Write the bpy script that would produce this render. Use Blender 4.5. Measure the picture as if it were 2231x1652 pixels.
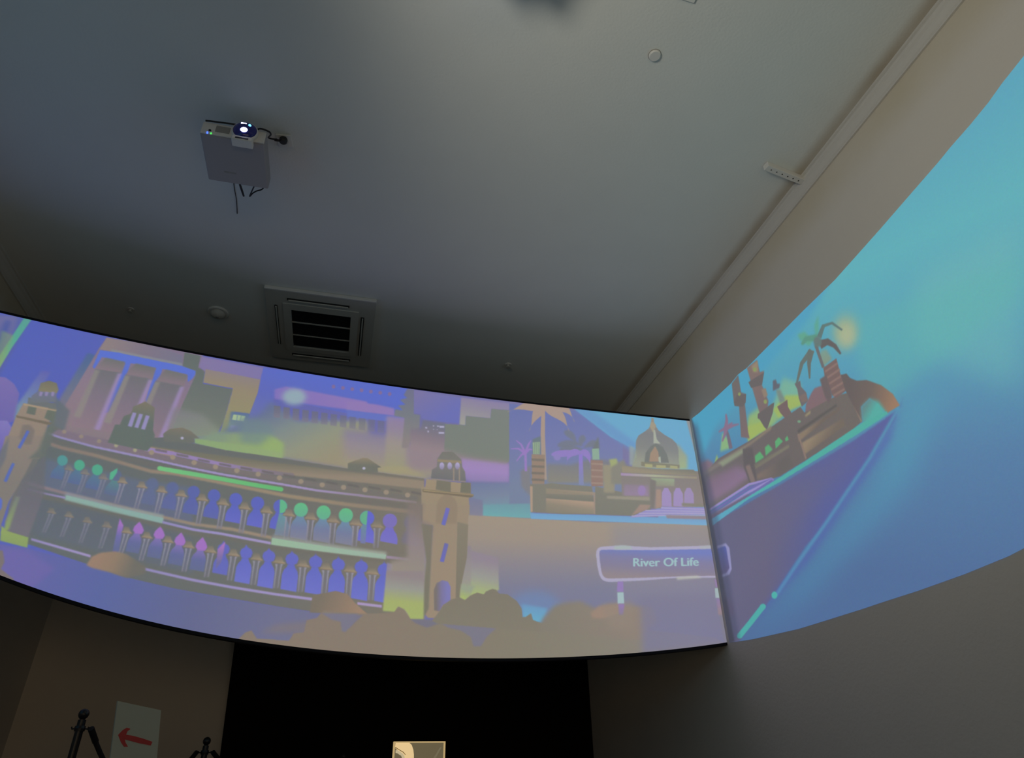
import bpy, bmesh, math, json
import numpy as np
from mathutils import Vector, Matrix
for o in list(bpy.data.objects): bpy.data.objects.remove(o)
SC = bpy.context.scene; COL = SC.collection
# ---------------------------------------------------------------- camera, exposure, world
EYE = 0.68                                    # the photographer sits on the floor
def cam_axes(yaw, pitch, roll):
    cy, sy, cp, sp, cr, sr = math.cos(yaw), math.sin(yaw), math.cos(pitch), math.sin(pitch), math.cos(roll), math.sin(roll)
    f = Vector((sy*cp, cy*cp, sp)); r = Vector((cy, -sy, 0)); u = r.cross(f)
    return f, r*cr + u*sr, u*cr - r*sr
f, r, u = cam_axes(.245, .54, -.017)
cd = bpy.data.cameras.new('camera'); cam = bpy.data.objects.new('camera', cd); COL.objects.link(cam)
cam.matrix_world = Matrix(((r.x, u.x, -f.x, 0), (r.y, u.y, -f.y, 0), (r.z, u.z, -f.z, EYE), (0, 0, 0, 1)))
cd.sensor_fit = 'HORIZONTAL'; cd.sensor_width = 36; cd.lens = 36*1467/2231; cd.clip_start = .05; cd.clip_end = 100
SC.camera = cam
SC.view_settings.view_transform = 'Standard'; SC.view_settings.look = 'None'
SC.view_settings.gamma = 1; SC.view_settings.use_curve_mapping = False; SC.view_settings.exposure = 0
w = bpy.data.worlds.new('world'); SC.world = w; w.use_nodes = True
w.node_tree.nodes['Background'].inputs[0].default_value = (0, 0, 0, 1)      # closed, darkened room
PICTURE = 0.84          # brightness of the projected pictures
# unseen spot added to brighten right ceiling and upper wall, like projector spill
def lamp(name, loc, target, size, energy, color, cone):
    ld = bpy.data.lights.new(name, 'SPOT'); ld.shadow_soft_size = size; ld.energy = energy; ld.color = color; ld.spot_size = math.radians(cone); ld.spot_blend = 1
    o = bpy.data.objects.new(name, ld); COL.objects.link(o); o.location = loc
    o.rotation_euler = (Vector(target)-Vector(loc)).to_track_quat('-Z', 'Y').to_euler(); return o
lamp('spill_fill', (-1.0, .3, 2.6), (2.92, 2.4, 4.5), .4, 140, (1.0, .95, .80), 92)
H = 4.38; WR = 2.92; WL = -2.99; YB = 8.25; YR = -4.2

# ---------------------------------------------------------------- materials
def mat(name, col, rough=.6, metal=0, bump=0, bscale=80, var=0, vscale=3, spec=.5):
    m = bpy.data.materials.new(name); m.use_nodes = True; n = m.node_tree; b = n.nodes['Principled BSDF']
    b.inputs['Base Color'].default_value = (*col, 1); b.inputs['Roughness'].default_value = rough; b.inputs['Metallic'].default_value = metal
    b.inputs['Specular IOR Level'].default_value = spec
    tc = n.nodes.new('ShaderNodeTexCoord')
    if var:
        nz = n.nodes.new('ShaderNodeTexNoise'); nz.inputs['Scale'].default_value = vscale; nz.inputs['Detail'].default_value = 5
        n.links.new(tc.outputs['Object'], nz.inputs['Vector'])
        mx = n.nodes.new('ShaderNodeMix'); mx.data_type = 'RGBA'
        mx.inputs['A'].default_value = (*[c*(1-var) for c in col], 1); mx.inputs['B'].default_value = (*[min(1, c*(1+var)) for c in col], 1)
        n.links.new(nz.outputs['Fac'], mx.inputs['Factor']); n.links.new(mx.outputs['Result'], b.inputs['Base Color'])
    if bump:
        nz = n.nodes.new('ShaderNodeTexNoise'); nz.inputs['Scale'].default_value = bscale; nz.inputs['Detail'].default_value = 4
        n.links.new(tc.outputs['Object'], nz.inputs['Vector'])
        bp = n.nodes.new('ShaderNodeBump'); bp.inputs['Strength'].default_value = bump; bp.inputs['Distance'].default_value = .01
        n.links.new(nz.outputs['Fac'], bp.inputs['Height']); n.links.new(bp.outputs['Normal'], b.inputs['Normal'])
    return m
def emit(name, col, strength):
    m = bpy.data.materials.new(name); m.use_nodes = True; b = m.node_tree.nodes['Principled BSDF']
    b.inputs['Base Color'].default_value = (*[c*.3 for c in col], 1); b.inputs['Roughness'].default_value = .3
    b.inputs['Emission Color'].default_value = (*col, 1); b.inputs['Emission Strength'].default_value = strength
    return m
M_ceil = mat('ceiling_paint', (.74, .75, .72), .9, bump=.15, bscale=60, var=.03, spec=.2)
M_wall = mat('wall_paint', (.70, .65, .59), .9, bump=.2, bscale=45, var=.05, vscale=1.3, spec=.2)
M_back = mat('back_wall_paint', (.80, .72, .61), .9, bump=.2, bscale=45, var=.05, vscale=1.3, spec=.2)
M_corn = mat('cornice_plaster', (.62, .60, .56), .8, bump=.2, bscale=40, var=.04, spec=.2)
M_floor = mat('floor_carpet', (.22, .20, .17), .95, bump=.5, bscale=300, var=.2, vscale=20)
M_black = mat('matt_black', (.006, .005, .005), .9, bump=.2, bscale=30, spec=.1)
M_rim = mat('screen_edge_black', (.008, .008, .012), .7, spec=.2)
M_white = mat('white_plastic', (.70, .69, .66), .45, bump=.03, bscale=200)
M_offw = mat('offwhite_plastic', (.55, .54, .50), .5, bump=.03, bscale=200)
M_under = mat('projector_casing', (.36, .34, .35), .55, bump=.04, bscale=220, var=.03)
M_face = mat('projector_front', (.74, .72, .68), .45)
M_dark = mat('dark_plastic', (.012, .012, .014), .5)
M_grey = mat('grey_plastic', (.30, .29, .27), .6)
M_slot = mat('dark_recess', (.02, .019, .018), .8)
M_steel = mat('dull_steel', (.55, .54, .50), .4, metal=.3)
M_lens = emit('lens_glass', (.035, .04, .30), .05)
M_lens.node_tree.nodes['Principled BSDF'].inputs['Roughness'].default_value = .06
M_post = mat('black_post', (.010, .009, .010), .35, metal=.2)
M_rope = mat('black_rope', (.010, .009, .010), .9, bump=.6, bscale=400)
M_sign = mat('sign_board', (.39, .40, .32), .6)
M_red = mat('red_print', (.42, .03, .025), .6)
M_brass = mat('brass_frame', (.80, .60, .30), .25, metal=1)
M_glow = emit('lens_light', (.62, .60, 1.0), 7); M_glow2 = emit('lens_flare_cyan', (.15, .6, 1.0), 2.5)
M_blueled = emit('blue_led', (.05, .12, 1.0), 3); M_greenled = emit('green_led', (.08, .9, .12), 1.2)

def edge_tint(m, axis, edges, col, amount):
    # yellow-brown tint along the cornice: a band across one axis, broken up by noise
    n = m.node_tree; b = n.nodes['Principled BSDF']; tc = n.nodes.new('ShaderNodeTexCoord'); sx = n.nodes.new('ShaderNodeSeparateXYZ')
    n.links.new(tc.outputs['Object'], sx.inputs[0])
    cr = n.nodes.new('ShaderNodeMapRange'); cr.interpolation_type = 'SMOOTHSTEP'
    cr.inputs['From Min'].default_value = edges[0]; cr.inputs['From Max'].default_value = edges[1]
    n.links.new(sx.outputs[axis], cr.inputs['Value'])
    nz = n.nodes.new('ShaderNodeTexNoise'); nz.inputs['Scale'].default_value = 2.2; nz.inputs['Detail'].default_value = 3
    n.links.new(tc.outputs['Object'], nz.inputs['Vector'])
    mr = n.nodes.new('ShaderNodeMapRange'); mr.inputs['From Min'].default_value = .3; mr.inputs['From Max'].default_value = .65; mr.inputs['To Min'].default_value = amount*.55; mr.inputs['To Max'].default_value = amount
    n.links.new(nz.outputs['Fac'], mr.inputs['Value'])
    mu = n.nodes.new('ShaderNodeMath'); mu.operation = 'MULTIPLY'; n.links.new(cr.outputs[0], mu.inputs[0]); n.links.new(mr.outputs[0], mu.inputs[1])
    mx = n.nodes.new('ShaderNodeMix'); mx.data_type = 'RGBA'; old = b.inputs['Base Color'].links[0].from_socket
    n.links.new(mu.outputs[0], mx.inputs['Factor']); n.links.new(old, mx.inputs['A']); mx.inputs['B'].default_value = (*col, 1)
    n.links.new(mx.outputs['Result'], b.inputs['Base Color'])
edge_tint(M_ceil, 'X', (2.74, 2.84), (.42, .34, .24), .8)
edge_tint(M_wall, 'Z', (3.9, 4.22), (.58, .50, .34), .6)

# ---------------------------------------------------------------- mesh helpers
def new(name, bm, m, parent=None, smooth=False, **props):
    me = bpy.data.meshes.new(name); bmesh.ops.recalc_face_normals(bm, faces=bm.faces); bm.to_mesh(me); bm.free()
    if m: me.materials.append(m)
    if smooth:
        for p in me.polygons: p.use_smooth = True
    o = bpy.data.objects.new(name, me); COL.objects.link(o)
    if parent is not None: o.parent = parent
    for k, v in props.items(): o[k] = v
    return o
def thing(name, loc=(0, 0, 0), rz=0, **props):
    o = bpy.data.objects.new(name, None); COL.objects.link(o); o.location = loc; o.rotation_euler = (0, 0, rz)
    o.empty_display_size = .1
    for k, v in props.items(): o[k] = v
    return o
def box(bm, lo, hi, bev=0):
    vs = [bm.verts.new((x, y, z)) for x in (lo[0], hi[0]) for y in (lo[1], hi[1]) for z in (lo[2], hi[2])]
    fs = [bm.faces.new([vs[i] for i in q]) for q in ((0, 1, 3, 2), (4, 6, 7, 5), (0, 4, 5, 1), (2, 3, 7, 6), (0, 2, 6, 4), (1, 5, 7, 3))]
    if bev:
        es = list({e for f_ in fs for e in f_.edges}); bmesh.ops.bevel(bm, geom=es, offset=bev, segments=2, affect='EDGES', profile=.5)
    return bm
def boxm(lo, hi, bev=0): return box(bmesh.new(), lo, hi, bev)
def lathe(bm, prof, seg=32, c=(0, 0, 0), axis='z'):
    rings = []
    for (rr, h) in prof:
        ring = []
        for i in range(seg):
            a = 2*math.pi*i/seg; p = (rr*math.cos(a), rr*math.sin(a), h)
            if axis == 'y': p = (p[0], h, p[1])
            ring.append(bm.verts.new((p[0]+c[0], p[1]+c[1], p[2]+c[2])))
        rings.append(ring)
    for a, b in zip(rings, rings[1:]):
        for i in range(seg): bm.faces.new((a[i], a[(i+1) % seg], b[(i+1) % seg], b[i]))
    if prof[0][0] > 1e-6: bm.faces.new(rings[0])
    if prof[-1][0] > 1e-6: bm.faces.new(rings[-1])
    bmesh.ops.remove_doubles(bm, verts=bm.verts, dist=1e-6)
    return bm
def tube(bm, pts, rad, seg=10):
    pts = [Vector(p) for p in pts]; rings = []
    for i, p in enumerate(pts):
        d = (pts[min(i+1, len(pts)-1)]-pts[max(i-1, 0)]).normalized()
        a = d.cross(Vector((0, 0, 1)) if abs(d.z) < .95 else Vector((1, 0, 0))).normalized(); b = d.cross(a)
        rings.append([bm.verts.new(p+(a*math.cos(2*math.pi*k/seg)+b*math.sin(2*math.pi*k/seg))*rad) for k in range(seg)])
    for a, b in zip(rings, rings[1:]):
        for i in range(seg): bm.faces.new((a[i], a[(i+1) % seg], b[(i+1) % seg], b[i]))
    bm.faces.new(rings[0]); bm.faces.new(rings[-1]); return bm
def prism(bm, poly, y0, y1, hole=None):   # polygon in (x,z) extruded along y
    a = [bm.verts.new((x, y0, z)) for x, z in poly]; b = [bm.verts.new((x, y1, z)) for x, z in poly]; n = len(poly)
    bm.faces.new(a); bm.faces.new(b[::-1])
    for i in range(n): bm.faces.new((a[i], b[i], b[(i+1) % n], a[(i+1) % n]))
    return bm
def ring_plate(bm, lo, hi, ilo, ihi, z0, z1):   # rectangular plate with rectangular opening, xy-plane
    O = [(lo[0], lo[1]), (hi[0], lo[1]), (hi[0], hi[1]), (lo[0], hi[1])]; I = [(ilo[0], ilo[1]), (ihi[0], ilo[1]), (ihi[0], ihi[1]), (ilo[0], ihi[1])]
    V = [[bm.verts.new((*p, z)) for p in q] for z in (z0, z1) for q in (O, I)]
    for i in range(4):
        j = (i+1) % 4
        bm.faces.new((V[0][i], V[0][j], V[1][j], V[1][i])); bm.faces.new((V[2][i], V[3][i], V[3][j], V[2][j]))
        bm.faces.new((V[0][i], V[2][i], V[2][j], V[0][j])); bm.faces.new((V[1][i], V[1][j], V[3][j], V[3][i]))
    return bm

# ---------------------------------------------------------------- room
T = .15
new('floor', boxm((WL-T, YR-T, -T), (WR+T, YB+T, 0)), M_floor, kind='structure')
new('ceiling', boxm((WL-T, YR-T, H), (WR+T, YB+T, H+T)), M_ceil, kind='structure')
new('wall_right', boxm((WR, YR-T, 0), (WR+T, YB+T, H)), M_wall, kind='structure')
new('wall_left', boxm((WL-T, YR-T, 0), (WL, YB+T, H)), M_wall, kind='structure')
new('wall_back', boxm((WL, YB, 0), (WR, YB+T, H)), M_back, kind='structure')
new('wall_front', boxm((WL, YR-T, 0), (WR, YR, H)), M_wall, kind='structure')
def cornice(side):
    x = WR if side > 0 else WL; s = -side
    prof = [(0, H), (0, H-.104), (.014, H-.104), (.014, H-.092), (.022, H-.085), (.034, H-.066), (.037, H-.05), (.05, H-.038), (.053, H-.02), (.066, H-.016), (.066, H)]
    return prism(bmesh.new(), [(x+s*px, z) for px, z in prof], YR, YB)
new('trim_1', cornice(1), M_corn, kind='structure'); new('trim_2', cornice(-1), M_corn, kind='structure')
new('baseboard_right', boxm((WR-.012, YR, 0), (WR, YB, .09)), M_corn, kind='structure')
new('baseboard_left', boxm((WL, YR, 0), (WL+.012, YB, .09)), M_corn, kind='structure')

# ---------------------------------------------------------------- the projected pictures (flat artwork, painted in metres on each surface)
ART = dict(f = [
[[[-3226, 3894], [-3106, 3943], [-2980, 3993], [-2849, 4043], [-2710, 4095], [-2565, 4148], [-2413, 4202], [-2254, 4256], [-2086, 4311], [-1910, 4367], [-1726, 4422], [-1533, 4477], [-1330, 4531], [-1119, 4585], [-898, 4636], [-668, 4686], [-430, 4734], [-182, 4778], [74, 4819], [338, 4856], [609, 4887], [886, 4914], [1168, 4935], [1454, 4949], [1743, 4957], [2033, 4959], [2323, 4953], [2612, 4941], [2898, 4923], [3181, 4898], [3459, 4868], [3732, 4832], [3999, 4792], [4259, 4747], [4511, 4698], [4756, 4645], [4993, 4590], [5222, 4533], [5132, 4217], [5046, 3915], [4962, 3625], [4882, 3348], [4804, 3083], [4730, 2828], [4658, 2584], [4588, 2349], [4521, 2124], [4456, 1907], [4394, 1698], [4334, 1498], [4275, 1304], [4219, 1118], [4164, 939], [3973, 942], [3779, 945], [3582, 948], [3383, 951], [3182, 954], [2979, 956], [2775, 958], [2570, 960], [2365, 962], [2160, 964], [1955, 965], [1751, 966], [1548, 967], [1347, 968], [1148, 968], [952, 968], [759, 968], [569, 968], [383, 968], [200, 967], [22, 966], [-152, 965], [-322, 964], [-487, 963], [-648, 962], [-803, 961], [-955, 959], [-1101, 957], [-1244, 956], [-1381, 954], [-1514, 952], [-1643, 951], [-1768, 949], [-1888, 947], [-2004, 945], [-2117, 944], [-2225, 942], [-2270, 1071], [-2315, 1204], [-2362, 1340], [-2410, 1479], [-2459, 1623], [-2510, 1770], [-2561, 1921], [-2614, 2077], [-2669, 2236], [-2724, 2401], [-2781, 2569], [-2840, 2743], [-2900, 2921], [-2962, 3105], [-3025, 3294], [-3090, 3488], [-3157, 3688]], [[78, 93, 188], [96, 98, 176], [118, 112, 160]], [[-2504, 3455], [1203, 2635]], 1, 0],
[[[-2658, 3466], [-2510, 3502], [-2355, 3538], [-2371, 3305], [-2387, 3084], [-2401, 2874], [-2415, 2675], [-2473, 2864], [-2533, 3058], [-2594, 3259]], [[80, 95, 170], [88, 88, 165]], [[-2525, 3524], [-2309, 2797]], 1, 14],
[[[-2610, 3470], [-2423, 3532], [-2416, 3382], [-2428, 3199], [-2509, 3140]], [[112, 108, 158]], None, 0.8, 24],
[[[-2479, 3476], [-2450, 3480], [-2428, 3199], [-2485, 3224]], [[60, 80, 160]], None, 0.7, 19],
[[[-2392, 3536], [-2350, 3538], [-2387, 3283], [-2404, 3102], [-2439, 3135], [-2416, 3330]], [[86, 158, 150], [80, 170, 150], [128, 170, 120]], [[-2366, 3550], [-2403, 3154]], 1, 2],
[[[-2475, 3390], [-2402, 3371], [-2412, 3129], [-2433, 3048]], [[130, 160, 110]], None, 0.55, 12],
[[[-2477, 3034], [-2355, 3052], [-2300, 3019], [-2255, 2959], [-2225, 2762], [-2353, 2625], [-2414, 2826]], [[125, 108, 176], [108, 98, 172]], [[-2384, 3052], [-2268, 2740]], 1, 2],
[[[-2383, 2725], [-2257, 2753], [-2219, 2708], [-2218, 2492], [-2279, 2383]], [[134, 122, 190], [105, 95, 175]], [[-2255, 2778], [-2218, 2492]], 1, 4],
[[[-2190, 3159], [-2139, 3167], [-2177, 2910], [-2225, 2762], [-2243, 2876]], [[98, 98, 176], [110, 125, 175], [125, 152, 165]], [[-2166, 3160], [-2209, 2825]], 0.9, 12],
[[[-1980, 3377], [-1921, 3372], [-1938, 3076], [-1953, 2798], [-2033, 2785], [-2038, 2994]], [[72, 100, 150], [104, 112, 140], [130, 118, 130]], [[-1957, 3381], [-2001, 2795]], 1, 13],
[[[-1905, 3539], [-1726, 3556], [-1539, 3571], [-1345, 3585], [-1270, 3572], [-1244, 3283], [-1220, 3009], [-1197, 2748], [-1373, 2757], [-1544, 2765], [-1709, 2771], [-1868, 2777], [-2022, 2781], [-1988, 3008], [-1958, 3217], [-1926, 3436]], [[128, 112, 138], [140, 120, 138], [142, 122, 130]], [[-1699, 3506], [-1796, 2759]], 1, 3],
[[[-1904, 3535], [-1625, 3568], [-1407, 3532], [-1389, 3451], [-1621, 3442], [-1842, 3431], [-1919, 3430]], [[145, 128, 128], [128, 116, 134], [118, 115, 140]], [[-1907, 3519], [-1394, 3516]], 1, 3],
[[[-1854, 3452], [-1629, 3461], [-1393, 3467], [-1384, 3440], [-1624, 3435], [-1853, 3427]], [[140, 145, 150]], None, 0.7, 9],
[[[-1917, 3423], [-1814, 3436], [-1571, 3442], [-1316, 3446], [-1276, 3440], [-1298, 3358], [-1323, 3318], [-1339, 3380], [-1508, 3383], [-1510, 3171], [-1550, 3058], [-1556, 3135], [-1551, 3379], [-1712, 3373], [-1712, 3163], [-1732, 2965], [-1791, 2928], [-1767, 3140], [-1743, 3363], [-1892, 3370], [-1910, 3263], [-1925, 3275]], [[88, 112, 212], [84, 106, 200], [110, 104, 170]], [[-1754, 3367], [-1711, 2958]], 1, 4],
[[[-1890, 3318], [-1869, 3373], [-1748, 3374], [-1746, 3269], [-1904, 3261]], [[112, 112, 112], [135, 118, 128]], [[-1891, 3366], [-1886, 3279]], 1, 6],
[[[-1905, 3265], [-1752, 3279], [-1768, 3011], [-1783, 2758], [-1928, 2805], [-1917, 3029]], [[112, 110, 116], [128, 114, 130], [142, 120, 132]], [[-1868, 3276], [-1896, 2827]], 1, 5],
[[[-1906, 3257], [-1878, 3261], [-1892, 2872], [-1931, 2876]], [[146, 140, 132]], None, 0.7, 8],
[[[-1767, 3271], [-1745, 3274], [-1754, 3034], [-1762, 2806], [-1795, 2805], [-1782, 3032]], [[160, 138, 188]], None, 0.85, 11],
[[[-1704, 3326], [-1681, 3382], [-1551, 3379], [-1552, 3272], [-1720, 3269]], [[112, 112, 112], [135, 118, 128]], [[-1703, 3375], [-1700, 3287]], 1, 6],
[[[-1721, 3273], [-1557, 3283], [-1579, 3010], [-1600, 2753], [-1754, 2804], [-1738, 3032]], [[112, 110, 116], [128, 114, 130], [142, 120, 132]], [[-1682, 3284], [-1720, 2827]], 1, 6],
[[[-1722, 3264], [-1693, 3269], [-1715, 2872], [-1756, 2877]], [[146, 140, 132]], None, 0.7, 8],
[[[-1573, 3274], [-1550, 3277], [-1564, 3033], [-1578, 2801], [-1612, 2801], [-1593, 3031]], [[160, 138, 188]], None, 0.85, 11],
[[[-1509, 3329], [-1484, 3386], [-1338, 3377], [-1341, 3268], [-1527, 3271]], [[112, 112, 112], [135, 118, 128]], [[-1508, 3380], [-1506, 3289]], 1, 6],
[[[-1528, 3275], [-1346, 3279], [-1376, 3001], [-1403, 2740], [-1572, 2799], [-1550, 3031]], [[112, 110, 116], [128, 114, 130], [142, 120, 132]], [[-1487, 3286], [-1536, 2822]], 1, 6],
[[[-1529, 3266], [-1499, 3271], [-1530, 2868], [-1572, 2873]], [[146, 140, 132]], None, 0.7, 9],
[[[-1364, 3270], [-1339, 3272], [-1359, 3025], [-1379, 2790], [-1414, 2789], [-1390, 3023]], [[160, 138, 188]], None, 0.85, 12],
[[[-1398, 3565], [-1286, 3564], [-1280, 3456], [-1231, 3453], [-1223, 3331], [-1013, 3334], [-1023, 3044], [-1054, 2922], [-1339, 2862], [-1336, 2956], [-1319, 3132], [-1285, 3388], [-1293, 3427], [-1385, 3443]], [[98, 106, 104], [108, 114, 110], [122, 130, 112]], [[-1265, 3510], [-1252, 2844]], 1, 5],
[[[-1377, 3088], [-1172, 3073], [-1036, 2975], [-1029, 2868], [-1222, 2859], [-1361, 2906]], [[130, 126, 136], [138, 150, 128]], [[-1305, 3096], [-1161, 2844]], 0.8, 36],
[[[-1277, 3564], [-1051, 3574], [-816, 3581], [-812, 3466], [-1026, 3453], [-1232, 3438], [-1278, 3469]], [[132, 118, 166], [128, 116, 170]], [[-1273, 3550], [-842, 3579]], 1, 7],
[[[-1230, 3460], [-1024, 3464], [-812, 3466], [-832, 3332], [-856, 3150], [-962, 3144], [-983, 2970], [-1031, 2945], [-1018, 3156], [-1012, 3341], [-1222, 3339]], [[140, 126, 140], [150, 136, 112], [150, 142, 108], [128, 142, 116]], [[-1038, 3529], [-1030, 2965]], 1, 5],
[[[-830, 3577], [-606, 3593], [-373, 3607], [-133, 3618], [114, 3625], [367, 3630], [372, 3290], [143, 3291], [-80, 3290], [-401, 3310], [-711, 3324], [-696, 3011], [-894, 2988], [-856, 3150], [-832, 3332]], [[86, 104, 204], [92, 102, 190], [104, 112, 172]], [[-673, 3621], [-762, 3097]], 1, 4],
[[[-989, 3142], [-856, 3150], [-866, 2978], [-916, 2890], [-994, 2890], [-986, 2986]], [[90, 112, 150], [120, 140, 140], [130, 160, 130]], [[-935, 3141], [-956, 2904]], 1, 10],
[[[-968, 3122], [-885, 3124], [-887, 3078], [-970, 3077]], [[168, 190, 150]], None, 1, 3],
[[[-942, 3124], [-937, 3123], [-935, 3072], [-941, 3073]], [[110, 140, 150]], None, 1, 2],
[[[-916, 3129], [-911, 3129], [-910, 3078], [-915, 3078]], [[110, 140, 150]], None, 1, 2],
[[[-968, 3029], [-899, 3031], [-898, 2988], [-970, 2989]], [[140, 150, 180]], None, 1, 6],
[[[-988, 2993], [-788, 3156], [-726, 3287], [-508, 3161], [-244, 3209], [31, 3256], [117, 2814], [-175, 2807], [-436, 2816], [-687, 2822], [-930, 2825], [-1047, 2864]], [[100, 112, 150], [128, 140, 140], [148, 150, 128], [156, 146, 120]], [[-622, 3289], [-281, 2828]], 1, 34],
[[[-1052, 2956], [-696, 3011], [-576, 2952], [-564, 2827], [-930, 2825], [-1175, 2839], [-1158, 2880]], [[132, 152, 128], [146, 168, 112], [150, 176, 110]], [[-969, 2977], [-747, 2810]], 1, 25],
[[[-898, 2972], [-917, 3113], [-711, 3106], [-662, 3017], [-746, 2906], [-878, 2897]], [[112, 135, 140]], None, 0.7, 39],
[[[-1185, 2875], [-1037, 2878], [-908, 2883], [-577, 2872], [-570, 2822], [-772, 2821], [-968, 2818], [-1148, 2833], [-1181, 2837]], [[140, 168, 116], [150, 172, 118]], [[-1180, 2859], [-626, 2869]], 1, 6],
[[[-716, 3401], [-636, 3445], [-425, 3443], [-208, 3438], [15, 3431], [24, 3334], [-385, 3322], [-703, 3317]], [[130, 112, 190], [146, 118, 186]], [[-705, 3376], [17, 3410]], 1, 11],
[[[-149, 3409], [99, 3417], [242, 3404], [255, 3334], [-140, 3322]], [[146, 120, 184]], None, 1, 11],
[[[-140, 3326], [240, 3332], [236, 3278], [-133, 3262]], [[98, 112, 196]], None, 1, 8],
[[[-470, 3383], [-472, 3357], [-485, 3331], [-506, 3310], [-534, 3295], [-565, 3289], [-595, 3292], [-621, 3303], [-639, 3322], [-649, 3346], [-647, 3372], [-635, 3398], [-614, 3419], [-586, 3435], [-555, 3441], [-525, 3439], [-498, 3427], [-479, 3408]], [[150, 175, 185]], None, 0.95, 35],
[[[-255, 3523], [-257, 3512], [-264, 3504], [-273, 3502], [-281, 3507], [-286, 3517], [-284, 3529], [-277, 3537], [-268, 3539], [-259, 3534]], [[128, 104, 158]], None, 1, 4],
[[[-179, 3527], [-181, 3515], [-188, 3507], [-197, 3505], [-206, 3510], [-210, 3521], [-208, 3532], [-201, 3540], [-192, 3542], [-183, 3537]], [[128, 104, 158]], None, 1, 4],
[[[-103, 3529], [-105, 3518], [-112, 3510], [-121, 3508], [-130, 3513], [-134, 3524], [-132, 3535], [-125, 3543], [-115, 3545], [-107, 3540]], [[128, 104, 158]], None, 1, 4],
[[[-25, 3532], [-27, 3521], [-35, 3513], [-44, 3511], [-53, 3516], [-57, 3526], [-55, 3538], [-48, 3546], [-38, 3548], [-30, 3542]], [[128, 104, 158]], None, 1, 4],
[[[52, 3534], [50, 3523], [43, 3515], [33, 3513], [25, 3518], [21, 3529], [23, 3540], [30, 3548], [40, 3550], [48, 3545]], [[128, 104, 158]], None, 1, 4],
[[[131, 3536], [129, 3525], [121, 3517], [112, 3515], [103, 3520], [99, 3531], [101, 3542], [108, 3550], [118, 3552], [127, 3547]], [[128, 104, 158]], None, 1, 4],
[[[210, 3538], [208, 3526], [200, 3518], [190, 3516], [182, 3522], [178, 3532], [180, 3544], [188, 3552], [198, 3554], [206, 3548]], [[128, 104, 158]], None, 1, 4],
[[[-150, 3147], [230, 3154], [390, 3107], [676, 3091], [640, 2808], [383, 2810], [132, 2810], [-112, 2807]], [[128, 120, 158], [150, 138, 146], [160, 150, 122]], [[224, 3207], [218, 2817]], 1, 52],
[[[-697, 3257], [-649, 3260], [-637, 3158], [-684, 3157]], [[106, 106, 124], [112, 110, 132], [128, 122, 140]], [[-697, 3257], [-680, 3150]], 0.95, 4],
[[[-626, 3259], [-578, 3262], [-566, 3160], [-614, 3159]], [[106, 106, 124], [112, 110, 132], [128, 122, 140]], [[-626, 3259], [-610, 3152]], 0.91, 4],
[[[-555, 3261], [-506, 3264], [-495, 3161], [-544, 3160]], [[106, 106, 124], [112, 110, 132], [128, 122, 140]], [[-555, 3261], [-539, 3153]], 0.88, 4],
[[[-483, 3263], [-434, 3266], [-423, 3162], [-472, 3161]], [[106, 106, 124], [112, 110, 132], [128, 122, 140]], [[-483, 3263], [-468, 3154]], 0.84, 4],
[[[-410, 3264], [-360, 3267], [-351, 3163], [-400, 3162]], [[106, 106, 124], [112, 110, 132], [128, 122, 140]], [[-410, 3264], [-396, 3155]], 0.81, 4],
[[[-337, 3265], [-286, 3268], [-277, 3164], [-327, 3163]], [[106, 106, 124], [112, 110, 132], [128, 122, 140]], [[-337, 3265], [-323, 3156]], 0.77, 4],
[[[-262, 3266], [-212, 3269], [-203, 3164], [-254, 3164]], [[106, 106, 124], [112, 110, 132], [128, 122, 140]], [[-262, 3266], [-249, 3156]], 0.74, 4],
[[[-187, 3267], [-136, 3270], [-128, 3164], [-179, 3164]], [[106, 106, 124], [112, 110, 132], [128, 122, 140]], [[-187, 3267], [-175, 3156]], 0.7, 4],
[[[-112, 3268], [-60, 3270], [-53, 3164], [-104, 3164]], [[106, 106, 124], [112, 110, 132], [128, 122, 140]], [[-112, 3268], [-100, 3156]], 0.67, 4],
[[[-36, 3268], [16, 3270], [23, 3163], [-29, 3164]], [[106, 106, 124], [112, 110, 132], [128, 122, 140]], [[-36, 3268], [-24, 3156]], 0.63, 4],
[[[41, 3268], [94, 3270], [100, 3163], [48, 3163]], [[106, 106, 124], [112, 110, 132], [128, 122, 140]], [[41, 3268], [52, 3155]], 0.6, 4],
[[[119, 3267], [172, 3269], [177, 3162], [124, 3162]], [[106, 106, 124], [112, 110, 132], [128, 122, 140]], [[119, 3267], [129, 3155]], 0.56, 5],
[[[185, 3323], [391, 3336], [370, 2935], [347, 2817], [211, 2825], [198, 3068]], [[150, 128, 168], [160, 148, 140], [158, 154, 122]], [[330, 3330], [324, 2870]], 0.85, 19],
[[[-76, 2876], [185, 2862], [403, 2889], [594, 2803], [174, 2812], [-69, 2813]], [[168, 158, 118], [162, 152, 122]], None, 0.9, 22],
[[[341, 3614], [406, 3616], [413, 3376], [465, 3374], [469, 3240], [391, 3090], [385, 3055], [331, 3048], [335, 3328], [248, 3333], [251, 3396], [315, 3397], [272, 3436], [335, 3455], [284, 3493], [347, 3522], [313, 3544]], [[110, 110, 140], [118, 122, 132], [140, 130, 130]], [[351, 3601], [363, 3121]], 1, 6],
[[[398, 3614], [817, 3591], [815, 3339], [488, 3332], [469, 3384], [412, 3385]], [[122, 114, 168], [104, 108, 184]], [[433, 3568], [643, 3352]], 1, 4],
[[[488, 3332], [691, 3323], [700, 3094], [678, 3031], [402, 3040], [390, 3229], [476, 3250]], [[112, 112, 132], [135, 120, 132], [152, 134, 138]], [[566, 3298], [540, 3039]], 1, 16],
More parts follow.
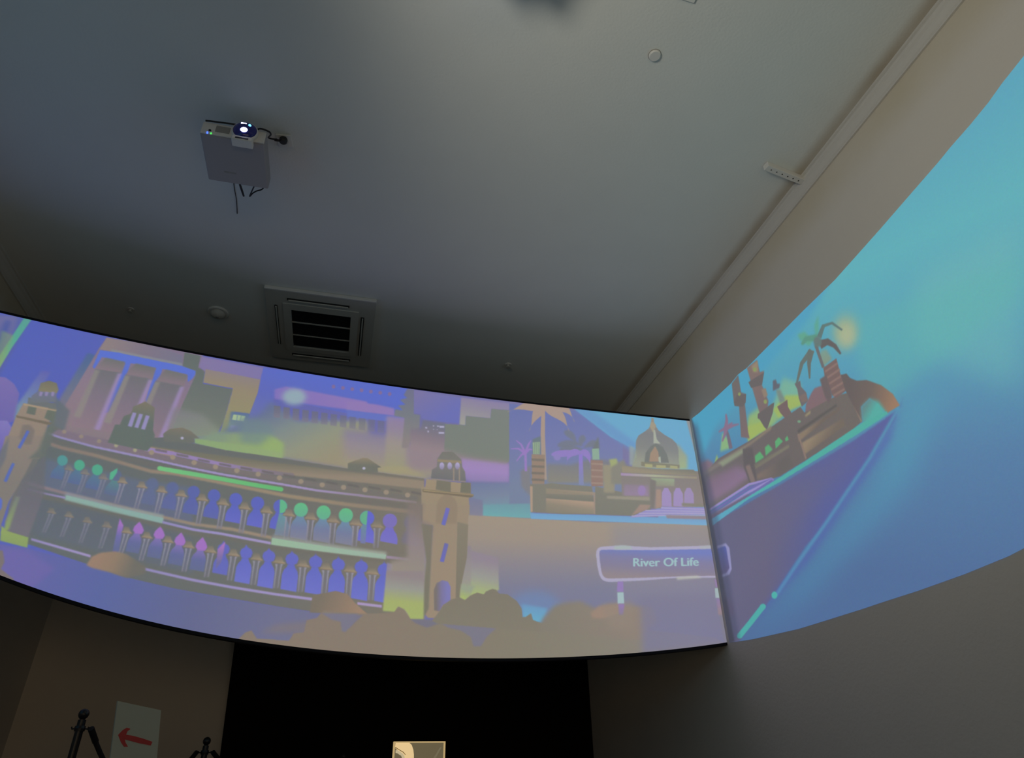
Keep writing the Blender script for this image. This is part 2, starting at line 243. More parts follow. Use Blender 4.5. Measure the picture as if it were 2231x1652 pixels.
[[[515, 3268], [531, 3268], [532, 3254], [516, 3252]], [[176, 172, 200]], None, 1, 3],
[[[535, 3236], [547, 3236], [547, 3220], [536, 3218]], [[176, 172, 200]], None, 1, 3],
[[[579, 3292], [590, 3292], [591, 3281], [579, 3280]], [[176, 172, 200]], None, 1, 3],
[[[613, 3294], [633, 3295], [633, 3284], [614, 3282]], [[176, 172, 200]], None, 1, 3],
[[[635, 3294], [676, 3298], [677, 3280], [636, 3275]], [[176, 172, 200]], None, 1, 3],
[[[582, 3258], [590, 3257], [590, 3250], [582, 3249]], [[176, 172, 200]], None, 1, 3],
[[[630, 3235], [678, 3239], [679, 3223], [631, 3217]], [[176, 172, 200]], None, 1, 3],
[[[613, 3258], [621, 3258], [621, 3252], [613, 3251]], [[176, 172, 200]], None, 1, 3],
[[[816, 3595], [1253, 3591], [1288, 3580], [1244, 3518], [1090, 3515], [1081, 3420], [863, 3418], [860, 3326], [807, 3324]], [[134, 120, 168], [146, 138, 156], [160, 158, 150]], [[961, 3644], [924, 3342]], 1, 6],
[[[815, 3325], [860, 3326], [863, 3418], [1081, 3420], [1090, 3515], [1252, 3519], [1246, 3026], [1196, 2978], [760, 2980], [686, 3040], [683, 3318]], [[120, 126, 122], [122, 128, 118]], None, 1, 4],
[[[375, 3088], [684, 3074], [919, 3030], [1246, 3017], [1245, 2974], [840, 2945], [606, 2879], [405, 2873]], [[152, 132, 138], [148, 128, 140]], None, 0.8, 47],
[[[831, 3013], [1250, 3000], [1243, 2820], [923, 2802], [827, 2851]], [[160, 134, 182], [162, 134, 192], [140, 125, 175]], [[1048, 3030], [1049, 2803]], 1, 24],
[[[915, 2809], [1183, 2828], [1455, 2844], [1447, 2586], [1013, 2526], [912, 2526]], [[112, 122, 160], [122, 134, 160], [118, 150, 168]], [[1127, 2830], [1164, 2593]], 1, 19],
[[[1253, 3586], [1514, 3581], [1777, 3572], [2040, 3560], [2303, 3543], [2270, 3219], [2239, 2912], [2210, 2621], [1965, 2612], [1721, 2601], [1479, 2588], [1240, 2573], [1244, 2891], [1249, 3228]], [[100, 110, 172], [112, 118, 172], [118, 130, 160]], [[1296, 3589], [1323, 2804]], 1, 4],
[[[1849, 3592], [2139, 3594], [2429, 3592], [2718, 3584], [3005, 3573], [3002, 3286], [2998, 3012], [2995, 2750], [2992, 2500], [2758, 2498], [2523, 2495], [2485, 2820], [2444, 3165], [2168, 3324]], [[98, 168, 205], [110, 164, 206]], None, 1, 8],
[[[1808, 3618], [2020, 3581], [2239, 3406], [2452, 3232], [2400, 3141], [2208, 3299], [2011, 3458]], [[98, 140, 196]], None, 0.6, 26],
[[[1019, 2623], [1425, 2661], [1421, 2532], [1126, 2523], [1016, 2524]], [[112, 148, 164], [110, 172, 176]], [[1049, 2683], [1050, 2526]], 1, 6],
[[[1011, 2523], [1126, 2523], [1421, 2528], [1669, 2532], [1918, 2534], [2169, 2534], [2420, 2531], [2670, 2527], [2919, 2520], [3032, 2516], [3052, 2129], [2822, 2110], [2591, 2089], [2361, 2067], [2131, 2044], [1903, 2020], [1677, 1995], [1453, 1969], [1233, 1943], [1017, 1916], [1014, 2211]], [[160, 142, 128], [150, 138, 136], [128, 126, 148], [122, 122, 150]], [[1013, 2505], [1737, 1813]], 1, 6],
[[[2091, 2483], [2327, 2490], [2562, 2496], [2797, 2499], [3031, 2501], [3033, 2238], [3034, 1987], [3036, 1747], [3037, 1519], [2812, 1533], [2585, 1546], [2357, 1559], [2129, 1571], [1900, 1581], [1945, 1792], [1992, 2012], [2040, 2242]], [[148, 144, 148], [124, 122, 152]], [[2366, 2491], [2598, 1932]], 0.85, 75],
[[[851, 2686], [1019, 2660], [1020, 2486], [871, 2475]], [[118, 122, 156], [138, 132, 146]], None, 1, 8],
[[[862, 2524], [1136, 2529], [1413, 2531], [1694, 2530], [1977, 2526], [2233, 2531], [2489, 2534], [2744, 2534], [2998, 2532], [2989, 2260], [2981, 2001], [2973, 1755], [2966, 1519], [2737, 1520], [2506, 1520], [2275, 1519], [2045, 1518], [1815, 1515], [1587, 1512], [1361, 1508], [1138, 1503], [1138, 1696], [1139, 1897], [1140, 2106], [877, 2181]], [[164, 148, 130], [160, 145, 132], [142, 134, 142], [126, 125, 150], [121, 122, 154]], [[1588, 2540], [1608, 1793]], 1, 9],
[[[2095, 2523], [2331, 2528], [2567, 2531], [2802, 2533], [3037, 2533], [3018, 2260], [3000, 2001], [2983, 1755], [2966, 1519], [2755, 1536], [2543, 1553], [2330, 1569], [2116, 1584], [2111, 1803], [2106, 2032], [2100, 2272]], [[150, 142, 140], [142, 136, 148], [124, 122, 153]], [[2568, 2535], [2620, 1826]], 0.9, 83],
[[[1645, 1811], [1630, 1762], [1590, 1718], [1531, 1686], [1461, 1668], [1387, 1666], [1318, 1681], [1262, 1710], [1225, 1751], [1213, 1798], [1227, 1847], [1265, 1892], [1323, 1926], [1395, 1946], [1471, 1949], [1542, 1934], [1599, 1903], [1635, 1860]], [[112, 134, 178]], None, 0.9, 58],
[[[1326, 1849], [1529, 1823], [1515, 1780], [1479, 1716], [1423, 1715], [1334, 1744]], [[108, 150, 195], [104, 172, 205]], [[1412, 1873], [1408, 1737]], 1, 14],
[[[910, 2242], [1144, 2195], [1151, 1948], [1099, 1925], [924, 1869], [845, 1858], [849, 1963], [898, 2079]], [[148, 134, 148], [158, 158, 148], [172, 190, 115]], [[1015, 2171], [982, 1891]], 1, 7],
[[[1413, 2577], [1701, 2584], [1991, 2588], [2283, 2588], [2613, 2582], [2941, 2572], [2919, 2520], [2670, 2527], [2420, 2531], [2169, 2534], [1918, 2534], [1669, 2532], [1421, 2528]], [[112, 160, 205], [118, 172, 210]], None, 1, 4],
[[[1577, 3028], [1786, 3031], [1982, 3103], [2174, 3093], [2314, 3058], [2297, 2897], [1932, 2876], [1570, 2850]], [[122, 122, 132], [136, 132, 122]], [[1815, 3047], [1804, 2876]], 1, 25],
[[[1340, 2941], [1435, 3007], [1426, 2717], [1346, 2806]], [[132, 124, 120]], None, 0.7, 20],
[[[1397, 3120], [1359, 3199], [1311, 3232], [1305, 3225], [1346, 3188], [1375, 3107]], [[152, 120, 192]], None, 1, 3],
[[[1393, 3125], [1330, 3160], [1259, 3147], [1259, 3139], [1325, 3142], [1379, 3102]], [[152, 120, 192]], None, 1, 3],
[[[1381, 3125], [1347, 3101], [1306, 3034], [1312, 3030], [1358, 3089], [1391, 3102]], [[152, 120, 192]], None, 1, 3],
[[[1397, 3110], [1427, 3196], [1445, 3239], [1439, 3242], [1412, 3203], [1375, 3117]], [[152, 120, 192]], None, 1, 3],
[[[1394, 3104], [1430, 3146], [1457, 3145], [1459, 3154], [1425, 3162], [1378, 3123]], [[152, 120, 192]], None, 1, 3],
[[[1378, 3123], [1378, 2944], [1400, 2946], [1400, 3125]], [[152, 122, 192]], None, 1, 3],
[[[1683, 3196], [1721, 3194], [1753, 3197], [1785, 3203], [1815, 3210], [1847, 3218], [1879, 3224], [1913, 3225], [1942, 3213], [1943, 3216], [1913, 3225], [1884, 3242], [1854, 3256], [1821, 3265], [1785, 3268], [1748, 3262], [1712, 3247], [1679, 3219]], [[112, 117, 132]], None, 0.85, 10],
[[[1742, 3336], [1758, 3315], [1772, 3302], [1785, 3292], [1801, 3282], [1818, 3270], [1835, 3253], [1850, 3229], [1853, 3198], [1856, 3199], [1850, 3229], [1851, 3260], [1850, 3291], [1843, 3320], [1829, 3344], [1808, 3361], [1781, 3369], [1751, 3361]], [[112, 117, 132]], None, 0.85, 11],
[[[1923, 3327], [1902, 3324], [1886, 3310], [1877, 3292], [1873, 3270], [1875, 3248], [1879, 3226], [1884, 3203], [1880, 3180], [1883, 3180], [1884, 3203], [1896, 3225], [1909, 3243], [1921, 3257], [1931, 3269], [1937, 3279], [1939, 3291], [1938, 3310]], [[112, 117, 132]], None, 0.85, 10],
[[[2044, 3264], [2029, 3280], [2008, 3283], [1986, 3276], [1966, 3262], [1947, 3243], [1930, 3221], [1913, 3198], [1891, 3182], [1892, 3179], [1913, 3198], [1938, 3207], [1961, 3210], [1981, 3212], [1997, 3214], [2011, 3217], [2024, 3224], [2041, 3239]], [[112, 117, 132]], None, 0.85, 10],
[[[1700, 3156], [1729, 3150], [1756, 3151], [1784, 3156], [1813, 3164], [1845, 3173], [1879, 3182], [1914, 3188], [1949, 3182], [1950, 3185], [1914, 3188], [1882, 3200], [1849, 3211], [1817, 3218], [1784, 3220], [1752, 3215], [1722, 3203], [1696, 3179]], [[112, 117, 132]], None, 0.85, 10],
[[[1883, 3166], [1857, 3184], [1828, 3186], [1799, 3174], [1777, 3152], [1763, 3124], [1757, 3094], [1755, 3063], [1746, 3029], [1749, 3029], [1755, 3063], [1772, 3088], [1791, 3105], [1808, 3114], [1821, 3118], [1834, 3122], [1851, 3129], [1878, 3142]], [[144, 122, 196]], None, 1, 4],
[[[1881, 3142], [1899, 3130], [1907, 3124], [1913, 3121], [1924, 3116], [1937, 3103], [1952, 3082], [1962, 3050], [1959, 3011], [1962, 3011], [1962, 3050], [1968, 3086], [1972, 3119], [1968, 3148], [1955, 3173], [1932, 3187], [1904, 3185], [1880, 3166]], [[144, 122, 196]], None, 1, 4],
[[[1880, 3166], [1806, 3173], [1743, 3171], [1693, 3162], [1655, 3150], [1630, 3135], [1617, 3118], [1624, 3107], [1637, 3101], [1638, 3104], [1624, 3107], [1628, 3106], [1637, 3100], [1660, 3098], [1695, 3099], [1743, 3106], [1805, 3119], [1880, 3142]], [[144, 122, 196]], None, 1, 4],
[[[1867, 3137], [1846, 2847], [1891, 2850], [1900, 3140]], [[142, 118, 205], [128, 135, 175]], [[1880, 3094], [1885, 2880]], 1, 4],
[[[1703, 3097], [1693, 3074], [1669, 3064], [1646, 3071], [1638, 3092], [1648, 3114], [1672, 3125], [1695, 3118]], [[140, 128, 190]], None, 1, 6],
[[[1568, 3589], [1544, 3625], [1507, 3640], [1464, 3638], [1419, 3623], [1375, 3597], [1331, 3564], [1286, 3528], [1234, 3502], [1236, 3498], [1286, 3528], [1338, 3537], [1385, 3538], [1426, 3535], [1460, 3532], [1489, 3532], [1518, 3537], [1553, 3551]], [[170, 146, 134]], None, 1, 3],
[[[1554, 3588], [1525, 3597], [1498, 3581], [1478, 3554], [1465, 3518], [1458, 3478], [1454, 3432], [1448, 3383], [1428, 3334], [1432, 3333], [1448, 3383], [1477, 3423], [1506, 3455], [1532, 3480], [1552, 3498], [1563, 3512], [1566, 3526], [1567, 3553]], [[170, 146, 134]], None, 1, 3],
[[[1575, 3552], [1605, 3520], [1632, 3500], [1659, 3486], [1687, 3473], [1718, 3457], [1750, 3436], [1778, 3405], [1789, 3361], [1794, 3363], [1778, 3405], [1773, 3452], [1763, 3499], [1745, 3541], [1717, 3576], [1680, 3600], [1635, 3607], [1586, 3592]], [[170, 146, 134]], None, 1, 3],
[[[1624, 3567], [1663, 3555], [1691, 3549], [1714, 3548], [1738, 3547], [1767, 3542], [1799, 3529], [1830, 3502], [1844, 3456], [1849, 3458], [1830, 3502], [1821, 3548], [1807, 3591], [1782, 3628], [1747, 3652], [1703, 3658], [1657, 3644], [1618, 3606]], [[170, 146, 134]], None, 1, 3],
[[[1555, 3572], [1593, 3560], [1623, 3558], [1649, 3562], [1672, 3569], [1697, 3578], [1724, 3585], [1751, 3584], [1767, 3564], [1771, 3568], [1751, 3584], [1738, 3612], [1718, 3639], [1691, 3659], [1658, 3668], [1620, 3665], [1583, 3647], [1548, 3610]], [[170, 146, 134]], None, 1, 3],
[[[1422, 3581], [1475, 3560], [1525, 3553], [1572, 3555], [1616, 3564], [1657, 3576], [1696, 3591], [1732, 3602], [1760, 3595], [1761, 3601], [1732, 3602], [1701, 3620], [1667, 3639], [1627, 3654], [1583, 3662], [1534, 3661], [1481, 3650], [1424, 3621]], [[170, 146, 134]], None, 1, 3],
[[[1549, 3580], [1530, 3300], [1525, 2876], [1570, 2880], [1570, 3303], [1583, 3583]], [[172, 146, 132], [165, 148, 136]], None, 1, 3],
[[[1457, 3252], [1530, 3289], [1524, 3114], [1452, 3109]], [[104, 118, 128], [110, 124, 128]], None, 1, 8],
[[[1456, 3221], [1523, 3232], [1514, 3113], [1457, 3109]], [[148, 170, 140]], None, 1, 4],
[[[1472, 3222], [1479, 3223], [1473, 3110], [1468, 3110]], [[120, 140, 128]], None, 1, 2],
[[[1489, 3224], [1496, 3224], [1490, 3112], [1486, 3111]], [[120, 140, 128]], None, 1, 2],
[[[1507, 3225], [1513, 3226], [1507, 3113], [1503, 3113]], [[120, 140, 128]], None, 1, 2],
[[[1443, 3108], [1562, 3112], [1546, 2839], [1439, 2832]], [[150, 128, 112]], None, 1, 3],
[[[1442, 3068], [1555, 3071], [1554, 3048], [1441, 3046]], [[122, 112, 102]], None, 1, 4],
[[[1440, 3006], [1553, 3009], [1552, 2986], [1439, 2984]], [[122, 112, 102]], None, 1, 4],
[[[1438, 2944], [1550, 2948], [1549, 2925], [1437, 2923]], [[122, 112, 102]], None, 1, 4],
[[[1436, 2884], [1548, 2887], [1547, 2864], [1435, 2863]], [[122, 112, 102]], None, 1, 4],
[[[1421, 2831], [1551, 2840], [1607, 2853], [1681, 2848], [1962, 2843], [1970, 2596], [1704, 2584], [1422, 2587]], [[128, 124, 112]], None, 1, 3],
[[[1420, 2812], [1443, 2813], [1436, 2588], [1418, 2587]], [[176, 150, 130]], None, 1, 3],
[[[1558, 2802], [1972, 2790], [1974, 2762], [1556, 2754]], [[172, 148, 126], [146, 134, 116]], [[1961, 2813], [1956, 2759]], 1, 3],
[[[1556, 2749], [1973, 2747], [1975, 2707], [1555, 2711]], [[128, 124, 110], [120, 118, 108]], None, 1, 6],
[[[1555, 2714], [1974, 2704], [1975, 2652], [1971, 2598], [1549, 2590]], [[176, 150, 128], [146, 134, 116], [136, 128, 112]], [[1714, 2714], [1700, 2593]], 1, 4],
[[[1966, 3143], [2058, 3326], [2057, 3190], [1994, 3186]], [[108, 114, 118]], None, 1, 13],
[[[1989, 3196], [2053, 3205], [2049, 3097], [1986, 3093]], [[140, 170, 150]], None, 1, 4],
[[[1971, 3088], [2077, 3088], [2061, 2848], [1957, 2843]], [[146, 118, 108]], None, 1, 3],
[[[1971, 3062], [2078, 3062], [2076, 3045], [1970, 3046]], [[158, 134, 122]], None, 1, 4],
[[[1967, 3002], [2072, 3001], [2071, 2985], [1965, 2985]], [[158, 134, 122]], None, 1, 4],
[[[1962, 2942], [2067, 2941], [2066, 2925], [1961, 2926]], [[158, 134, 122]], None, 1, 4],
[[[1958, 2882], [2062, 2881], [2061, 2865], [1956, 2866]], [[158, 134, 122]], None, 1, 4],
[[[1972, 2790], [2000, 2787], [1980, 2598], [1959, 2597]], [[158, 138, 124]], None, 1, 3],
[[[1990, 2845], [2239, 2797], [2470, 2765], [2449, 2593], [2209, 2593], [1970, 2591]], [[128, 124, 112], [122, 120, 108]], None, 1, 4],
[[[2074, 3047], [2189, 3053], [2155, 2793], [2061, 2790]], [[150, 142, 120]], None, 1, 12],
[[[2136, 3101], [2205, 3115], [2216, 3034], [2148, 3020]], [[160, 168, 112]], None, 1, 12],
[[[2149, 3031], [2271, 3107], [2288, 2996], [2247, 2875], [2134, 2871]], [[134, 130, 118]], None, 1, 16],
[[[2233, 3014], [2582, 3016], [2929, 3013], [2923, 2686], [2466, 2659], [2461, 2765], [2218, 2767]], [[130, 122, 118], [140, 128, 128]], None, 1, 4],
[[[2247, 2875], [2464, 2872], [2452, 2774], [2237, 2772]], [[140, 124, 140], [150, 128, 156]], None, 1, 12],
[[[2086, 2762], [2461, 2765], [2456, 2731], [2084, 2738]], [[152, 144, 128]], None, 1, 8],
[[[2229, 2979], [2567, 2972], [2902, 2962], [2899, 2941], [2564, 2950], [2227, 2954]], [[166, 140, 178], [172, 176, 146], [150, 140, 122]], [[2237, 2960], [2824, 2934]], 1, 4],
[[[2492, 2943], [2700, 2938], [2690, 2868], [2482, 2863]], [[150, 164, 134], [142, 138, 122]], [[2581, 2942], [2571, 2865]], 1, 8],
[[[2334, 3245], [2381, 3226], [2342, 3049], [2314, 3058]], [[150, 164, 160]], None, 0.8, 17],
[[[2378, 3205], [2471, 3250], [2460, 3073], [2342, 3049]], [[140, 150, 140], [160, 176, 132]], [[2450, 3210], [2431, 3054]], 1, 21],
[[[2777, 3280], [2846, 3155], [2827, 3031], [2741, 3025], [2662, 3151]], [[146, 150, 140], [158, 176, 132]], [[2748, 3264], [2758, 3041]], 1, 25],
[[[2569, 3535], [2589, 3533], [2591, 3469], [2618, 3410], [2671, 3363], [2734, 3322], [2767, 3280], [2776, 3217], [2767, 3133], [2762, 3030], [2331, 3036], [2386, 3143], [2391, 3247], [2401, 3300], [2429, 3350], [2487, 3389], [2531, 3424], [2558, 3468]], [[150, 136, 118], [122, 121, 124], [128, 128, 126], [150, 152, 136]], [[2592, 3515], [2537, 3079]], 1, 3],
[[[2559, 3490], [2584, 3491], [2605, 3459], [2565, 3381], [2544, 3446]], [[160, 148, 126]], None, 1, 4],
[[[2574, 3414], [2588, 3409], [2592, 3318], [2620, 3274], [2557, 3276]], [[168, 172, 156]], None, 1, 3],
[[[2451, 3083], [2472, 3177], [2530, 3252], [2581, 3275], [2636, 3245], [2665, 3172], [2673, 3090]], [[112, 114, 110]], None, 1, 4],
[[[2496, 3095], [2516, 3178], [2568, 3248], [2590, 3191], [2588, 3098]], [[160, 134, 112]], None, 1, 4],
[[[2583, 3139], [2604, 3150], [2601, 3088], [2582, 3092]], [[170, 176, 160]], None, 1, 3],
[[[2424, 3093], [2766, 3071], [2757, 3040], [2419, 3051]], [[128, 124, 104]], None, 1, 3],
[[[2455, 3073], [2522, 3070], [2518, 3039], [2451, 3042]], [[168, 164, 118]], None, 1, 4],
[[[2555, 3066], [2641, 3063], [2637, 3036], [2551, 3035]], [[168, 164, 118]], None, 1, 4],
[[[2679, 3064], [2745, 3058], [2742, 3032], [2675, 3036]], [[166, 164, 118]], None, 1, 4],
[[[2246, 3050], [2322, 3043], [2550, 3030], [2884, 3027], [2913, 2972], [2577, 2980], [2240, 2984]], [[124, 120, 108], [150, 138, 116]], [[2595, 3046], [2587, 2985]], 1, 4],
[[[2553, 2685], [2572, 2807], [2598, 2851], [2631, 2852], [2652, 2798], [2641, 2682]], [[160, 140, 190]], None, 1, 4],
[[[2655, 2687], [2675, 2809], [2702, 2854], [2735, 2854], [2755, 2800], [2743, 2684]], [[160, 140, 190]], None, 1, 4],
[[[2748, 2689], [2769, 2810], [2796, 2855], [2829, 2856], [2849, 2802], [2835, 2685]], [[160, 140, 190]], None, 0.9, 4],
[[[2433, 2822], [2429, 2807], [2421, 2792], [2411, 2782], [2398, 2776], [2385, 2776], [2374, 2781], [2366, 2791], [2361, 2804], [2361, 2820], [2365, 2836], [2373, 2850], [2383, 2861], [2396, 2867], [2409, 2867], [2420, 2862], [2428, 2852], [2433, 2838]], [[152, 126, 178]], None, 1, 8],
[[[2481, 2933], [2536, 2914], [2485, 2660], [2454, 2669]], [[122, 116, 110]], None, 1, 8],
[[[2526, 2835], [2568, 2836], [2552, 2680], [2499, 2660]], [[164, 138, 124]], None, 1, 6],
[[[2734, 2717], [2927, 2710], [2923, 2681], [2730, 2689]], [[132, 128, 116]], None, 1, 6],
[[[2368, 2695], [2461, 2693], [2438, 2659], [2399, 2639], [2284, 2598]], [[158, 134, 122]], None, 1, 8],
[[[2553, 2682], [2940, 2677], [2935, 2615], [2589, 2605], [2263, 2574], [2341, 2613], [2409, 2644], [2545, 2661]], [[146, 138, 200], [150, 144, 198]], None, 1, 3],
[[[2547, 2673], [2934, 2665], [2932, 2658], [2546, 2665]], [[176, 168, 205]], None, 1, 2],
[[[2409, 2646], [2671, 2648], [2931, 2648], [2930, 2640], [2670, 2640], [2408, 2638]], [[176, 168, 205]], None, 1, 2],
[[[2351, 2620], [2640, 2627], [2928, 2631], [2927, 2623], [2639, 2619], [2350, 2613]], [[176, 168, 205]], None, 1, 2],
[[[2283, 2595], [2605, 2606], [2925, 2614], [2924, 2606], [2604, 2598], [2282, 2587]], [[176, 168, 205]], None, 1, 2],
[[[2580, 2607], [2933, 2602], [2932, 2572], [2585, 2577]], [[146, 130, 140]], None, 1, 6],
[[[2889, 3537], [2926, 3528], [2931, 3244], [2936, 2973], [2941, 2714], [2946, 2466], [2950, 2229], [2954, 2002], [2958, 1785], [2962, 1576], [2898, 1576], [2895, 1933], [2913, 2304], [2928, 2703], [2928, 3132]], [[140, 142, 146], [126, 124, 122], [128, 126, 142]], [[2902, 3452], [2919, 1653]], 1, 6],
[[[-2008, 2793], [-1809, 2808], [-1632, 2809], [-1449, 2809], [-1428, 2717], [-1624, 2711], [-1811, 2703], [-1991, 2694]], [[140, 122, 130], [132, 120, 128]], None, 1, 5],
[[[-2081, 3002], [-1962, 2910], [-1952, 2755], [-2023, 2755]], [[100, 108, 116]], None, 0.9, 10],
[[[-2032, 2787], [-1968, 2768], [-1966, 2550], [-1955, 2365], [-1945, 2187], [-1935, 2016], [-2045, 2027], [-2034, 2344], [-2052, 2662]], [[106, 108, 106]], None, 1, 7],
[[[-2104, 2487], [-2051, 2747], [-1976, 2515], [-1970, 2202], [-2052, 2012], [-2088, 2211]], [[110, 110, 108]], None, 1, 7],
[[[-2202, 2945], [-2048, 2940], [-2026, 2875], [-2190, 2886]], [[108, 112, 114]], None, 1, 4],
[[[-2044, 2766], [-1983, 2747], [-1792, 2742], [-1474, 2757], [-1465, 2816], [-1343, 2854], [-1293, 2828], [-1181, 2836], [-969, 2822], [-773, 2825], [-570, 2826], [-319, 2821], [-60, 2813], [175, 2812], [532, 2802], [533, 2735], [548, 2458], [562, 2196], [575, 1946], [587, 1708], [342, 1691], [180, 1689], [-111, 1714], [-430, 1739], [-614, 1758], [-794, 1775], [-1085, 1803], [-1391, 1849], [-1612, 1907], [-1764, 1945], [-1911, 1982], [-2072, 2003], [-2053, 2169], [-2034, 2344], [-2029, 2536]], [[97, 104, 106], [104, 106, 104], [124, 116, 104]], [[-1951, 2392], [407, 2202]], 1, 3],
[[[-1986, 2760], [-1825, 2755], [-1659, 2748], [-1471, 2744], [-1163, 2705], [-963, 2697], [-756, 2687], [-543, 2675], [-297, 2671], [-43, 2665], [218, 2656], [486, 2644], [489, 2606], [222, 2616], [-38, 2624], [-291, 2629], [-536, 2632], [-748, 2641], [-954, 2648], [-1152, 2654], [-1402, 2666], [-1641, 2676], [-1838, 2693], [-2028, 2709]], [[128, 112, 128], [122, 112, 112], [118, 112, 106]], [[-1779, 2693], [89, 2647]], 1, 6],
[[[-1474, 2757], [-1167, 2770], [-972, 2776], [-769, 2781], [-559, 2785], [-353, 2788], [-140, 2789], [79, 2789], [302, 2786], [531, 2782], [534, 2711], [308, 2712], [86, 2711], [-131, 2708], [-341, 2703], [-546, 2697], [-756, 2705], [-960, 2712], [-1156, 2717], [-1469, 2733]], [[118, 114, 98], [150, 134, 116]], [[-612, 2784], [-606, 2702]], 1, 7],
[[[-1479, 2753], [-1291, 2749], [-1282, 2707], [-1472, 2722]], [[168, 142, 128]], None, 1, 6],
[[[-1478, 2747], [-1290, 2746], [-975, 2723], [-715, 2716], [-469, 2717], [-465, 2686], [-710, 2685], [-969, 2693], [-1284, 2717], [-1471, 2718]], [[152, 130, 184], [152, 130, 180], [130, 118, 124]], [[-1459, 2728], [-535, 2713]], 1, 3],
[[[-1411, 2716], [-1411, 2705], [-1418, 2696], [-1428, 2694], [-1438, 2699], [-1443, 2710], [-1443, 2721], [-1436, 2730], [-1426, 2732], [-1416, 2727]], [[156, 140, 122]], None, 1, 4],
[[[-1412, 2748], [-1337, 2746], [-1333, 2729], [-1408, 2731]], [[102, 96, 94]], None, 0.7, 4],
[[[-1274, 2706], [-1275, 2695], [-1282, 2686], [-1292, 2684], [-1302, 2689], [-1308, 2700], [-1307, 2711], [-1300, 2720], [-1290, 2722], [-1280, 2717]], [[156, 140, 122]], None, 1, 4],
[[[-1275, 2738], [-1198, 2736], [-1194, 2718], [-1271, 2721]], [[102, 96, 94]], None, 0.7, 4],
[[[-1133, 2692], [-1134, 2681], [-1142, 2672], [-1152, 2670], [-1162, 2675], [-1168, 2686], [-1167, 2698], [-1160, 2706], [-1149, 2708], [-1139, 2703]], [[156, 140, 122]], None, 1, 4],
[[[-1134, 2725], [-1054, 2721], [-1051, 2704], [-1130, 2707]], [[102, 96, 94]], None, 0.7, 4],
[[[-991, 2685], [-992, 2673], [-999, 2664], [-1010, 2662], [-1021, 2668], [-1026, 2678], [-1025, 2690], [-1018, 2699], [-1007, 2701], [-996, 2695]], [[156, 140, 122]], None, 1, 4],
[[[-991, 2717], [-909, 2713], [-906, 2696], [-987, 2700]], [[102, 96, 94]], None, 0.7, 5],
[[[-845, 2680], [-847, 2668], [-855, 2659], [-866, 2657], [-876, 2663], [-882, 2674], [-881, 2686], [-873, 2694], [-861, 2696], [-851, 2691]], [[156, 140, 122]], None, 1, 4],
[[[-845, 2713], [-762, 2708], [-759, 2690], [-842, 2695]], [[102, 96, 94]], None, 0.7, 5],
[[[-697, 2675], [-699, 2663], [-707, 2655], [-718, 2653], [-729, 2658], [-734, 2669], [-733, 2682], [-725, 2690], [-713, 2692], [-703, 2686]], [[156, 140, 122]], None, 1, 4],
[[[-696, 2709], [-611, 2704], [-608, 2686], [-693, 2691]], [[102, 96, 94]], None, 0.7, 5],
[[[-545, 2670], [-547, 2658], [-556, 2649], [-567, 2647], [-578, 2653], [-584, 2664], [-582, 2677], [-573, 2685], [-561, 2687], [-551, 2681]], [[156, 140, 122]], None, 1, 4],
[[[-544, 2704], [-457, 2698], [-454, 2680], [-541, 2686]], [[102, 96, 94]], None, 0.7, 5],
[[[-390, 2663], [-392, 2650], [-401, 2642], [-413, 2640], [-424, 2646], [-429, 2657], [-427, 2669], [-418, 2678], [-406, 2680], [-395, 2674]], [[156, 140, 122]], None, 1, 4],
[[[-388, 2697], [-299, 2690], [-297, 2672], [-385, 2678]], [[102, 96, 94]], None, 0.7, 5],
[[[-232, 2657], [-234, 2645], [-243, 2636], [-256, 2634], [-267, 2640], [-272, 2652], [-270, 2664], [-261, 2673], [-248, 2674], [-237, 2668]], [[156, 140, 122]], None, 1, 4],
[[[-229, 2691], [-139, 2684], [-137, 2666], [-227, 2673]], [[102, 96, 94]], None, 0.7, 5],
[[[-72, 2657], [-74, 2645], [-84, 2636], [-96, 2634], [-107, 2640], [-113, 2652], [-110, 2664], [-101, 2673], [-88, 2675], [-77, 2669]], [[156, 140, 122]], None, 1, 4],
[[[-68, 2692], [24, 2684], [26, 2665], [-66, 2673]], [[102, 96, 94]], None, 0.7, 5],
[[[92, 2657], [89, 2644], [79, 2635], [66, 2634], [55, 2640], [50, 2652], [53, 2664], [62, 2673], [75, 2675], [87, 2668]], [[156, 140, 122]], None, 1, 5],
[[[96, 2691], [189, 2683], [191, 2664], [97, 2672]], [[102, 96, 94]], None, 0.7, 5],
[[[258, 2655], [255, 2642], [245, 2634], [232, 2632], [220, 2638], [215, 2650], [218, 2663], [228, 2672], [242, 2673], [253, 2667]], [[156, 140, 122]], None, 1, 5],
[[[263, 2690], [358, 2681], [359, 2662], [264, 2671]], [[102, 96, 94]], None, 0.7, 5],
[[[427, 2650], [424, 2637], [414, 2629], [400, 2627], [389, 2634], [384, 2646], [387, 2658], [397, 2667], [411, 2668], [422, 2662]], [[156, 140, 122]], None, 1, 5],
[[[432, 2685], [529, 2676], [530, 2656], [434, 2666]], [[102, 96, 94]], None, 0.7, 6],
[[[-1939, 2755], [-1939, 2746], [-1944, 2740], [-1951, 2738], [-1959, 2741], [-1963, 2749], [-1963, 2759], [-1959, 2765], [-1951, 2767], [-1944, 2763]], [[150, 134, 122]], None, 1, 3],
[[[-1840, 2744], [-1840, 2735], [-1845, 2728], [-1852, 2726], [-1860, 2730], [-1864, 2738], [-1864, 2747], [-1860, 2754], [-1852, 2756], [-1844, 2752]], [[150, 134, 122]], None, 1, 3],
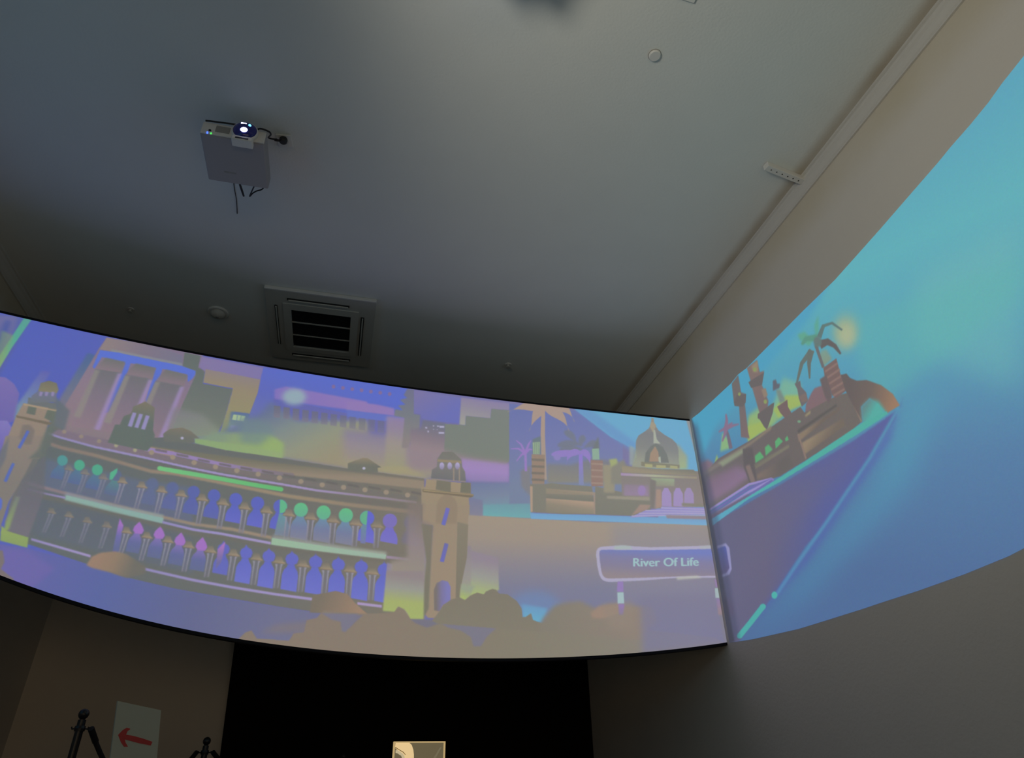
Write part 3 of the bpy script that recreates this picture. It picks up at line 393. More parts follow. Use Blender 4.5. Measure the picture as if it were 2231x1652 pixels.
[[[-1733, 2733], [-1734, 2724], [-1738, 2717], [-1746, 2715], [-1754, 2719], [-1759, 2727], [-1758, 2737], [-1753, 2744], [-1746, 2745], [-1738, 2741]], [[150, 134, 122]], None, 1, 3],
[[[-1632, 2724], [-1632, 2715], [-1636, 2708], [-1644, 2706], [-1651, 2710], [-1655, 2719], [-1655, 2728], [-1651, 2735], [-1643, 2736], [-1636, 2732]], [[164, 158, 130]], None, 1, 3],
[[[-1515, 2713], [-1516, 2704], [-1520, 2697], [-1528, 2695], [-1535, 2700], [-1539, 2708], [-1539, 2717], [-1534, 2724], [-1527, 2726], [-1520, 2721]], [[164, 158, 130]], None, 1, 3],
[[[-2033, 2730], [-1973, 2716], [-1763, 2692], [-1478, 2677], [-1272, 2661], [-1152, 2652], [-959, 2641], [-750, 2635], [-533, 2627], [-292, 2614], [-48, 2614], [242, 2611], [481, 2603], [482, 2584], [243, 2592], [-46, 2595], [-290, 2596], [-531, 2609], [-747, 2617], [-956, 2623], [-1148, 2635], [-1268, 2644], [-1474, 2660], [-1759, 2675], [-1968, 2700], [-2029, 2714]], [[146, 136, 182], [160, 146, 196], [164, 146, 190], [140, 126, 128]], [[-2014, 2706], [471, 2593]], 1, 2],
[[[-2027, 2706], [-1966, 2692], [-1757, 2667], [-1472, 2652], [-1266, 2636], [-1147, 2626], [-954, 2615], [-745, 2608], [-529, 2600], [-289, 2587], [-45, 2586], [244, 2583], [483, 2575], [486, 2530], [248, 2538], [-40, 2542], [-283, 2543], [-523, 2557], [-738, 2566], [-946, 2573], [-1138, 2585], [-1257, 2596], [-1463, 2612], [-1747, 2629], [-1956, 2654], [-2016, 2668]], [[110, 104, 100], [112, 106, 100]], None, 0.6, 12],
[[[-2002, 2661], [-1938, 2650], [-1749, 2638], [-1578, 2615], [-1402, 2589], [-1258, 2600], [-1075, 2590], [-886, 2578], [-690, 2564], [-487, 2548], [-266, 2542], [-39, 2535], [213, 2533], [471, 2528], [473, 2498], [215, 2503], [-36, 2506], [-263, 2513], [-483, 2519], [-685, 2536], [-881, 2551], [-1070, 2563], [-1253, 2573], [-1396, 2563], [-1572, 2589], [-1742, 2612], [-1932, 2625], [-1995, 2636]], [[136, 120, 112], [152, 134, 114], [154, 136, 112], [140, 124, 110]], [[-1997, 2642], [457, 2516]], 1, 6],
[[[-1353, 2591], [-1141, 2586], [-950, 2580], [-741, 2570], [-538, 2562], [-538, 2596], [-741, 2603], [-951, 2613], [-1143, 2619], [-1356, 2623]], [[116, 196, 128], [100, 186, 114]], [[-1347, 2610], [-531, 2578]], 1, 2],
[[[-1342, 2609], [-1343, 2600], [-1348, 2593], [-1355, 2592], [-1363, 2596], [-1367, 2605], [-1367, 2614], [-1362, 2621], [-1354, 2622], [-1347, 2618]], [[116, 196, 128]], None, 1, 2],
[[[-523, 2581], [-524, 2571], [-531, 2563], [-540, 2562], [-548, 2567], [-553, 2576], [-551, 2587], [-545, 2594], [-536, 2595], [-527, 2590]], [[100, 186, 114]], None, 1, 2],
[[[-1994, 2544], [-1823, 2532], [-1646, 2518], [-1462, 2503], [-1295, 2504], [-1121, 2505], [-1062, 2219], [-1254, 2247], [-1440, 2273], [-1620, 2298], [-1794, 2321], [-1962, 2342]], [[96, 108, 136], [100, 106, 140]], None, 0.7, 21],
[[[-1968, 2279], [-1754, 2256], [-1530, 2230], [-1294, 2191], [-1048, 2149], [-998, 1911], [-1164, 1936], [-1325, 1961], [-1482, 1984], [-1634, 2006], [-1782, 2027], [-1925, 2046]], [[94, 100, 112], [96, 104, 124]], None, 0.7, 20],
[[[-2043, 2375], [-1836, 2346], [-1651, 2325], [-1459, 2302], [-1261, 2277], [-1070, 2255], [-825, 2251], [-548, 2221], [-545, 2198], [-821, 2228], [-1065, 2233], [-1256, 2255], [-1454, 2280], [-1646, 2304], [-1830, 2325], [-2037, 2354]], [[138, 120, 132], [150, 134, 118], [158, 138, 118]], [[-2038, 2358], [-553, 2208]], 1, 7],
[[[-1940, 2424], [-1941, 2461], [-1934, 2485], [-1924, 2504], [-1922, 2518], [-1894, 2520], [-1889, 2506], [-1878, 2488], [-1873, 2464], [-1872, 2421]], [[84, 120, 146], [88, 104, 148]], [[-1897, 2516], [-1907, 2427]], 1, 2],
[[[-1879, 2558], [-1877, 2543], [-1880, 2530], [-1887, 2521], [-1897, 2516], [-1908, 2516], [-1919, 2522], [-1928, 2532], [-1934, 2546], [-1936, 2560], [-1933, 2573], [-1926, 2583], [-1916, 2588], [-1905, 2587], [-1894, 2581], [-1885, 2571]], [[80, 150, 150]], None, 1, 2],
[[[-1843, 2408], [-1844, 2446], [-1838, 2471], [-1826, 2490], [-1825, 2504], [-1795, 2506], [-1790, 2492], [-1779, 2473], [-1774, 2449], [-1772, 2404]], [[84, 120, 146], [88, 104, 148]], [[-1799, 2502], [-1809, 2411]], 1, 2],
[[[-1780, 2545], [-1779, 2530], [-1782, 2517], [-1789, 2507], [-1799, 2502], [-1811, 2502], [-1822, 2508], [-1832, 2519], [-1837, 2533], [-1839, 2547], [-1836, 2560], [-1829, 2571], [-1819, 2576], [-1807, 2575], [-1795, 2569], [-1786, 2558]], [[78, 168, 138]], None, 1, 2],
[[[-1739, 2392], [-1741, 2432], [-1734, 2457], [-1722, 2477], [-1721, 2491], [-1690, 2493], [-1684, 2478], [-1672, 2459], [-1667, 2434], [-1665, 2388]], [[84, 120, 146], [88, 104, 148]], [[-1695, 2488], [-1703, 2394]], 1, 3],
[[[-1674, 2532], [-1673, 2517], [-1676, 2504], [-1684, 2493], [-1695, 2488], [-1707, 2489], [-1719, 2495], [-1728, 2506], [-1734, 2520], [-1736, 2535], [-1733, 2549], [-1725, 2559], [-1714, 2565], [-1702, 2564], [-1690, 2558], [-1680, 2547]], [[78, 168, 138]], None, 1, 3],
[[[-1627, 2370], [-1629, 2412], [-1622, 2437], [-1610, 2458], [-1608, 2473], [-1576, 2475], [-1570, 2459], [-1557, 2439], [-1551, 2414], [-1549, 2366]], [[84, 140, 140], [92, 104, 145]], [[-1582, 2469], [-1590, 2373]], 0.8, 4],
[[[-1560, 2515], [-1558, 2499], [-1562, 2485], [-1570, 2475], [-1582, 2469], [-1594, 2470], [-1607, 2477], [-1617, 2488], [-1623, 2503], [-1624, 2518], [-1620, 2532], [-1612, 2543], [-1601, 2548], [-1588, 2548], [-1576, 2541], [-1566, 2530]], [[92, 104, 140]], None, 0.8, 4],
[[[-1629, 2521], [-1596, 2562], [-1591, 2529], [-1606, 2473], [-1622, 2473]], [[84, 178, 140]], None, 1, 3],
[[[-1408, 2342], [-1410, 2388], [-1403, 2414], [-1390, 2436], [-1388, 2451], [-1353, 2453], [-1347, 2437], [-1333, 2416], [-1326, 2389], [-1323, 2337]], [[96, 106, 152], [96, 106, 150]], [[-1361, 2447], [-1367, 2345]], 0.75, 7],
[[[-1335, 2495], [-1334, 2479], [-1339, 2464], [-1348, 2453], [-1361, 2447], [-1375, 2448], [-1388, 2455], [-1398, 2468], [-1405, 2483], [-1406, 2500], [-1401, 2514], [-1392, 2526], [-1380, 2531], [-1366, 2531], [-1352, 2523], [-1342, 2511]], [[94, 106, 150]], None, 0.75, 7],
[[[-1282, 2329], [-1284, 2376], [-1277, 2404], [-1264, 2426], [-1262, 2442], [-1225, 2444], [-1218, 2427], [-1203, 2405], [-1196, 2377], [-1193, 2323]], [[92, 100, 165], [92, 102, 165]], [[-1234, 2437], [-1239, 2331]], 0.8, 6],
[[[-1207, 2487], [-1206, 2470], [-1211, 2454], [-1221, 2443], [-1234, 2437], [-1249, 2438], [-1263, 2446], [-1274, 2458], [-1280, 2474], [-1281, 2492], [-1276, 2507], [-1267, 2518], [-1253, 2524], [-1239, 2523], [-1225, 2516], [-1214, 2503]], [[90, 102, 158]], None, 0.8, 6],
[[[-1148, 2316], [-1151, 2365], [-1144, 2393], [-1130, 2416], [-1128, 2432], [-1089, 2434], [-1082, 2417], [-1066, 2394], [-1058, 2365], [-1054, 2309]], [[88, 96, 172], [90, 100, 165]], [[-1100, 2428], [-1102, 2318]], 1, 4],
[[[-1070, 2479], [-1070, 2461], [-1075, 2445], [-1086, 2433], [-1100, 2428], [-1115, 2429], [-1129, 2436], [-1140, 2450], [-1147, 2466], [-1148, 2484], [-1142, 2500], [-1132, 2511], [-1118, 2517], [-1103, 2516], [-1088, 2509], [-1077, 2495]], [[88, 98, 170]], None, 1, 4],
[[[-1017, 2305], [-1020, 2355], [-1012, 2384], [-998, 2408], [-996, 2425], [-955, 2426], [-948, 2408], [-931, 2384], [-922, 2355], [-919, 2298]], [[88, 96, 184], [92, 100, 172]], [[-967, 2419], [-969, 2307]], 1, 3],
[[[-935, 2472], [-935, 2454], [-941, 2437], [-952, 2425], [-967, 2419], [-983, 2421], [-998, 2429], [-1010, 2442], [-1016, 2460], [-1017, 2478], [-1011, 2494], [-1000, 2507], [-985, 2513], [-969, 2512], [-954, 2503], [-942, 2489]], [[88, 98, 180]], None, 1, 3],
[[[-874, 2293], [-877, 2344], [-870, 2374], [-854, 2398], [-852, 2416], [-809, 2417], [-801, 2398], [-784, 2374], [-774, 2343], [-771, 2285]], [[90, 98, 192], [100, 104, 200]], [[-822, 2410], [-824, 2295]], 1, 2],
[[[-788, 2465], [-788, 2446], [-795, 2428], [-807, 2416], [-822, 2410], [-839, 2411], [-855, 2420], [-867, 2434], [-874, 2452], [-874, 2471], [-868, 2488], [-856, 2501], [-840, 2507], [-823, 2506], [-807, 2497], [-795, 2483]], [[90, 98, 190]], None, 1, 2],
[[[-729, 2281], [-732, 2332], [-724, 2363], [-708, 2388], [-705, 2407], [-659, 2408], [-652, 2388], [-633, 2363], [-624, 2331], [-621, 2272]], [[90, 98, 192], [100, 104, 200]], [[-675, 2401], [-676, 2283]], 1, 2],
[[[-638, 2457], [-638, 2437], [-645, 2420], [-658, 2407], [-675, 2401], [-692, 2402], [-709, 2411], [-721, 2426], [-728, 2445], [-728, 2464], [-721, 2482], [-708, 2495], [-692, 2501], [-674, 2500], [-657, 2491], [-644, 2476]], [[90, 98, 190]], None, 1, 2],
[[[-575, 2278], [-577, 2324], [-569, 2356], [-552, 2382], [-549, 2401], [-500, 2402], [-493, 2382], [-473, 2355], [-463, 2322], [-461, 2268]], [[92, 98, 192], [96, 100, 196]], [[-517, 2394], [-519, 2279]], 1, 3],
[[[-478, 2453], [-478, 2432], [-486, 2414], [-500, 2401], [-517, 2394], [-536, 2396], [-553, 2405], [-566, 2421], [-573, 2440], [-572, 2461], [-565, 2479], [-551, 2493], [-534, 2499], [-515, 2498], [-497, 2488], [-484, 2473]], [[90, 98, 190]], None, 1, 3],
[[[-535, 2499], [-524, 2500], [-513, 2497], [-502, 2492], [-493, 2484], [-486, 2475], [-480, 2464], [-477, 2451], [-477, 2439], [-480, 2427], [-484, 2416], [-491, 2407], [-500, 2400], [-511, 2396], [-522, 2394]], [[96, 184, 138]], None, 1, 2],
[[[-525, 2393], [-486, 2391], [-434, 2297], [-436, 2228], [-534, 2231]], [[100, 150, 160], [120, 130, 150]], [[-512, 2391], [-489, 2239]], 1, 5],
[[[-427, 2224], [-432, 2314], [-423, 2347], [-405, 2374], [-402, 2393], [-352, 2394], [-344, 2373], [-323, 2345], [-313, 2311], [-309, 2213]], [[108, 140, 168], [116, 124, 160], [130, 130, 152]], [[-370, 2386], [-369, 2225]], 1, 3],
[[[-328, 2446], [-329, 2425], [-337, 2406], [-352, 2392], [-370, 2386], [-390, 2388], [-408, 2397], [-421, 2414], [-428, 2434], [-427, 2455], [-419, 2474], [-404, 2488], [-386, 2494], [-366, 2493], [-348, 2483], [-335, 2466]], [[98, 190, 134], [100, 176, 146]], None, 1, 3],
[[[-265, 2222], [-270, 2310], [-261, 2344], [-243, 2371], [-239, 2391], [-187, 2391], [-179, 2370], [-159, 2341], [-147, 2307], [-144, 2210]], [[108, 140, 168], [116, 124, 160], [130, 130, 152]], [[-208, 2383], [-206, 2223]], 1, 3],
[[[-163, 2444], [-164, 2422], [-173, 2403], [-189, 2389], [-208, 2383], [-228, 2385], [-246, 2395], [-259, 2411], [-266, 2432], [-265, 2453], [-256, 2473], [-241, 2487], [-222, 2493], [-201, 2492], [-183, 2481], [-170, 2465]], [[98, 190, 134], [100, 176, 146]], None, 1, 3],
[[[-105, 2219], [-109, 2306], [-99, 2340], [-80, 2367], [-76, 2387], [-23, 2387], [-15, 2365], [6, 2337], [18, 2302], [20, 2207]], [[108, 140, 168], [116, 124, 160], [130, 130, 152]], [[-45, 2379], [-43, 2220]], 1, 3],
[[[2, 2441], [1, 2419], [-9, 2399], [-25, 2385], [-45, 2379], [-65, 2381], [-83, 2391], [-97, 2408], [-103, 2429], [-102, 2451], [-92, 2470], [-77, 2485], [-57, 2491], [-36, 2489], [-17, 2479], [-4, 2462]], [[98, 190, 134], [100, 176, 146]], None, 1, 3],
[[[52, 2250], [49, 2299], [59, 2334], [79, 2361], [83, 2382], [138, 2381], [146, 2359], [167, 2330], [179, 2295], [180, 2236]], [[98, 100, 206], [112, 108, 208]], [[115, 2373], [115, 2250]], 1, 3],
[[[164, 2435], [162, 2413], [152, 2394], [135, 2380], [115, 2373], [94, 2376], [75, 2386], [62, 2403], [56, 2424], [58, 2447], [67, 2466], [84, 2481], [104, 2487], [126, 2485], [144, 2474], [158, 2457]], [[96, 100, 205]], None, 1, 3],
[[[110, 2373], [98, 2374], [87, 2378], [76, 2385], [68, 2394], [61, 2405], [57, 2417], [55, 2429], [56, 2442], [60, 2454], [67, 2465], [75, 2474], [85, 2481], [97, 2486], [109, 2487]], [[98, 176, 138]], None, 1, 2],
[[[70, 2375], [112, 2372], [115, 2231], [78, 2231]], [[104, 140, 160], [116, 122, 170]], [[81, 2369], [93, 2246]], 1, 5],
[[[222, 2260], [221, 2293], [231, 2328], [251, 2356], [256, 2376], [312, 2376], [319, 2353], [341, 2324], [353, 2287], [353, 2245]], [[116, 106, 200], [120, 112, 200]], [[288, 2368], [287, 2260]], 1, 3],
[[[339, 2430], [337, 2408], [326, 2388], [309, 2374], [288, 2368], [266, 2370], [247, 2381], [234, 2398], [228, 2420], [230, 2442], [241, 2462], [258, 2477], [279, 2483], [301, 2481], [320, 2470], [333, 2452]], [[124, 110, 188]], None, 1, 3],
[[[384, 2259], [383, 2292], [394, 2327], [415, 2355], [420, 2376], [477, 2375], [485, 2352], [507, 2322], [518, 2286], [518, 2244]], [[110, 106, 150], [118, 110, 140]], [[452, 2367], [451, 2259]], 0.6, 14],
[[[506, 2431], [503, 2408], [491, 2388], [474, 2373], [452, 2367], [430, 2370], [411, 2381], [398, 2399], [392, 2420], [395, 2443], [406, 2464], [423, 2478], [445, 2485], [467, 2482], [487, 2471], [500, 2453]], [[110, 108, 150]], None, 0.6, 14],
[[[-1495, 2141], [-1499, 2221], [-1467, 2176], [-1464, 2133], [-1448, 1994], [-1485, 1996]], [[164, 112, 196], [110, 108, 170], [98, 104, 150]], [[-1489, 2179], [-1452, 2030]], 1, 3],
[[[-1416, 2011], [-1418, 2079], [-1411, 2103], [-1398, 2122], [-1397, 2136], [-1364, 2136], [-1358, 2122], [-1346, 2102], [-1340, 2078], [-1338, 2004]], [[128, 112, 180], [98, 104, 156], [98, 106, 146]], [[-1370, 2132], [-1378, 2012]], 1, 3],
[[[-1407, 2154], [-1405, 2179], [-1383, 2218], [-1358, 2184], [-1344, 2159], [-1351, 2134], [-1390, 2133]], [[164, 112, 196]], None, 1, 3],
[[[-1290, 1992], [-1293, 2061], [-1286, 2086], [-1273, 2105], [-1271, 2119], [-1236, 2120], [-1230, 2105], [-1217, 2085], [-1210, 2060], [-1208, 1984]], [[128, 112, 180], [98, 104, 156], [98, 106, 146]], [[-1244, 2115], [-1250, 1993]], 1, 3],
[[[-1283, 2138], [-1280, 2164], [-1256, 2204], [-1230, 2169], [-1216, 2143], [-1224, 2118], [-1266, 2116]], [[164, 112, 196]], None, 1, 3],
[[[-1159, 1961], [-1162, 2031], [-1155, 2057], [-1142, 2077], [-1140, 2091], [-1104, 2092], [-1097, 2076], [-1083, 2055], [-1075, 2029], [-1072, 1953]], [[128, 112, 180], [98, 104, 156], [98, 106, 146]], [[-1113, 2086], [-1117, 1962]], 1, 3],
[[[-1153, 2111], [-1150, 2138], [-1124, 2179], [-1098, 2143], [-1083, 2115], [-1092, 2089], [-1136, 2088]], [[164, 112, 196]], None, 1, 3],
[[[-1025, 1937], [-1028, 2010], [-1021, 2036], [-1007, 2057], [-1005, 2072], [-967, 2072], [-960, 2056], [-945, 2034], [-937, 2007], [-933, 1928]], [[128, 112, 180], [98, 104, 156], [98, 106, 146]], [[-978, 2067], [-980, 1938]], 1, 3],
[[[-1020, 2092], [-1016, 2120], [-988, 2163], [-960, 2125], [-945, 2096], [-955, 2069], [-1001, 2068]], [[164, 112, 196]], None, 1, 3],
[[[-884, 1929], [-888, 1995], [-880, 2022], [-866, 2043], [-864, 2059], [-823, 2059], [-816, 2042], [-800, 2019], [-792, 1992], [-788, 1919]], [[96, 100, 190], [100, 104, 190]], [[-836, 2053], [-837, 1929]], 1, 3],
[[[-883, 2092], [-878, 2117], [-859, 2133], [-855, 2154], [-841, 2135], [-816, 2122], [-804, 2101], [-808, 2069], [-836, 2053], [-868, 2063]], [[98, 100, 190]], None, 1, 3],
[[[-880, 2089], [-842, 2149], [-839, 2084], [-841, 2005], [-866, 1955]], [[170, 116, 190], [112, 108, 160]], [[-868, 2113], [-852, 2003]], 1, 4],
[[[-737, 1884], [-742, 1980], [-734, 2008], [-719, 2030], [-716, 2046], [-674, 2046], [-667, 2029], [-650, 2005], [-641, 1977], [-637, 1873]], [[98, 104, 198], [110, 114, 206]], [[-688, 2040], [-688, 1884]], 1, 2],
[[[-736, 2081], [-731, 2107], [-711, 2123], [-706, 2144], [-692, 2125], [-666, 2112], [-654, 2090], [-659, 2057], [-688, 2040], [-721, 2050]], [[100, 104, 196]], None, 1, 2],
[[[-588, 1866], [-593, 1970], [-585, 1998], [-569, 2021], [-566, 2038], [-522, 2037], [-515, 2019], [-497, 1995], [-488, 1965], [-484, 1855]], [[98, 104, 198], [110, 114, 206]], [[-537, 2031], [-537, 1866]], 1, 2],
[[[-587, 2073], [-582, 2100], [-560, 2117], [-554, 2139], [-540, 2119], [-513, 2105], [-501, 2082], [-506, 2048], [-537, 2031], [-572, 2042]], [[100, 104, 196]], None, 1, 2],
[[[-434, 1857], [-439, 1961], [-431, 1991], [-414, 2014], [-411, 2031], [-364, 2031], [-357, 2012], [-338, 1987], [-329, 1956], [-325, 1845]], [[98, 104, 198], [110, 114, 206]], [[-381, 2024], [-380, 1857]], 1, 2],
[[[-433, 2068], [-427, 2096], [-404, 2113], [-398, 2136], [-383, 2115], [-355, 2100], [-342, 2077], [-349, 2042], [-381, 2024], [-418, 2036]], [[100, 104, 196]], None, 1, 2],
[[[-271, 1848], [-276, 1955], [-268, 1985], [-250, 2009], [-247, 2026], [-199, 2025], [-192, 2006], [-173, 1981], [-162, 1950], [-158, 1835]], [[98, 104, 198], [110, 114, 206]], [[-218, 2019], [-216, 1847]], 1, 3],
[[[-271, 2064], [-263, 2092], [-239, 2109], [-233, 2132], [-218, 2111], [-189, 2096], [-177, 2072], [-184, 2036], [-218, 2019], [-255, 2030]], [[100, 104, 196]], None, 1, 3],
[[[-112, 1838], [-117, 1948], [-108, 1978], [-91, 2002], [-87, 2020], [-38, 2019], [-31, 1999], [-12, 1973], [-1, 1942], [2, 1824]], [[98, 104, 198], [110, 114, 206]], [[-58, 2012], [-56, 1837]], 1, 3],
[[[-111, 2058], [-103, 2086], [-78, 2103], [-71, 2127], [-56, 2105], [-27, 2090], [-15, 2065], [-23, 2030], [-58, 2012], [-96, 2024]], [[100, 104, 196]], None, 1, 3],
[[[50, 1830], [46, 1944], [55, 1974], [74, 1998], [77, 2016], [127, 2015], [134, 1995], [154, 1969], [164, 1937], [167, 1815]], [[98, 104, 198], [110, 114, 206]], [[107, 2008], [108, 1829]], 1, 3],
[[[53, 2054], [62, 2083], [87, 2100], [95, 2124], [110, 2102], [139, 2086], [151, 2062], [142, 2026], [107, 2008], [68, 2020]], [[100, 104, 196]], None, 1, 3],
[[[216, 1820], [213, 1936], [223, 1966], [241, 1990], [245, 2008], [296, 2006], [303, 1987], [323, 1960], [333, 1929], [335, 1805]], [[98, 104, 198], [110, 114, 206]], [[274, 2000], [275, 1819]], 1, 3],
[[[221, 2047], [230, 2075], [257, 2093], [265, 2116], [279, 2094], [309, 2079], [321, 2054], [311, 2017], [274, 2000], [235, 2012]], [[100, 104, 196]], None, 1, 3],
[[[286, 2106], [332, 2092], [337, 1761], [296, 1775]], [[140, 128, 160], [150, 150, 150]], [[311, 2091], [318, 1792]], 1, 5],
[[[-1865, 2487], [-1843, 2491], [-1849, 2364], [-1866, 2361]], [[118, 114, 140], [116, 112, 146], [120, 116, 136]], [[-1857, 2498], [-1822, 2370]], 0.21, 3],
[[[-1870, 2486], [-1860, 2488], [-1859, 2468], [-1862, 2362], [-1867, 2361], [-1865, 2467]], [[154, 150, 166], [146, 144, 160], [132, 128, 140]], [[-1857, 2498], [-1822, 2370]], 0.54, 2],
[[[-1848, 2490], [-1839, 2492], [-1842, 2472], [-1847, 2365], [-1852, 2364], [-1848, 2471]], [[154, 150, 166], [146, 144, 160], [132, 128, 140]], [[-1857, 2498], [-1822, 2370]], 0.54, 2],
[[[-1881, 2496], [-1875, 2509], [-1876, 2529], [-1854, 2531], [-1842, 2509], [-1830, 2497], [-1830, 2492], [-1880, 2493]], [[120, 114, 104], [138, 126, 110], [166, 146, 120]], [[-1865, 2528], [-1856, 2495]], 0.54, 3],
[[[-1881, 2496], [-1830, 2497], [-1829, 2493], [-1879, 2491]], [[128, 104, 90]], None, 0.39, 1],
[[[-1774, 2476], [-1751, 2481], [-1755, 2350], [-1774, 2346]], [[118, 114, 140], [116, 112, 146], [120, 116, 136]], [[-1765, 2488], [-1730, 2354]], 0.21, 3],
[[[-1778, 2475], [-1769, 2477], [-1768, 2458], [-1769, 2347], [-1775, 2346], [-1773, 2456]], [[154, 150, 166], [146, 144, 160], [132, 128, 140]], [[-1765, 2488], [-1730, 2354]], 0.54, 2],
[[[-1756, 2480], [-1746, 2482], [-1749, 2461], [-1754, 2350], [-1759, 2349], [-1755, 2460]], [[154, 150, 166], [146, 144, 160], [132, 128, 140]], [[-1765, 2488], [-1730, 2354]], 0.54, 2],
[[[-1790, 2486], [-1784, 2499], [-1785, 2519], [-1761, 2522], [-1749, 2498], [-1736, 2487], [-1737, 2482], [-1789, 2483]], [[120, 114, 104], [138, 126, 110], [166, 146, 120]], [[-1773, 2519], [-1764, 2485]], 0.54, 4],
[[[-1790, 2486], [-1736, 2487], [-1735, 2482], [-1789, 2481]], [[128, 104, 90]], None, 0.39, 1],
[[[-1667, 2462], [-1642, 2467], [-1646, 2331], [-1666, 2328]], [[118, 114, 140], [116, 112, 146], [120, 116, 136]], [[-1657, 2474], [-1622, 2336]], 0.21, 3],
[[[-1672, 2461], [-1661, 2463], [-1660, 2444], [-1661, 2329], [-1667, 2328], [-1666, 2443]], [[154, 150, 166], [146, 144, 160], [132, 128, 140]], [[-1657, 2474], [-1622, 2336]], 0.54, 2],
[[[-1648, 2466], [-1637, 2468], [-1641, 2447], [-1645, 2332], [-1650, 2331], [-1647, 2446]], [[154, 150, 166], [146, 144, 160], [132, 128, 140]], [[-1657, 2474], [-1622, 2336]], 0.54, 2],
[[[-1684, 2472], [-1677, 2486], [-1678, 2507], [-1653, 2510], [-1641, 2485], [-1627, 2473], [-1628, 2468], [-1683, 2469]], [[120, 114, 104], [138, 126, 110], [166, 146, 120]], [[-1665, 2507], [-1656, 2471]], 0.54, 4],
[[[-1684, 2472], [-1627, 2473], [-1626, 2469], [-1683, 2467]], [[128, 104, 90]], None, 0.39, 2],
[[[-1555, 2456], [-1529, 2460], [-1532, 2319], [-1554, 2316]], [[118, 114, 140], [116, 112, 146], [120, 116, 136]], [[-1545, 2467], [-1510, 2323]], 0.35, 3],
[[[-1561, 2454], [-1550, 2457], [-1549, 2437], [-1549, 2317], [-1555, 2316], [-1555, 2436]], [[154, 150, 166], [146, 144, 160], [132, 128, 140]], [[-1545, 2467], [-1510, 2323]], 0.9, 2],
[[[-1535, 2459], [-1524, 2461], [-1528, 2441], [-1531, 2320], [-1537, 2319], [-1534, 2440]], [[154, 150, 166], [146, 144, 160], [132, 128, 140]], [[-1545, 2467], [-1510, 2323]], 0.9, 2],
[[[-1574, 2465], [-1566, 2480], [-1567, 2503], [-1540, 2505], [-1527, 2479], [-1513, 2467], [-1514, 2462], [-1573, 2462]], [[120, 114, 104], [138, 126, 110], [166, 146, 120]], [[-1553, 2502], [-1544, 2464]], 0.9, 4],
[[[-1574, 2465], [-1513, 2467], [-1512, 2462], [-1572, 2460]], [[128, 104, 90]], None, 0.65, 2],
[[[-1439, 2443], [-1411, 2448], [-1413, 2302], [-1436, 2298]], [[118, 114, 140], [116, 112, 146], [120, 116, 136]], [[-1427, 2456], [-1392, 2305]], 0.35, 3],
[[[-1445, 2442], [-1433, 2444], [-1432, 2425], [-1431, 2299], [-1437, 2298], [-1439, 2424]], [[154, 150, 166], [146, 144, 160], [132, 128, 140]], [[-1427, 2456], [-1392, 2305]], 0.9, 2],
[[[-1417, 2447], [-1405, 2449], [-1409, 2429], [-1412, 2302], [-1418, 2301], [-1416, 2427]], [[154, 150, 166], [146, 144, 160], [132, 128, 140]], [[-1427, 2456], [-1392, 2305]], 0.9, 2],
[[[-1458, 2453], [-1450, 2469], [-1451, 2493], [-1422, 2495], [-1408, 2468], [-1393, 2455], [-1394, 2450], [-1457, 2450]], [[120, 114, 104], [138, 126, 110], [166, 146, 120]], [[-1436, 2492], [-1427, 2452]], 0.9, 4],
[[[-1458, 2453], [-1393, 2455], [-1392, 2450], [-1457, 2448]], [[128, 104, 90]], None, 0.65, 2],
[[[-1316, 2431], [-1287, 2436], [-1287, 2283], [-1311, 2279]], [[118, 114, 140], [116, 112, 146], [120, 116, 136]], [[-1304, 2443], [-1268, 2285]], 0.35, 3],
[[[-1323, 2430], [-1310, 2432], [-1308, 2412], [-1306, 2280], [-1313, 2279], [-1316, 2411]], [[154, 150, 166], [146, 144, 160], [132, 128, 140]], [[-1304, 2443], [-1268, 2285]], 0.9, 2],
[[[-1293, 2435], [-1280, 2437], [-1285, 2416], [-1286, 2283], [-1292, 2282], [-1292, 2415]], [[154, 150, 166], [146, 144, 160], [132, 128, 140]], [[-1304, 2443], [-1268, 2285]], 0.9, 2],
[[[-1336, 2441], [-1327, 2458], [-1328, 2482], [-1297, 2485], [-1283, 2456], [-1267, 2443], [-1269, 2437], [-1336, 2438]], [[120, 114, 104], [138, 126, 110], [166, 146, 120]], [[-1312, 2482], [-1303, 2440]], 0.9, 4],
[[[-1336, 2441], [-1267, 2443], [-1266, 2438], [-1335, 2436]], [[128, 104, 90]], None, 0.65, 2],
[[[-1193, 2421], [-1161, 2426], [-1159, 2266], [-1185, 2262]], [[118, 114, 140], [116, 112, 146], [120, 116, 136]], [[-1179, 2434], [-1144, 2268]], 0.35, 3],
[[[-1200, 2420], [-1186, 2422], [-1184, 2402], [-1180, 2263], [-1187, 2262], [-1192, 2401]], [[154, 150, 166], [146, 144, 160], [132, 128, 140]], [[-1179, 2434], [-1144, 2268]], 0.9, 3],
[[[-1168, 2425], [-1154, 2427], [-1159, 2406], [-1158, 2266], [-1165, 2265], [-1167, 2405]], [[154, 150, 166], [146, 144, 160], [132, 128, 140]], [[-1179, 2434], [-1144, 2268]], 0.9, 3],
[[[-1214, 2431], [-1204, 2449], [-1204, 2475], [-1172, 2477], [-1157, 2447], [-1141, 2433], [-1142, 2428], [-1213, 2428]], [[120, 114, 104], [138, 126, 110], [166, 146, 120]], [[-1188, 2474], [-1178, 2430]], 0.9, 4],
[[[-1214, 2431], [-1141, 2433], [-1140, 2428], [-1213, 2426]], [[128, 104, 90]], None, 0.65, 2],
[[[-1058, 2411], [-1025, 2416], [-1023, 2247], [-1050, 2243]], [[118, 114, 140], [116, 112, 146], [120, 116, 136]], [[-1044, 2423], [-1009, 2249]], 0.35, 3],
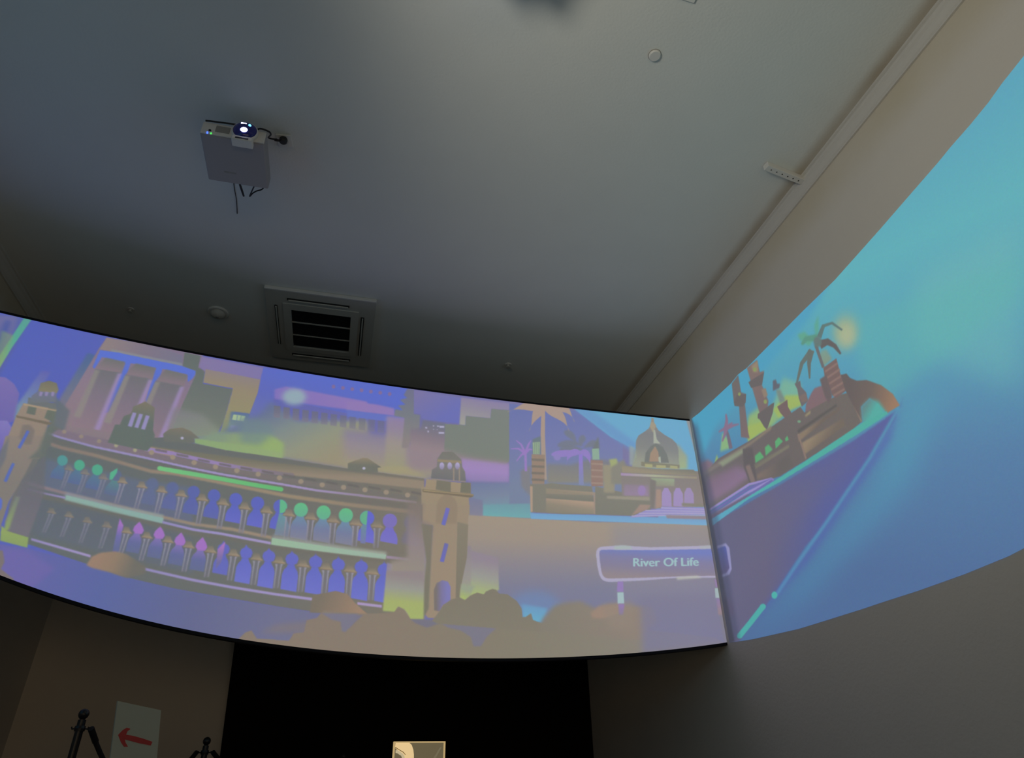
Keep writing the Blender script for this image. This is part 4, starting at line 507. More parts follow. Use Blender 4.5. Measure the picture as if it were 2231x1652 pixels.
[[[-1065, 2410], [-1051, 2412], [-1049, 2392], [-1044, 2244], [-1051, 2243], [-1058, 2390]], [[154, 150, 166], [146, 144, 160], [132, 128, 140]], [[-1044, 2423], [-1009, 2249]], 0.9, 3],
[[[-1032, 2415], [-1018, 2417], [-1023, 2396], [-1021, 2247], [-1029, 2246], [-1031, 2394]], [[154, 150, 166], [146, 144, 160], [132, 128, 140]], [[-1044, 2423], [-1009, 2249]], 0.9, 3],
[[[-1080, 2421], [-1070, 2439], [-1069, 2465], [-1036, 2467], [-1021, 2436], [-1004, 2422], [-1006, 2417], [-1079, 2418]], [[120, 114, 104], [138, 126, 110], [166, 146, 120]], [[-1052, 2465], [-1043, 2420]], 0.9, 4],
[[[-1080, 2421], [-1004, 2422], [-1003, 2418], [-1079, 2416]], [[128, 104, 90]], None, 0.65, 2],
[[[-922, 2400], [-888, 2405], [-885, 2234], [-913, 2231]], [[118, 114, 140], [116, 112, 146], [120, 116, 136]], [[-907, 2412], [-873, 2236]], 0.35, 4],
[[[-929, 2399], [-915, 2401], [-913, 2380], [-907, 2231], [-915, 2230], [-921, 2379]], [[154, 150, 166], [146, 144, 160], [132, 128, 140]], [[-907, 2412], [-873, 2236]], 0.9, 3],
[[[-895, 2404], [-880, 2406], [-885, 2384], [-883, 2234], [-891, 2233], [-894, 2383]], [[154, 150, 166], [146, 144, 160], [132, 128, 140]], [[-907, 2412], [-873, 2236]], 0.9, 3],
[[[-945, 2410], [-933, 2428], [-933, 2455], [-898, 2457], [-883, 2426], [-865, 2411], [-867, 2406], [-944, 2407]], [[120, 114, 104], [138, 126, 110], [166, 146, 120]], [[-915, 2455], [-906, 2409]], 0.9, 4],
[[[-945, 2410], [-865, 2411], [-864, 2407], [-943, 2405]], [[128, 104, 90]], None, 0.65, 2],
[[[-778, 2388], [-742, 2393], [-739, 2222], [-769, 2219]], [[118, 114, 140], [116, 112, 146], [120, 116, 136]], [[-761, 2400], [-730, 2223]], 0.35, 4],
[[[-785, 2387], [-770, 2389], [-768, 2368], [-762, 2220], [-770, 2219], [-777, 2367]], [[154, 150, 166], [146, 144, 160], [132, 128, 140]], [[-761, 2400], [-730, 2223]], 0.9, 3],
[[[-749, 2392], [-734, 2394], [-740, 2372], [-737, 2223], [-746, 2222], [-748, 2371]], [[154, 150, 166], [146, 144, 160], [132, 128, 140]], [[-761, 2400], [-730, 2223]], 0.9, 3],
[[[-801, 2398], [-789, 2417], [-788, 2445], [-751, 2447], [-736, 2414], [-718, 2399], [-720, 2394], [-800, 2395]], [[120, 114, 104], [138, 126, 110], [166, 146, 120]], [[-769, 2444], [-761, 2397]], 0.9, 4],
[[[-801, 2398], [-718, 2399], [-717, 2395], [-800, 2393]], [[128, 104, 90]], None, 0.65, 2],
[[[-629, 2380], [-592, 2385], [-589, 2214], [-620, 2211]], [[118, 114, 140], [116, 112, 146], [120, 116, 136]], [[-612, 2393], [-583, 2215]], 0.35, 4],
[[[-637, 2379], [-621, 2381], [-619, 2360], [-613, 2212], [-622, 2211], [-629, 2359]], [[154, 150, 166], [146, 144, 160], [132, 128, 140]], [[-612, 2393], [-583, 2215]], 0.9, 3],
[[[-600, 2384], [-583, 2386], [-589, 2364], [-588, 2215], [-596, 2214], [-599, 2363]], [[154, 150, 166], [146, 144, 160], [132, 128, 140]], [[-612, 2393], [-583, 2215]], 0.9, 3],
[[[-653, 2391], [-640, 2410], [-639, 2438], [-600, 2440], [-585, 2407], [-567, 2391], [-569, 2386], [-652, 2387]], [[120, 114, 104], [138, 126, 110], [166, 146, 120]], [[-619, 2438], [-611, 2389]], 0.9, 4],
[[[-653, 2391], [-567, 2391], [-566, 2387], [-652, 2385]], [[128, 104, 90]], None, 0.65, 2],
[[[-475, 2375], [-436, 2380], [-434, 2209], [-466, 2206]], [[118, 114, 140], [116, 112, 146], [120, 116, 136]], [[-457, 2388], [-431, 2210]], 0.35, 4],
[[[-483, 2374], [-467, 2376], [-465, 2355], [-459, 2207], [-468, 2206], [-475, 2354]], [[154, 150, 166], [146, 144, 160], [132, 128, 140]], [[-457, 2388], [-431, 2210]], 0.9, 3],
[[[-445, 2379], [-428, 2381], [-434, 2359], [-432, 2210], [-441, 2209], [-444, 2358]], [[154, 150, 166], [146, 144, 160], [132, 128, 140]], [[-457, 2388], [-431, 2210]], 0.9, 3],
[[[-500, 2386], [-486, 2406], [-484, 2435], [-444, 2436], [-429, 2402], [-411, 2386], [-413, 2381], [-499, 2383]], [[120, 114, 104], [138, 126, 110], [166, 146, 120]], [[-464, 2434], [-457, 2384]], 0.9, 4],
[[[-500, 2386], [-411, 2386], [-410, 2382], [-499, 2380]], [[128, 104, 90]], None, 0.65, 2],
[[[-319, 2367], [-278, 2372], [-276, 2202], [-309, 2198]], [[118, 114, 140], [116, 112, 146], [120, 116, 136]], [[-300, 2380], [-276, 2202]], 0.35, 4],
[[[-327, 2366], [-310, 2368], [-308, 2347], [-302, 2199], [-311, 2198], [-319, 2346]], [[154, 150, 166], [146, 144, 160], [132, 128, 140]], [[-300, 2380], [-276, 2202]], 0.9, 3],
[[[-287, 2371], [-270, 2373], [-276, 2351], [-274, 2202], [-283, 2201], [-286, 2350]], [[154, 150, 166], [146, 144, 160], [132, 128, 140]], [[-300, 2380], [-276, 2202]], 0.9, 3],
[[[-344, 2378], [-330, 2399], [-327, 2429], [-286, 2430], [-271, 2394], [-252, 2379], [-254, 2373], [-344, 2375]], [[120, 114, 104], [138, 126, 110], [166, 146, 120]], [[-306, 2427], [-299, 2377]], 0.9, 5],
[[[-344, 2378], [-252, 2379], [-251, 2374], [-343, 2373]], [[128, 104, 90]], None, 0.65, 2],
[[[-157, 2363], [-116, 2368], [-114, 2201], [-148, 2198]], [[118, 114, 140], [116, 112, 146], [120, 116, 136]], [[-138, 2376], [-117, 2201]], 0.35, 4],
[[[-166, 2362], [-148, 2364], [-147, 2343], [-141, 2199], [-150, 2198], [-157, 2342]], [[154, 150, 166], [146, 144, 160], [132, 128, 140]], [[-138, 2376], [-117, 2201]], 0.9, 3],
[[[-125, 2367], [-107, 2369], [-114, 2347], [-112, 2202], [-121, 2201], [-124, 2346]], [[154, 150, 166], [146, 144, 160], [132, 128, 140]], [[-138, 2376], [-117, 2201]], 0.9, 3],
[[[-183, 2375], [-168, 2395], [-165, 2426], [-123, 2427], [-108, 2391], [-88, 2374], [-91, 2369], [-183, 2371]], [[120, 114, 104], [138, 126, 110], [166, 146, 120]], [[-144, 2424], [-137, 2373]], 0.9, 5],
[[[-183, 2375], [-88, 2374], [-88, 2369], [-183, 2369]], [[128, 104, 90]], None, 0.65, 2],
[[[9, 2358], [52, 2363], [52, 2203], [17, 2200]], [[118, 114, 140], [116, 112, 146], [120, 116, 136]], [[29, 2371], [47, 2203]], 0.35, 4],
[[[0, 2358], [19, 2359], [20, 2338], [25, 2201], [15, 2200], [9, 2337]], [[154, 150, 166], [146, 144, 160], [132, 128, 140]], [[29, 2371], [47, 2203]], 0.9, 3],
[[[43, 2362], [61, 2364], [54, 2342], [54, 2204], [45, 2203], [43, 2340]], [[154, 150, 166], [146, 144, 160], [132, 128, 140]], [[29, 2371], [47, 2203]], 0.9, 3],
[[[-17, 2370], [-1, 2391], [3, 2421], [46, 2422], [60, 2386], [80, 2369], [77, 2363], [-17, 2367]], [[120, 114, 104], [138, 126, 110], [166, 146, 120]], [[24, 2420], [30, 2368]], 0.9, 5],
[[[-17, 2370], [80, 2369], [81, 2364], [-16, 2364]], [[128, 104, 90]], None, 0.65, 2],
[[[170, 2356], [213, 2360], [212, 2208], [177, 2205]], [[118, 114, 140], [116, 112, 146], [120, 116, 136]], [[191, 2369], [205, 2207]], 0.3, 4],
[[[160, 2355], [179, 2357], [180, 2336], [185, 2205], [175, 2204], [170, 2335]], [[154, 150, 166], [146, 144, 160], [132, 128, 140]], [[191, 2369], [205, 2207]], 0.77, 3],
[[[204, 2359], [223, 2361], [215, 2339], [215, 2208], [205, 2207], [204, 2338]], [[154, 150, 166], [146, 144, 160], [132, 128, 140]], [[191, 2369], [205, 2207]], 0.77, 3],
[[[143, 2368], [160, 2389], [164, 2420], [208, 2420], [222, 2383], [242, 2367], [239, 2361], [144, 2365]], [[120, 114, 104], [138, 126, 110], [166, 146, 120]], [[186, 2418], [191, 2365]], 0.77, 5],
[[[143, 2368], [242, 2367], [242, 2362], [144, 2362]], [[128, 104, 90]], None, 0.55, 2],
[[[-1877, 2189], [-1856, 2193], [-1863, 2069], [-1880, 2066]], [[118, 114, 140], [116, 112, 146], [120, 116, 136]], [[-1869, 2200], [-1834, 2073]], 0.23, 3],
[[[-1881, 2189], [-1872, 2190], [-1872, 2172], [-1877, 2067], [-1881, 2066], [-1877, 2171]], [[154, 150, 166], [146, 144, 160], [132, 128, 140]], [[-1869, 2200], [-1834, 2073]], 0.59, 2],
[[[-1861, 2192], [-1852, 2194], [-1855, 2175], [-1862, 2069], [-1867, 2068], [-1860, 2174]], [[154, 150, 166], [146, 144, 160], [132, 128, 140]], [[-1869, 2200], [-1834, 2073]], 0.59, 2],
[[[-1892, 2199], [-1886, 2211], [-1888, 2229], [-1866, 2230], [-1855, 2209], [-1843, 2198], [-1844, 2194], [-1891, 2196]], [[120, 114, 104], [138, 126, 110], [166, 146, 120]], [[-1877, 2228], [-1868, 2197]], 0.59, 3],
[[[-1892, 2199], [-1843, 2198], [-1842, 2194], [-1891, 2194]], [[128, 104, 90]], None, 0.42, 1],
[[[-1782, 2180], [-1760, 2184], [-1767, 2055], [-1785, 2053]], [[118, 114, 140], [116, 112, 146], [120, 116, 136]], [[-1774, 2191], [-1738, 2060]], 0.23, 3],
[[[-1787, 2179], [-1778, 2181], [-1777, 2163], [-1781, 2053], [-1786, 2052], [-1782, 2162]], [[154, 150, 166], [146, 144, 160], [132, 128, 140]], [[-1774, 2191], [-1738, 2060]], 0.59, 2],
[[[-1765, 2183], [-1756, 2184], [-1759, 2165], [-1766, 2055], [-1771, 2055], [-1765, 2165]], [[154, 150, 166], [146, 144, 160], [132, 128, 140]], [[-1774, 2191], [-1738, 2060]], 0.59, 2],
[[[-1798, 2190], [-1792, 2202], [-1793, 2221], [-1771, 2222], [-1759, 2200], [-1746, 2189], [-1747, 2184], [-1797, 2187]], [[120, 114, 104], [138, 126, 110], [166, 146, 120]], [[-1782, 2220], [-1773, 2188]], 0.59, 3],
[[[-1798, 2190], [-1746, 2189], [-1745, 2185], [-1797, 2185]], [[128, 104, 90]], None, 0.42, 1],
[[[-1678, 2160], [-1655, 2164], [-1660, 2031], [-1679, 2029]], [[118, 114, 140], [116, 112, 146], [120, 116, 136]], [[-1669, 2171], [-1633, 2035]], 0.23, 3],
[[[-1683, 2159], [-1673, 2161], [-1672, 2143], [-1675, 2029], [-1680, 2028], [-1678, 2142]], [[154, 150, 166], [146, 144, 160], [132, 128, 140]], [[-1669, 2171], [-1633, 2035]], 0.59, 2],
[[[-1660, 2163], [-1650, 2165], [-1654, 2146], [-1659, 2031], [-1664, 2031], [-1659, 2145]], [[154, 150, 166], [146, 144, 160], [132, 128, 140]], [[-1669, 2171], [-1633, 2035]], 0.59, 2],
[[[-1695, 2170], [-1688, 2183], [-1689, 2202], [-1665, 2204], [-1653, 2181], [-1640, 2169], [-1641, 2164], [-1694, 2167]], [[120, 114, 104], [138, 126, 110], [166, 146, 120]], [[-1677, 2202], [-1668, 2168]], 0.59, 3],
[[[-1695, 2170], [-1640, 2169], [-1639, 2165], [-1694, 2165]], [[128, 104, 90]], None, 0.42, 1],
[[[-1567, 2145], [-1542, 2149], [-1547, 2012], [-1567, 2009]], [[118, 114, 140], [116, 112, 146], [120, 116, 136]], [[-1557, 2156], [-1521, 2015]], 0.23, 3],
[[[-1572, 2144], [-1562, 2146], [-1561, 2127], [-1563, 2009], [-1568, 2009], [-1567, 2127]], [[154, 150, 166], [146, 144, 160], [132, 128, 140]], [[-1557, 2156], [-1521, 2015]], 0.59, 2],
[[[-1548, 2148], [-1537, 2149], [-1541, 2130], [-1545, 2012], [-1551, 2011], [-1547, 2129]], [[154, 150, 166], [146, 144, 160], [132, 128, 140]], [[-1557, 2156], [-1521, 2015]], 0.59, 2],
[[[-1584, 2155], [-1577, 2168], [-1578, 2189], [-1553, 2190], [-1540, 2166], [-1526, 2154], [-1527, 2149], [-1584, 2152]], [[120, 114, 104], [138, 126, 110], [166, 146, 120]], [[-1565, 2188], [-1556, 2153]], 0.59, 4],
[[[-1584, 2155], [-1526, 2154], [-1525, 2150], [-1583, 2150]], [[128, 104, 90]], None, 0.42, 2],
[[[-1450, 2123], [-1424, 2127], [-1428, 1985], [-1449, 1983]], [[118, 114, 140], [116, 112, 146], [120, 116, 136]], [[-1439, 2134], [-1404, 1988]], 0.35, 3],
[[[-1456, 2123], [-1444, 2124], [-1443, 2106], [-1445, 1983], [-1451, 1983], [-1450, 2105]], [[154, 150, 166], [146, 144, 160], [132, 128, 140]], [[-1439, 2134], [-1404, 1988]], 0.9, 2],
[[[-1430, 2126], [-1418, 2128], [-1422, 2109], [-1426, 1986], [-1433, 1985], [-1429, 2108]], [[154, 150, 166], [146, 144, 160], [132, 128, 140]], [[-1439, 2134], [-1404, 1988]], 0.9, 2],
[[[-1468, 2133], [-1460, 2147], [-1461, 2169], [-1434, 2170], [-1421, 2145], [-1407, 2133], [-1408, 2128], [-1468, 2130]], [[120, 114, 104], [138, 126, 110], [166, 146, 120]], [[-1447, 2168], [-1438, 2131]], 0.9, 4],
[[[-1468, 2133], [-1407, 2133], [-1406, 2128], [-1467, 2128]], [[128, 104, 90]], None, 0.65, 2],
[[[-1329, 2106], [-1301, 2110], [-1304, 1963], [-1327, 1960]], [[118, 114, 140], [116, 112, 146], [120, 116, 136]], [[-1317, 2117], [-1282, 1966]], 0.35, 3],
[[[-1335, 2105], [-1323, 2107], [-1322, 2088], [-1322, 1961], [-1328, 1960], [-1329, 2087]], [[154, 150, 166], [146, 144, 160], [132, 128, 140]], [[-1317, 2117], [-1282, 1966]], 0.9, 2],
[[[-1307, 2109], [-1295, 2111], [-1300, 2091], [-1303, 1963], [-1309, 1962], [-1307, 2090]], [[154, 150, 166], [146, 144, 160], [132, 128, 140]], [[-1317, 2117], [-1282, 1966]], 0.9, 2],
[[[-1348, 2116], [-1340, 2131], [-1340, 2153], [-1311, 2154], [-1298, 2128], [-1283, 2115], [-1284, 2111], [-1347, 2113]], [[120, 114, 104], [138, 126, 110], [166, 146, 120]], [[-1325, 2152], [-1317, 2114]], 0.9, 4],
[[[-1348, 2116], [-1283, 2115], [-1282, 2111], [-1347, 2111]], [[128, 104, 90]], None, 0.65, 2],
[[[-1202, 2093], [-1172, 2097], [-1173, 1945], [-1197, 1942]], [[118, 114, 140], [116, 112, 146], [120, 116, 136]], [[-1189, 2104], [-1154, 1947]], 0.35, 3],
[[[-1208, 2092], [-1196, 2094], [-1194, 2075], [-1192, 1943], [-1199, 1942], [-1202, 2074]], [[154, 150, 166], [146, 144, 160], [132, 128, 140]], [[-1189, 2104], [-1154, 1947]], 0.9, 2],
[[[-1179, 2096], [-1166, 2098], [-1170, 2078], [-1172, 1945], [-1178, 1944], [-1178, 2077]], [[154, 150, 166], [146, 144, 160], [132, 128, 140]], [[-1189, 2104], [-1154, 1947]], 0.9, 2],
[[[-1222, 2103], [-1213, 2119], [-1213, 2142], [-1182, 2143], [-1169, 2116], [-1153, 2102], [-1154, 2098], [-1221, 2100]], [[120, 114, 104], [138, 126, 110], [166, 146, 120]], [[-1197, 2141], [-1188, 2101]], 0.9, 4],
[[[-1222, 2103], [-1153, 2102], [-1152, 2098], [-1221, 2098]], [[128, 104, 90]], None, 0.65, 2],
[[[-1073, 2073], [-1042, 2077], [-1041, 1920], [-1067, 1917]], [[118, 114, 140], [116, 112, 146], [120, 116, 136]], [[-1060, 2084], [-1025, 1921]], 0.35, 3],
[[[-1080, 2072], [-1067, 2074], [-1065, 2055], [-1061, 1917], [-1068, 1917], [-1073, 2054]], [[154, 150, 166], [146, 144, 160], [132, 128, 140]], [[-1060, 2084], [-1025, 1921]], 0.9, 2],
[[[-1049, 2076], [-1035, 2078], [-1040, 2058], [-1039, 1920], [-1047, 1919], [-1048, 2057]], [[154, 150, 166], [146, 144, 160], [132, 128, 140]], [[-1060, 2084], [-1025, 1921]], 0.9, 2],
[[[-1094, 2083], [-1084, 2099], [-1084, 2123], [-1052, 2124], [-1038, 2096], [-1022, 2082], [-1023, 2077], [-1093, 2080]], [[120, 114, 104], [138, 126, 110], [166, 146, 120]], [[-1068, 2122], [-1059, 2081]], 0.9, 4],
[[[-1094, 2083], [-1022, 2082], [-1021, 2078], [-1093, 2078]], [[128, 104, 90]], None, 0.65, 2],
[[[-934, 2056], [-901, 2059], [-900, 1897], [-927, 1895]], [[118, 114, 140], [116, 112, 146], [120, 116, 136]], [[-919, 2067], [-886, 1898]], 0.35, 3],
[[[-941, 2055], [-927, 2057], [-925, 2038], [-921, 1895], [-928, 1894], [-934, 2037]], [[154, 150, 166], [146, 144, 160], [132, 128, 140]], [[-919, 2067], [-886, 1898]], 0.9, 3],
[[[-908, 2059], [-894, 2060], [-899, 2041], [-898, 1897], [-906, 1897], [-907, 2040]], [[154, 150, 166], [146, 144, 160], [132, 128, 140]], [[-919, 2067], [-886, 1898]], 0.9, 3],
[[[-955, 2066], [-945, 2083], [-944, 2107], [-911, 2108], [-897, 2079], [-880, 2065], [-882, 2060], [-955, 2063]], [[120, 114, 104], [138, 126, 110], [166, 146, 120]], [[-927, 2106], [-919, 2064]], 0.9, 4],
[[[-955, 2066], [-880, 2065], [-879, 2061], [-954, 2061]], [[128, 104, 90]], None, 0.65, 2],
[[[-789, 2049], [-755, 2053], [-753, 1888], [-781, 1885]], [[118, 114, 140], [116, 112, 146], [120, 116, 136]], [[-774, 2060], [-742, 1889]], 0.35, 3],
[[[-796, 2048], [-782, 2050], [-780, 2031], [-775, 1886], [-783, 1885], [-789, 2030]], [[154, 150, 166], [146, 144, 160], [132, 128, 140]], [[-774, 2060], [-742, 1889]], 0.9, 3],
[[[-762, 2052], [-747, 2053], [-753, 2034], [-751, 1888], [-759, 1887], [-761, 2033]], [[154, 150, 166], [146, 144, 160], [132, 128, 140]], [[-774, 2060], [-742, 1889]], 0.9, 3],
[[[-811, 2059], [-800, 2076], [-799, 2102], [-764, 2103], [-750, 2072], [-732, 2058], [-734, 2053], [-811, 2056]], [[120, 114, 104], [138, 126, 110], [166, 146, 120]], [[-781, 2101], [-773, 2057]], 0.9, 4],
[[[-811, 2059], [-732, 2058], [-732, 2054], [-810, 2054]], [[128, 104, 90]], None, 0.65, 2],
[[[-637, 2035], [-601, 2039], [-600, 1871], [-629, 1869]], [[118, 114, 140], [116, 112, 146], [120, 116, 136]], [[-621, 2046], [-591, 1872]], 0.35, 4],
[[[-645, 2034], [-629, 2036], [-628, 2017], [-623, 1869], [-631, 1869], [-637, 2016]], [[154, 150, 166], [146, 144, 160], [132, 128, 140]], [[-621, 2046], [-591, 1872]], 0.9, 3],
[[[-609, 2038], [-594, 2040], [-599, 2020], [-598, 1871], [-606, 1871], [-608, 2019]], [[154, 150, 166], [146, 144, 160], [132, 128, 140]], [[-621, 2046], [-591, 1872]], 0.9, 3],
[[[-660, 2046], [-648, 2063], [-646, 2089], [-610, 2090], [-596, 2059], [-578, 2044], [-580, 2039], [-659, 2043]], [[120, 114, 104], [138, 126, 110], [166, 146, 120]], [[-628, 2088], [-620, 2043]], 0.9, 4],
[[[-660, 2046], [-578, 2044], [-577, 2040], [-659, 2041]], [[128, 104, 90]], None, 0.65, 2],
[[[-487, 2027], [-450, 2031], [-449, 1861], [-479, 1858]], [[118, 114, 140], [116, 112, 146], [120, 116, 136]], [[-470, 2039], [-443, 1861]], 0.35, 4],
[[[-495, 2026], [-479, 2028], [-478, 2009], [-472, 1859], [-481, 1858], [-487, 2008]], [[154, 150, 166], [146, 144, 160], [132, 128, 140]], [[-470, 2039], [-443, 1861]], 0.9, 3],
[[[-458, 2030], [-442, 2031], [-448, 2011], [-447, 1861], [-455, 1860], [-457, 2011]], [[154, 150, 166], [146, 144, 160], [132, 128, 140]], [[-470, 2039], [-443, 1861]], 0.9, 3],
[[[-511, 2038], [-498, 2056], [-496, 2083], [-458, 2083], [-444, 2051], [-426, 2036], [-428, 2031], [-510, 2035]], [[120, 114, 104], [138, 126, 110], [166, 146, 120]], [[-477, 2081], [-470, 2035]], 0.9, 4],
[[[-511, 2038], [-426, 2036], [-425, 2032], [-510, 2033]], [[128, 104, 90]], None, 0.65, 2],
[[[-325, 2018], [-286, 2021], [-284, 1848], [-316, 1846]], [[118, 114, 140], [116, 112, 146], [120, 116, 136]], [[-307, 2029], [-281, 1849]], 0.35, 4],
[[[-333, 2017], [-316, 2019], [-315, 1999], [-309, 1847], [-318, 1846], [-325, 1998]], [[154, 150, 166], [146, 144, 160], [132, 128, 140]], [[-307, 2029], [-281, 1849]], 0.9, 3],
[[[-294, 2021], [-278, 2022], [-284, 2002], [-282, 1849], [-291, 1848], [-294, 2001]], [[154, 150, 166], [146, 144, 160], [132, 128, 140]], [[-307, 2029], [-281, 1849]], 0.9, 3],
[[[-349, 2029], [-335, 2047], [-333, 2075], [-293, 2075], [-279, 2042], [-260, 2027], [-263, 2022], [-348, 2026]], [[120, 114, 104], [138, 126, 110], [166, 146, 120]], [[-313, 2073], [-306, 2026]], 0.9, 4],
[[[-349, 2029], [-260, 2027], [-260, 2022], [-348, 2024]], [[128, 104, 90]], None, 0.65, 2],
[[[-165, 2011], [-125, 2015], [-123, 1839], [-156, 1837]], [[118, 114, 140], [116, 112, 146], [120, 116, 136]], [[-147, 2023], [-124, 1839]], 0.35, 4],
[[[-174, 2011], [-157, 2012], [-155, 1992], [-149, 1837], [-158, 1837], [-165, 1992]], [[154, 150, 166], [146, 144, 160], [132, 128, 140]], [[-147, 2023], [-124, 1839]], 0.9, 3],
[[[-134, 2014], [-117, 2015], [-123, 1995], [-121, 1839], [-130, 1838], [-133, 1994]], [[154, 150, 166], [146, 144, 160], [132, 128, 140]], [[-147, 2023], [-124, 1839]], 0.9, 3],
[[[-190, 2022], [-176, 2041], [-173, 2069], [-132, 2069], [-118, 2036], [-99, 2020], [-102, 2015], [-190, 2019]], [[120, 114, 104], [138, 126, 110], [166, 146, 120]], [[-152, 2068], [-146, 2019]], 0.9, 4],
[[[-190, 2022], [-99, 2020], [-98, 2015], [-190, 2017]], [[128, 104, 90]], None, 0.65, 2],
[[[5, 2007], [46, 2010], [47, 1832], [14, 1829]], [[118, 114, 140], [116, 112, 146], [120, 116, 136]], [[25, 2018], [45, 1831]], 0.35, 4],
[[[-4, 2006], [14, 2008], [15, 1988], [21, 1830], [12, 1829], [5, 1987]], [[154, 150, 166], [146, 144, 160], [132, 128, 140]], [[25, 2018], [45, 1831]], 0.9, 3],
[[[37, 2009], [55, 2011], [48, 1990], [49, 1832], [40, 1831], [38, 1990]], [[154, 150, 166], [146, 144, 160], [132, 128, 140]], [[25, 2018], [45, 1831]], 0.9, 3],
[[[-20, 2018], [-5, 2037], [-1, 2066], [40, 2065], [54, 2031], [73, 2016], [70, 2010], [-20, 2015]], [[120, 114, 104], [138, 126, 110], [166, 146, 120]], [[20, 2064], [25, 2015]], 0.9, 5],
[[[-20, 2018], [73, 2016], [74, 2011], [-19, 2013]], [[128, 104, 90]], None, 0.65, 2],
[[[168, 2002], [209, 2005], [209, 1824], [175, 1822]], [[118, 114, 140], [116, 112, 146], [120, 116, 136]], [[188, 2014], [205, 1824]], 0.35, 4],
[[[159, 2002], [177, 2003], [178, 1983], [182, 1823], [173, 1822], [167, 1982]], [[154, 150, 166], [146, 144, 160], [132, 128, 140]], [[188, 2014], [205, 1824]], 0.9, 3],
[[[200, 2005], [219, 2006], [211, 1985], [211, 1825], [202, 1824], [201, 1985]], [[154, 150, 166], [146, 144, 160], [132, 128, 140]], [[188, 2014], [205, 1824]], 0.9, 3],
[[[142, 2014], [158, 2033], [162, 2062], [204, 2061], [218, 2027], [237, 2011], [234, 2005], [142, 2011]], [[120, 114, 104], [138, 126, 110], [166, 146, 120]], [[183, 2060], [188, 2011]], 0.9, 5],
[[[142, 2014], [237, 2011], [238, 2006], [143, 2009]], [[128, 104, 90]], None, 0.65, 2],
[[[-1833, 2345], [-1549, 2307], [-1256, 2282], [-1249, 2225], [-1537, 2258], [-1825, 2290]], [[140, 146, 156], [148, 162, 160]], [[-1553, 2345], [-1549, 2262]], 0.8, 13],
[[[-1825, 2325], [-1545, 2291], [-1251, 2260], [-1248, 2222], [-1536, 2253], [-1823, 2290]], [[142, 176, 166], [140, 174, 168]], [[-1810, 2324], [-1263, 2239]], 1, 2],
[[[-544, 2233], [-307, 2215], [-3, 2196], [277, 2181], [274, 2129], [3, 2141], [-298, 2151], [-542, 2163]], [[148, 150, 148], [164, 174, 160]], [[-207, 2245], [-201, 2150]], 0.85, 16],
[[[-544, 2209], [-304, 2194], [0, 2175], [278, 2161], [274, 2126], [4, 2136], [-298, 2148], [-545, 2159]], [[156, 188, 160], [160, 184, 166]], [[-518, 2185], [238, 2147]], 1, 3],
[[[-2031, 2333], [-1960, 2323], [-1826, 2313], [-1823, 2299], [-1956, 2310], [-2027, 2319]], [[128, 118, 150], [150, 140, 190]], [[-2005, 2325], [-1829, 2305]], 1, 2],
[[[-1253, 2240], [-1061, 2215], [-877, 2208], [-548, 2179], [-545, 2159], [-873, 2189], [-1057, 2196], [-1248, 2222]], [[148, 138, 190], [158, 146, 198], [166, 150, 198]], [[-1251, 2231], [-546, 2169]], 1, 2],
[[[279, 2154], [375, 2151], [459, 2146], [460, 2126], [377, 2130], [280, 2133]], [[160, 140, 166], [140, 126, 130]], [[280, 2143], [446, 2135]], 1, 5],
[[[-2026, 2316], [-1955, 2306], [-1822, 2295], [-1537, 2259], [-1248, 2220], [-1057, 2195], [-873, 2187], [-545, 2158], [-297, 2146], [4, 2136], [281, 2128], [461, 2124], [463, 2093], [283, 2097], [7, 2106], [-293, 2116], [-540, 2128], [-867, 2159], [-1051, 2166], [-1242, 2192], [-1530, 2232], [-1815, 2269], [-1948, 2280], [-2018, 2289]], [[112, 106, 96]], None, 0.5, 9],
[[[-1924, 2025], [-1762, 1995], [-1596, 1963], [-1592, 1947], [-1758, 1979], [-1919, 2010]], [[148, 138, 190], [158, 146, 198], [166, 150, 198]], [[-1921, 2018], [-1595, 1956]], 1, 2],
[[[-1284, 1919], [-991, 1878], [-750, 1853], [-462, 1829], [-200, 1813], [-198, 1794], [-459, 1811], [-747, 1835], [-988, 1860], [-1280, 1902]], [[148, 138, 190], [158, 146, 198], [166, 150, 198]], [[-1282, 1911], [-201, 1805]], 1, 2],
[[[99, 1805], [275, 1794], [277, 1775], [101, 1786]], [[172, 152, 196]], None, 1, 3],
[[[-1389, 2869], [-1357, 2914], [-1283, 2942], [-1224, 2928], [-1155, 2881], [-1188, 2874], [-1178, 2838], [-1370, 2809]], [[128, 118, 102], [108, 110, 104]], [[-1274, 2951], [-1270, 2859]], 1, 2],
[[[-1254, 2862], [-1256, 2854], [-1262, 2849], [-1270, 2851], [-1275, 2858], [-1274, 2867], [-1267, 2872], [-1259, 2870]], [[176, 172, 200]], None, 1, 2],
[[[-82, 2859], [30, 2920], [67, 2922], [182, 2858], [152, 2850], [159, 2810], [-75, 2796]], [[142, 130, 108], [112, 112, 102]], [[28, 2911], [34, 2853]], 1, 3],
[[[59, 2834], [56, 2825], [47, 2820], [38, 2822], [33, 2831], [36, 2840], [45, 2845], [54, 2842]], [[182, 178, 200]], None, 1, 2],
[[[-1553, 3092], [-1485, 3059], [-1456, 2881], [-1437, 2848], [-1432, 2775], [-1454, 2719], [-1696, 2731], [-1687, 2872], [-1660, 2878], [-1653, 2947], [-1615, 2980], [-1616, 3033]], [[122, 116, 100], [98, 108, 104], [98, 108, 102]], [[-1567, 3070], [-1555, 2779]], 1, 2],
[[[-1608, 2989], [-1585, 2989], [-1587, 2877], [-1612, 2879]], [[150, 142, 190]], None, 1, 2],
[[[-1567, 2990], [-1544, 2990], [-1547, 2878], [-1572, 2879]], [[150, 142, 190]], None, 1, 2],
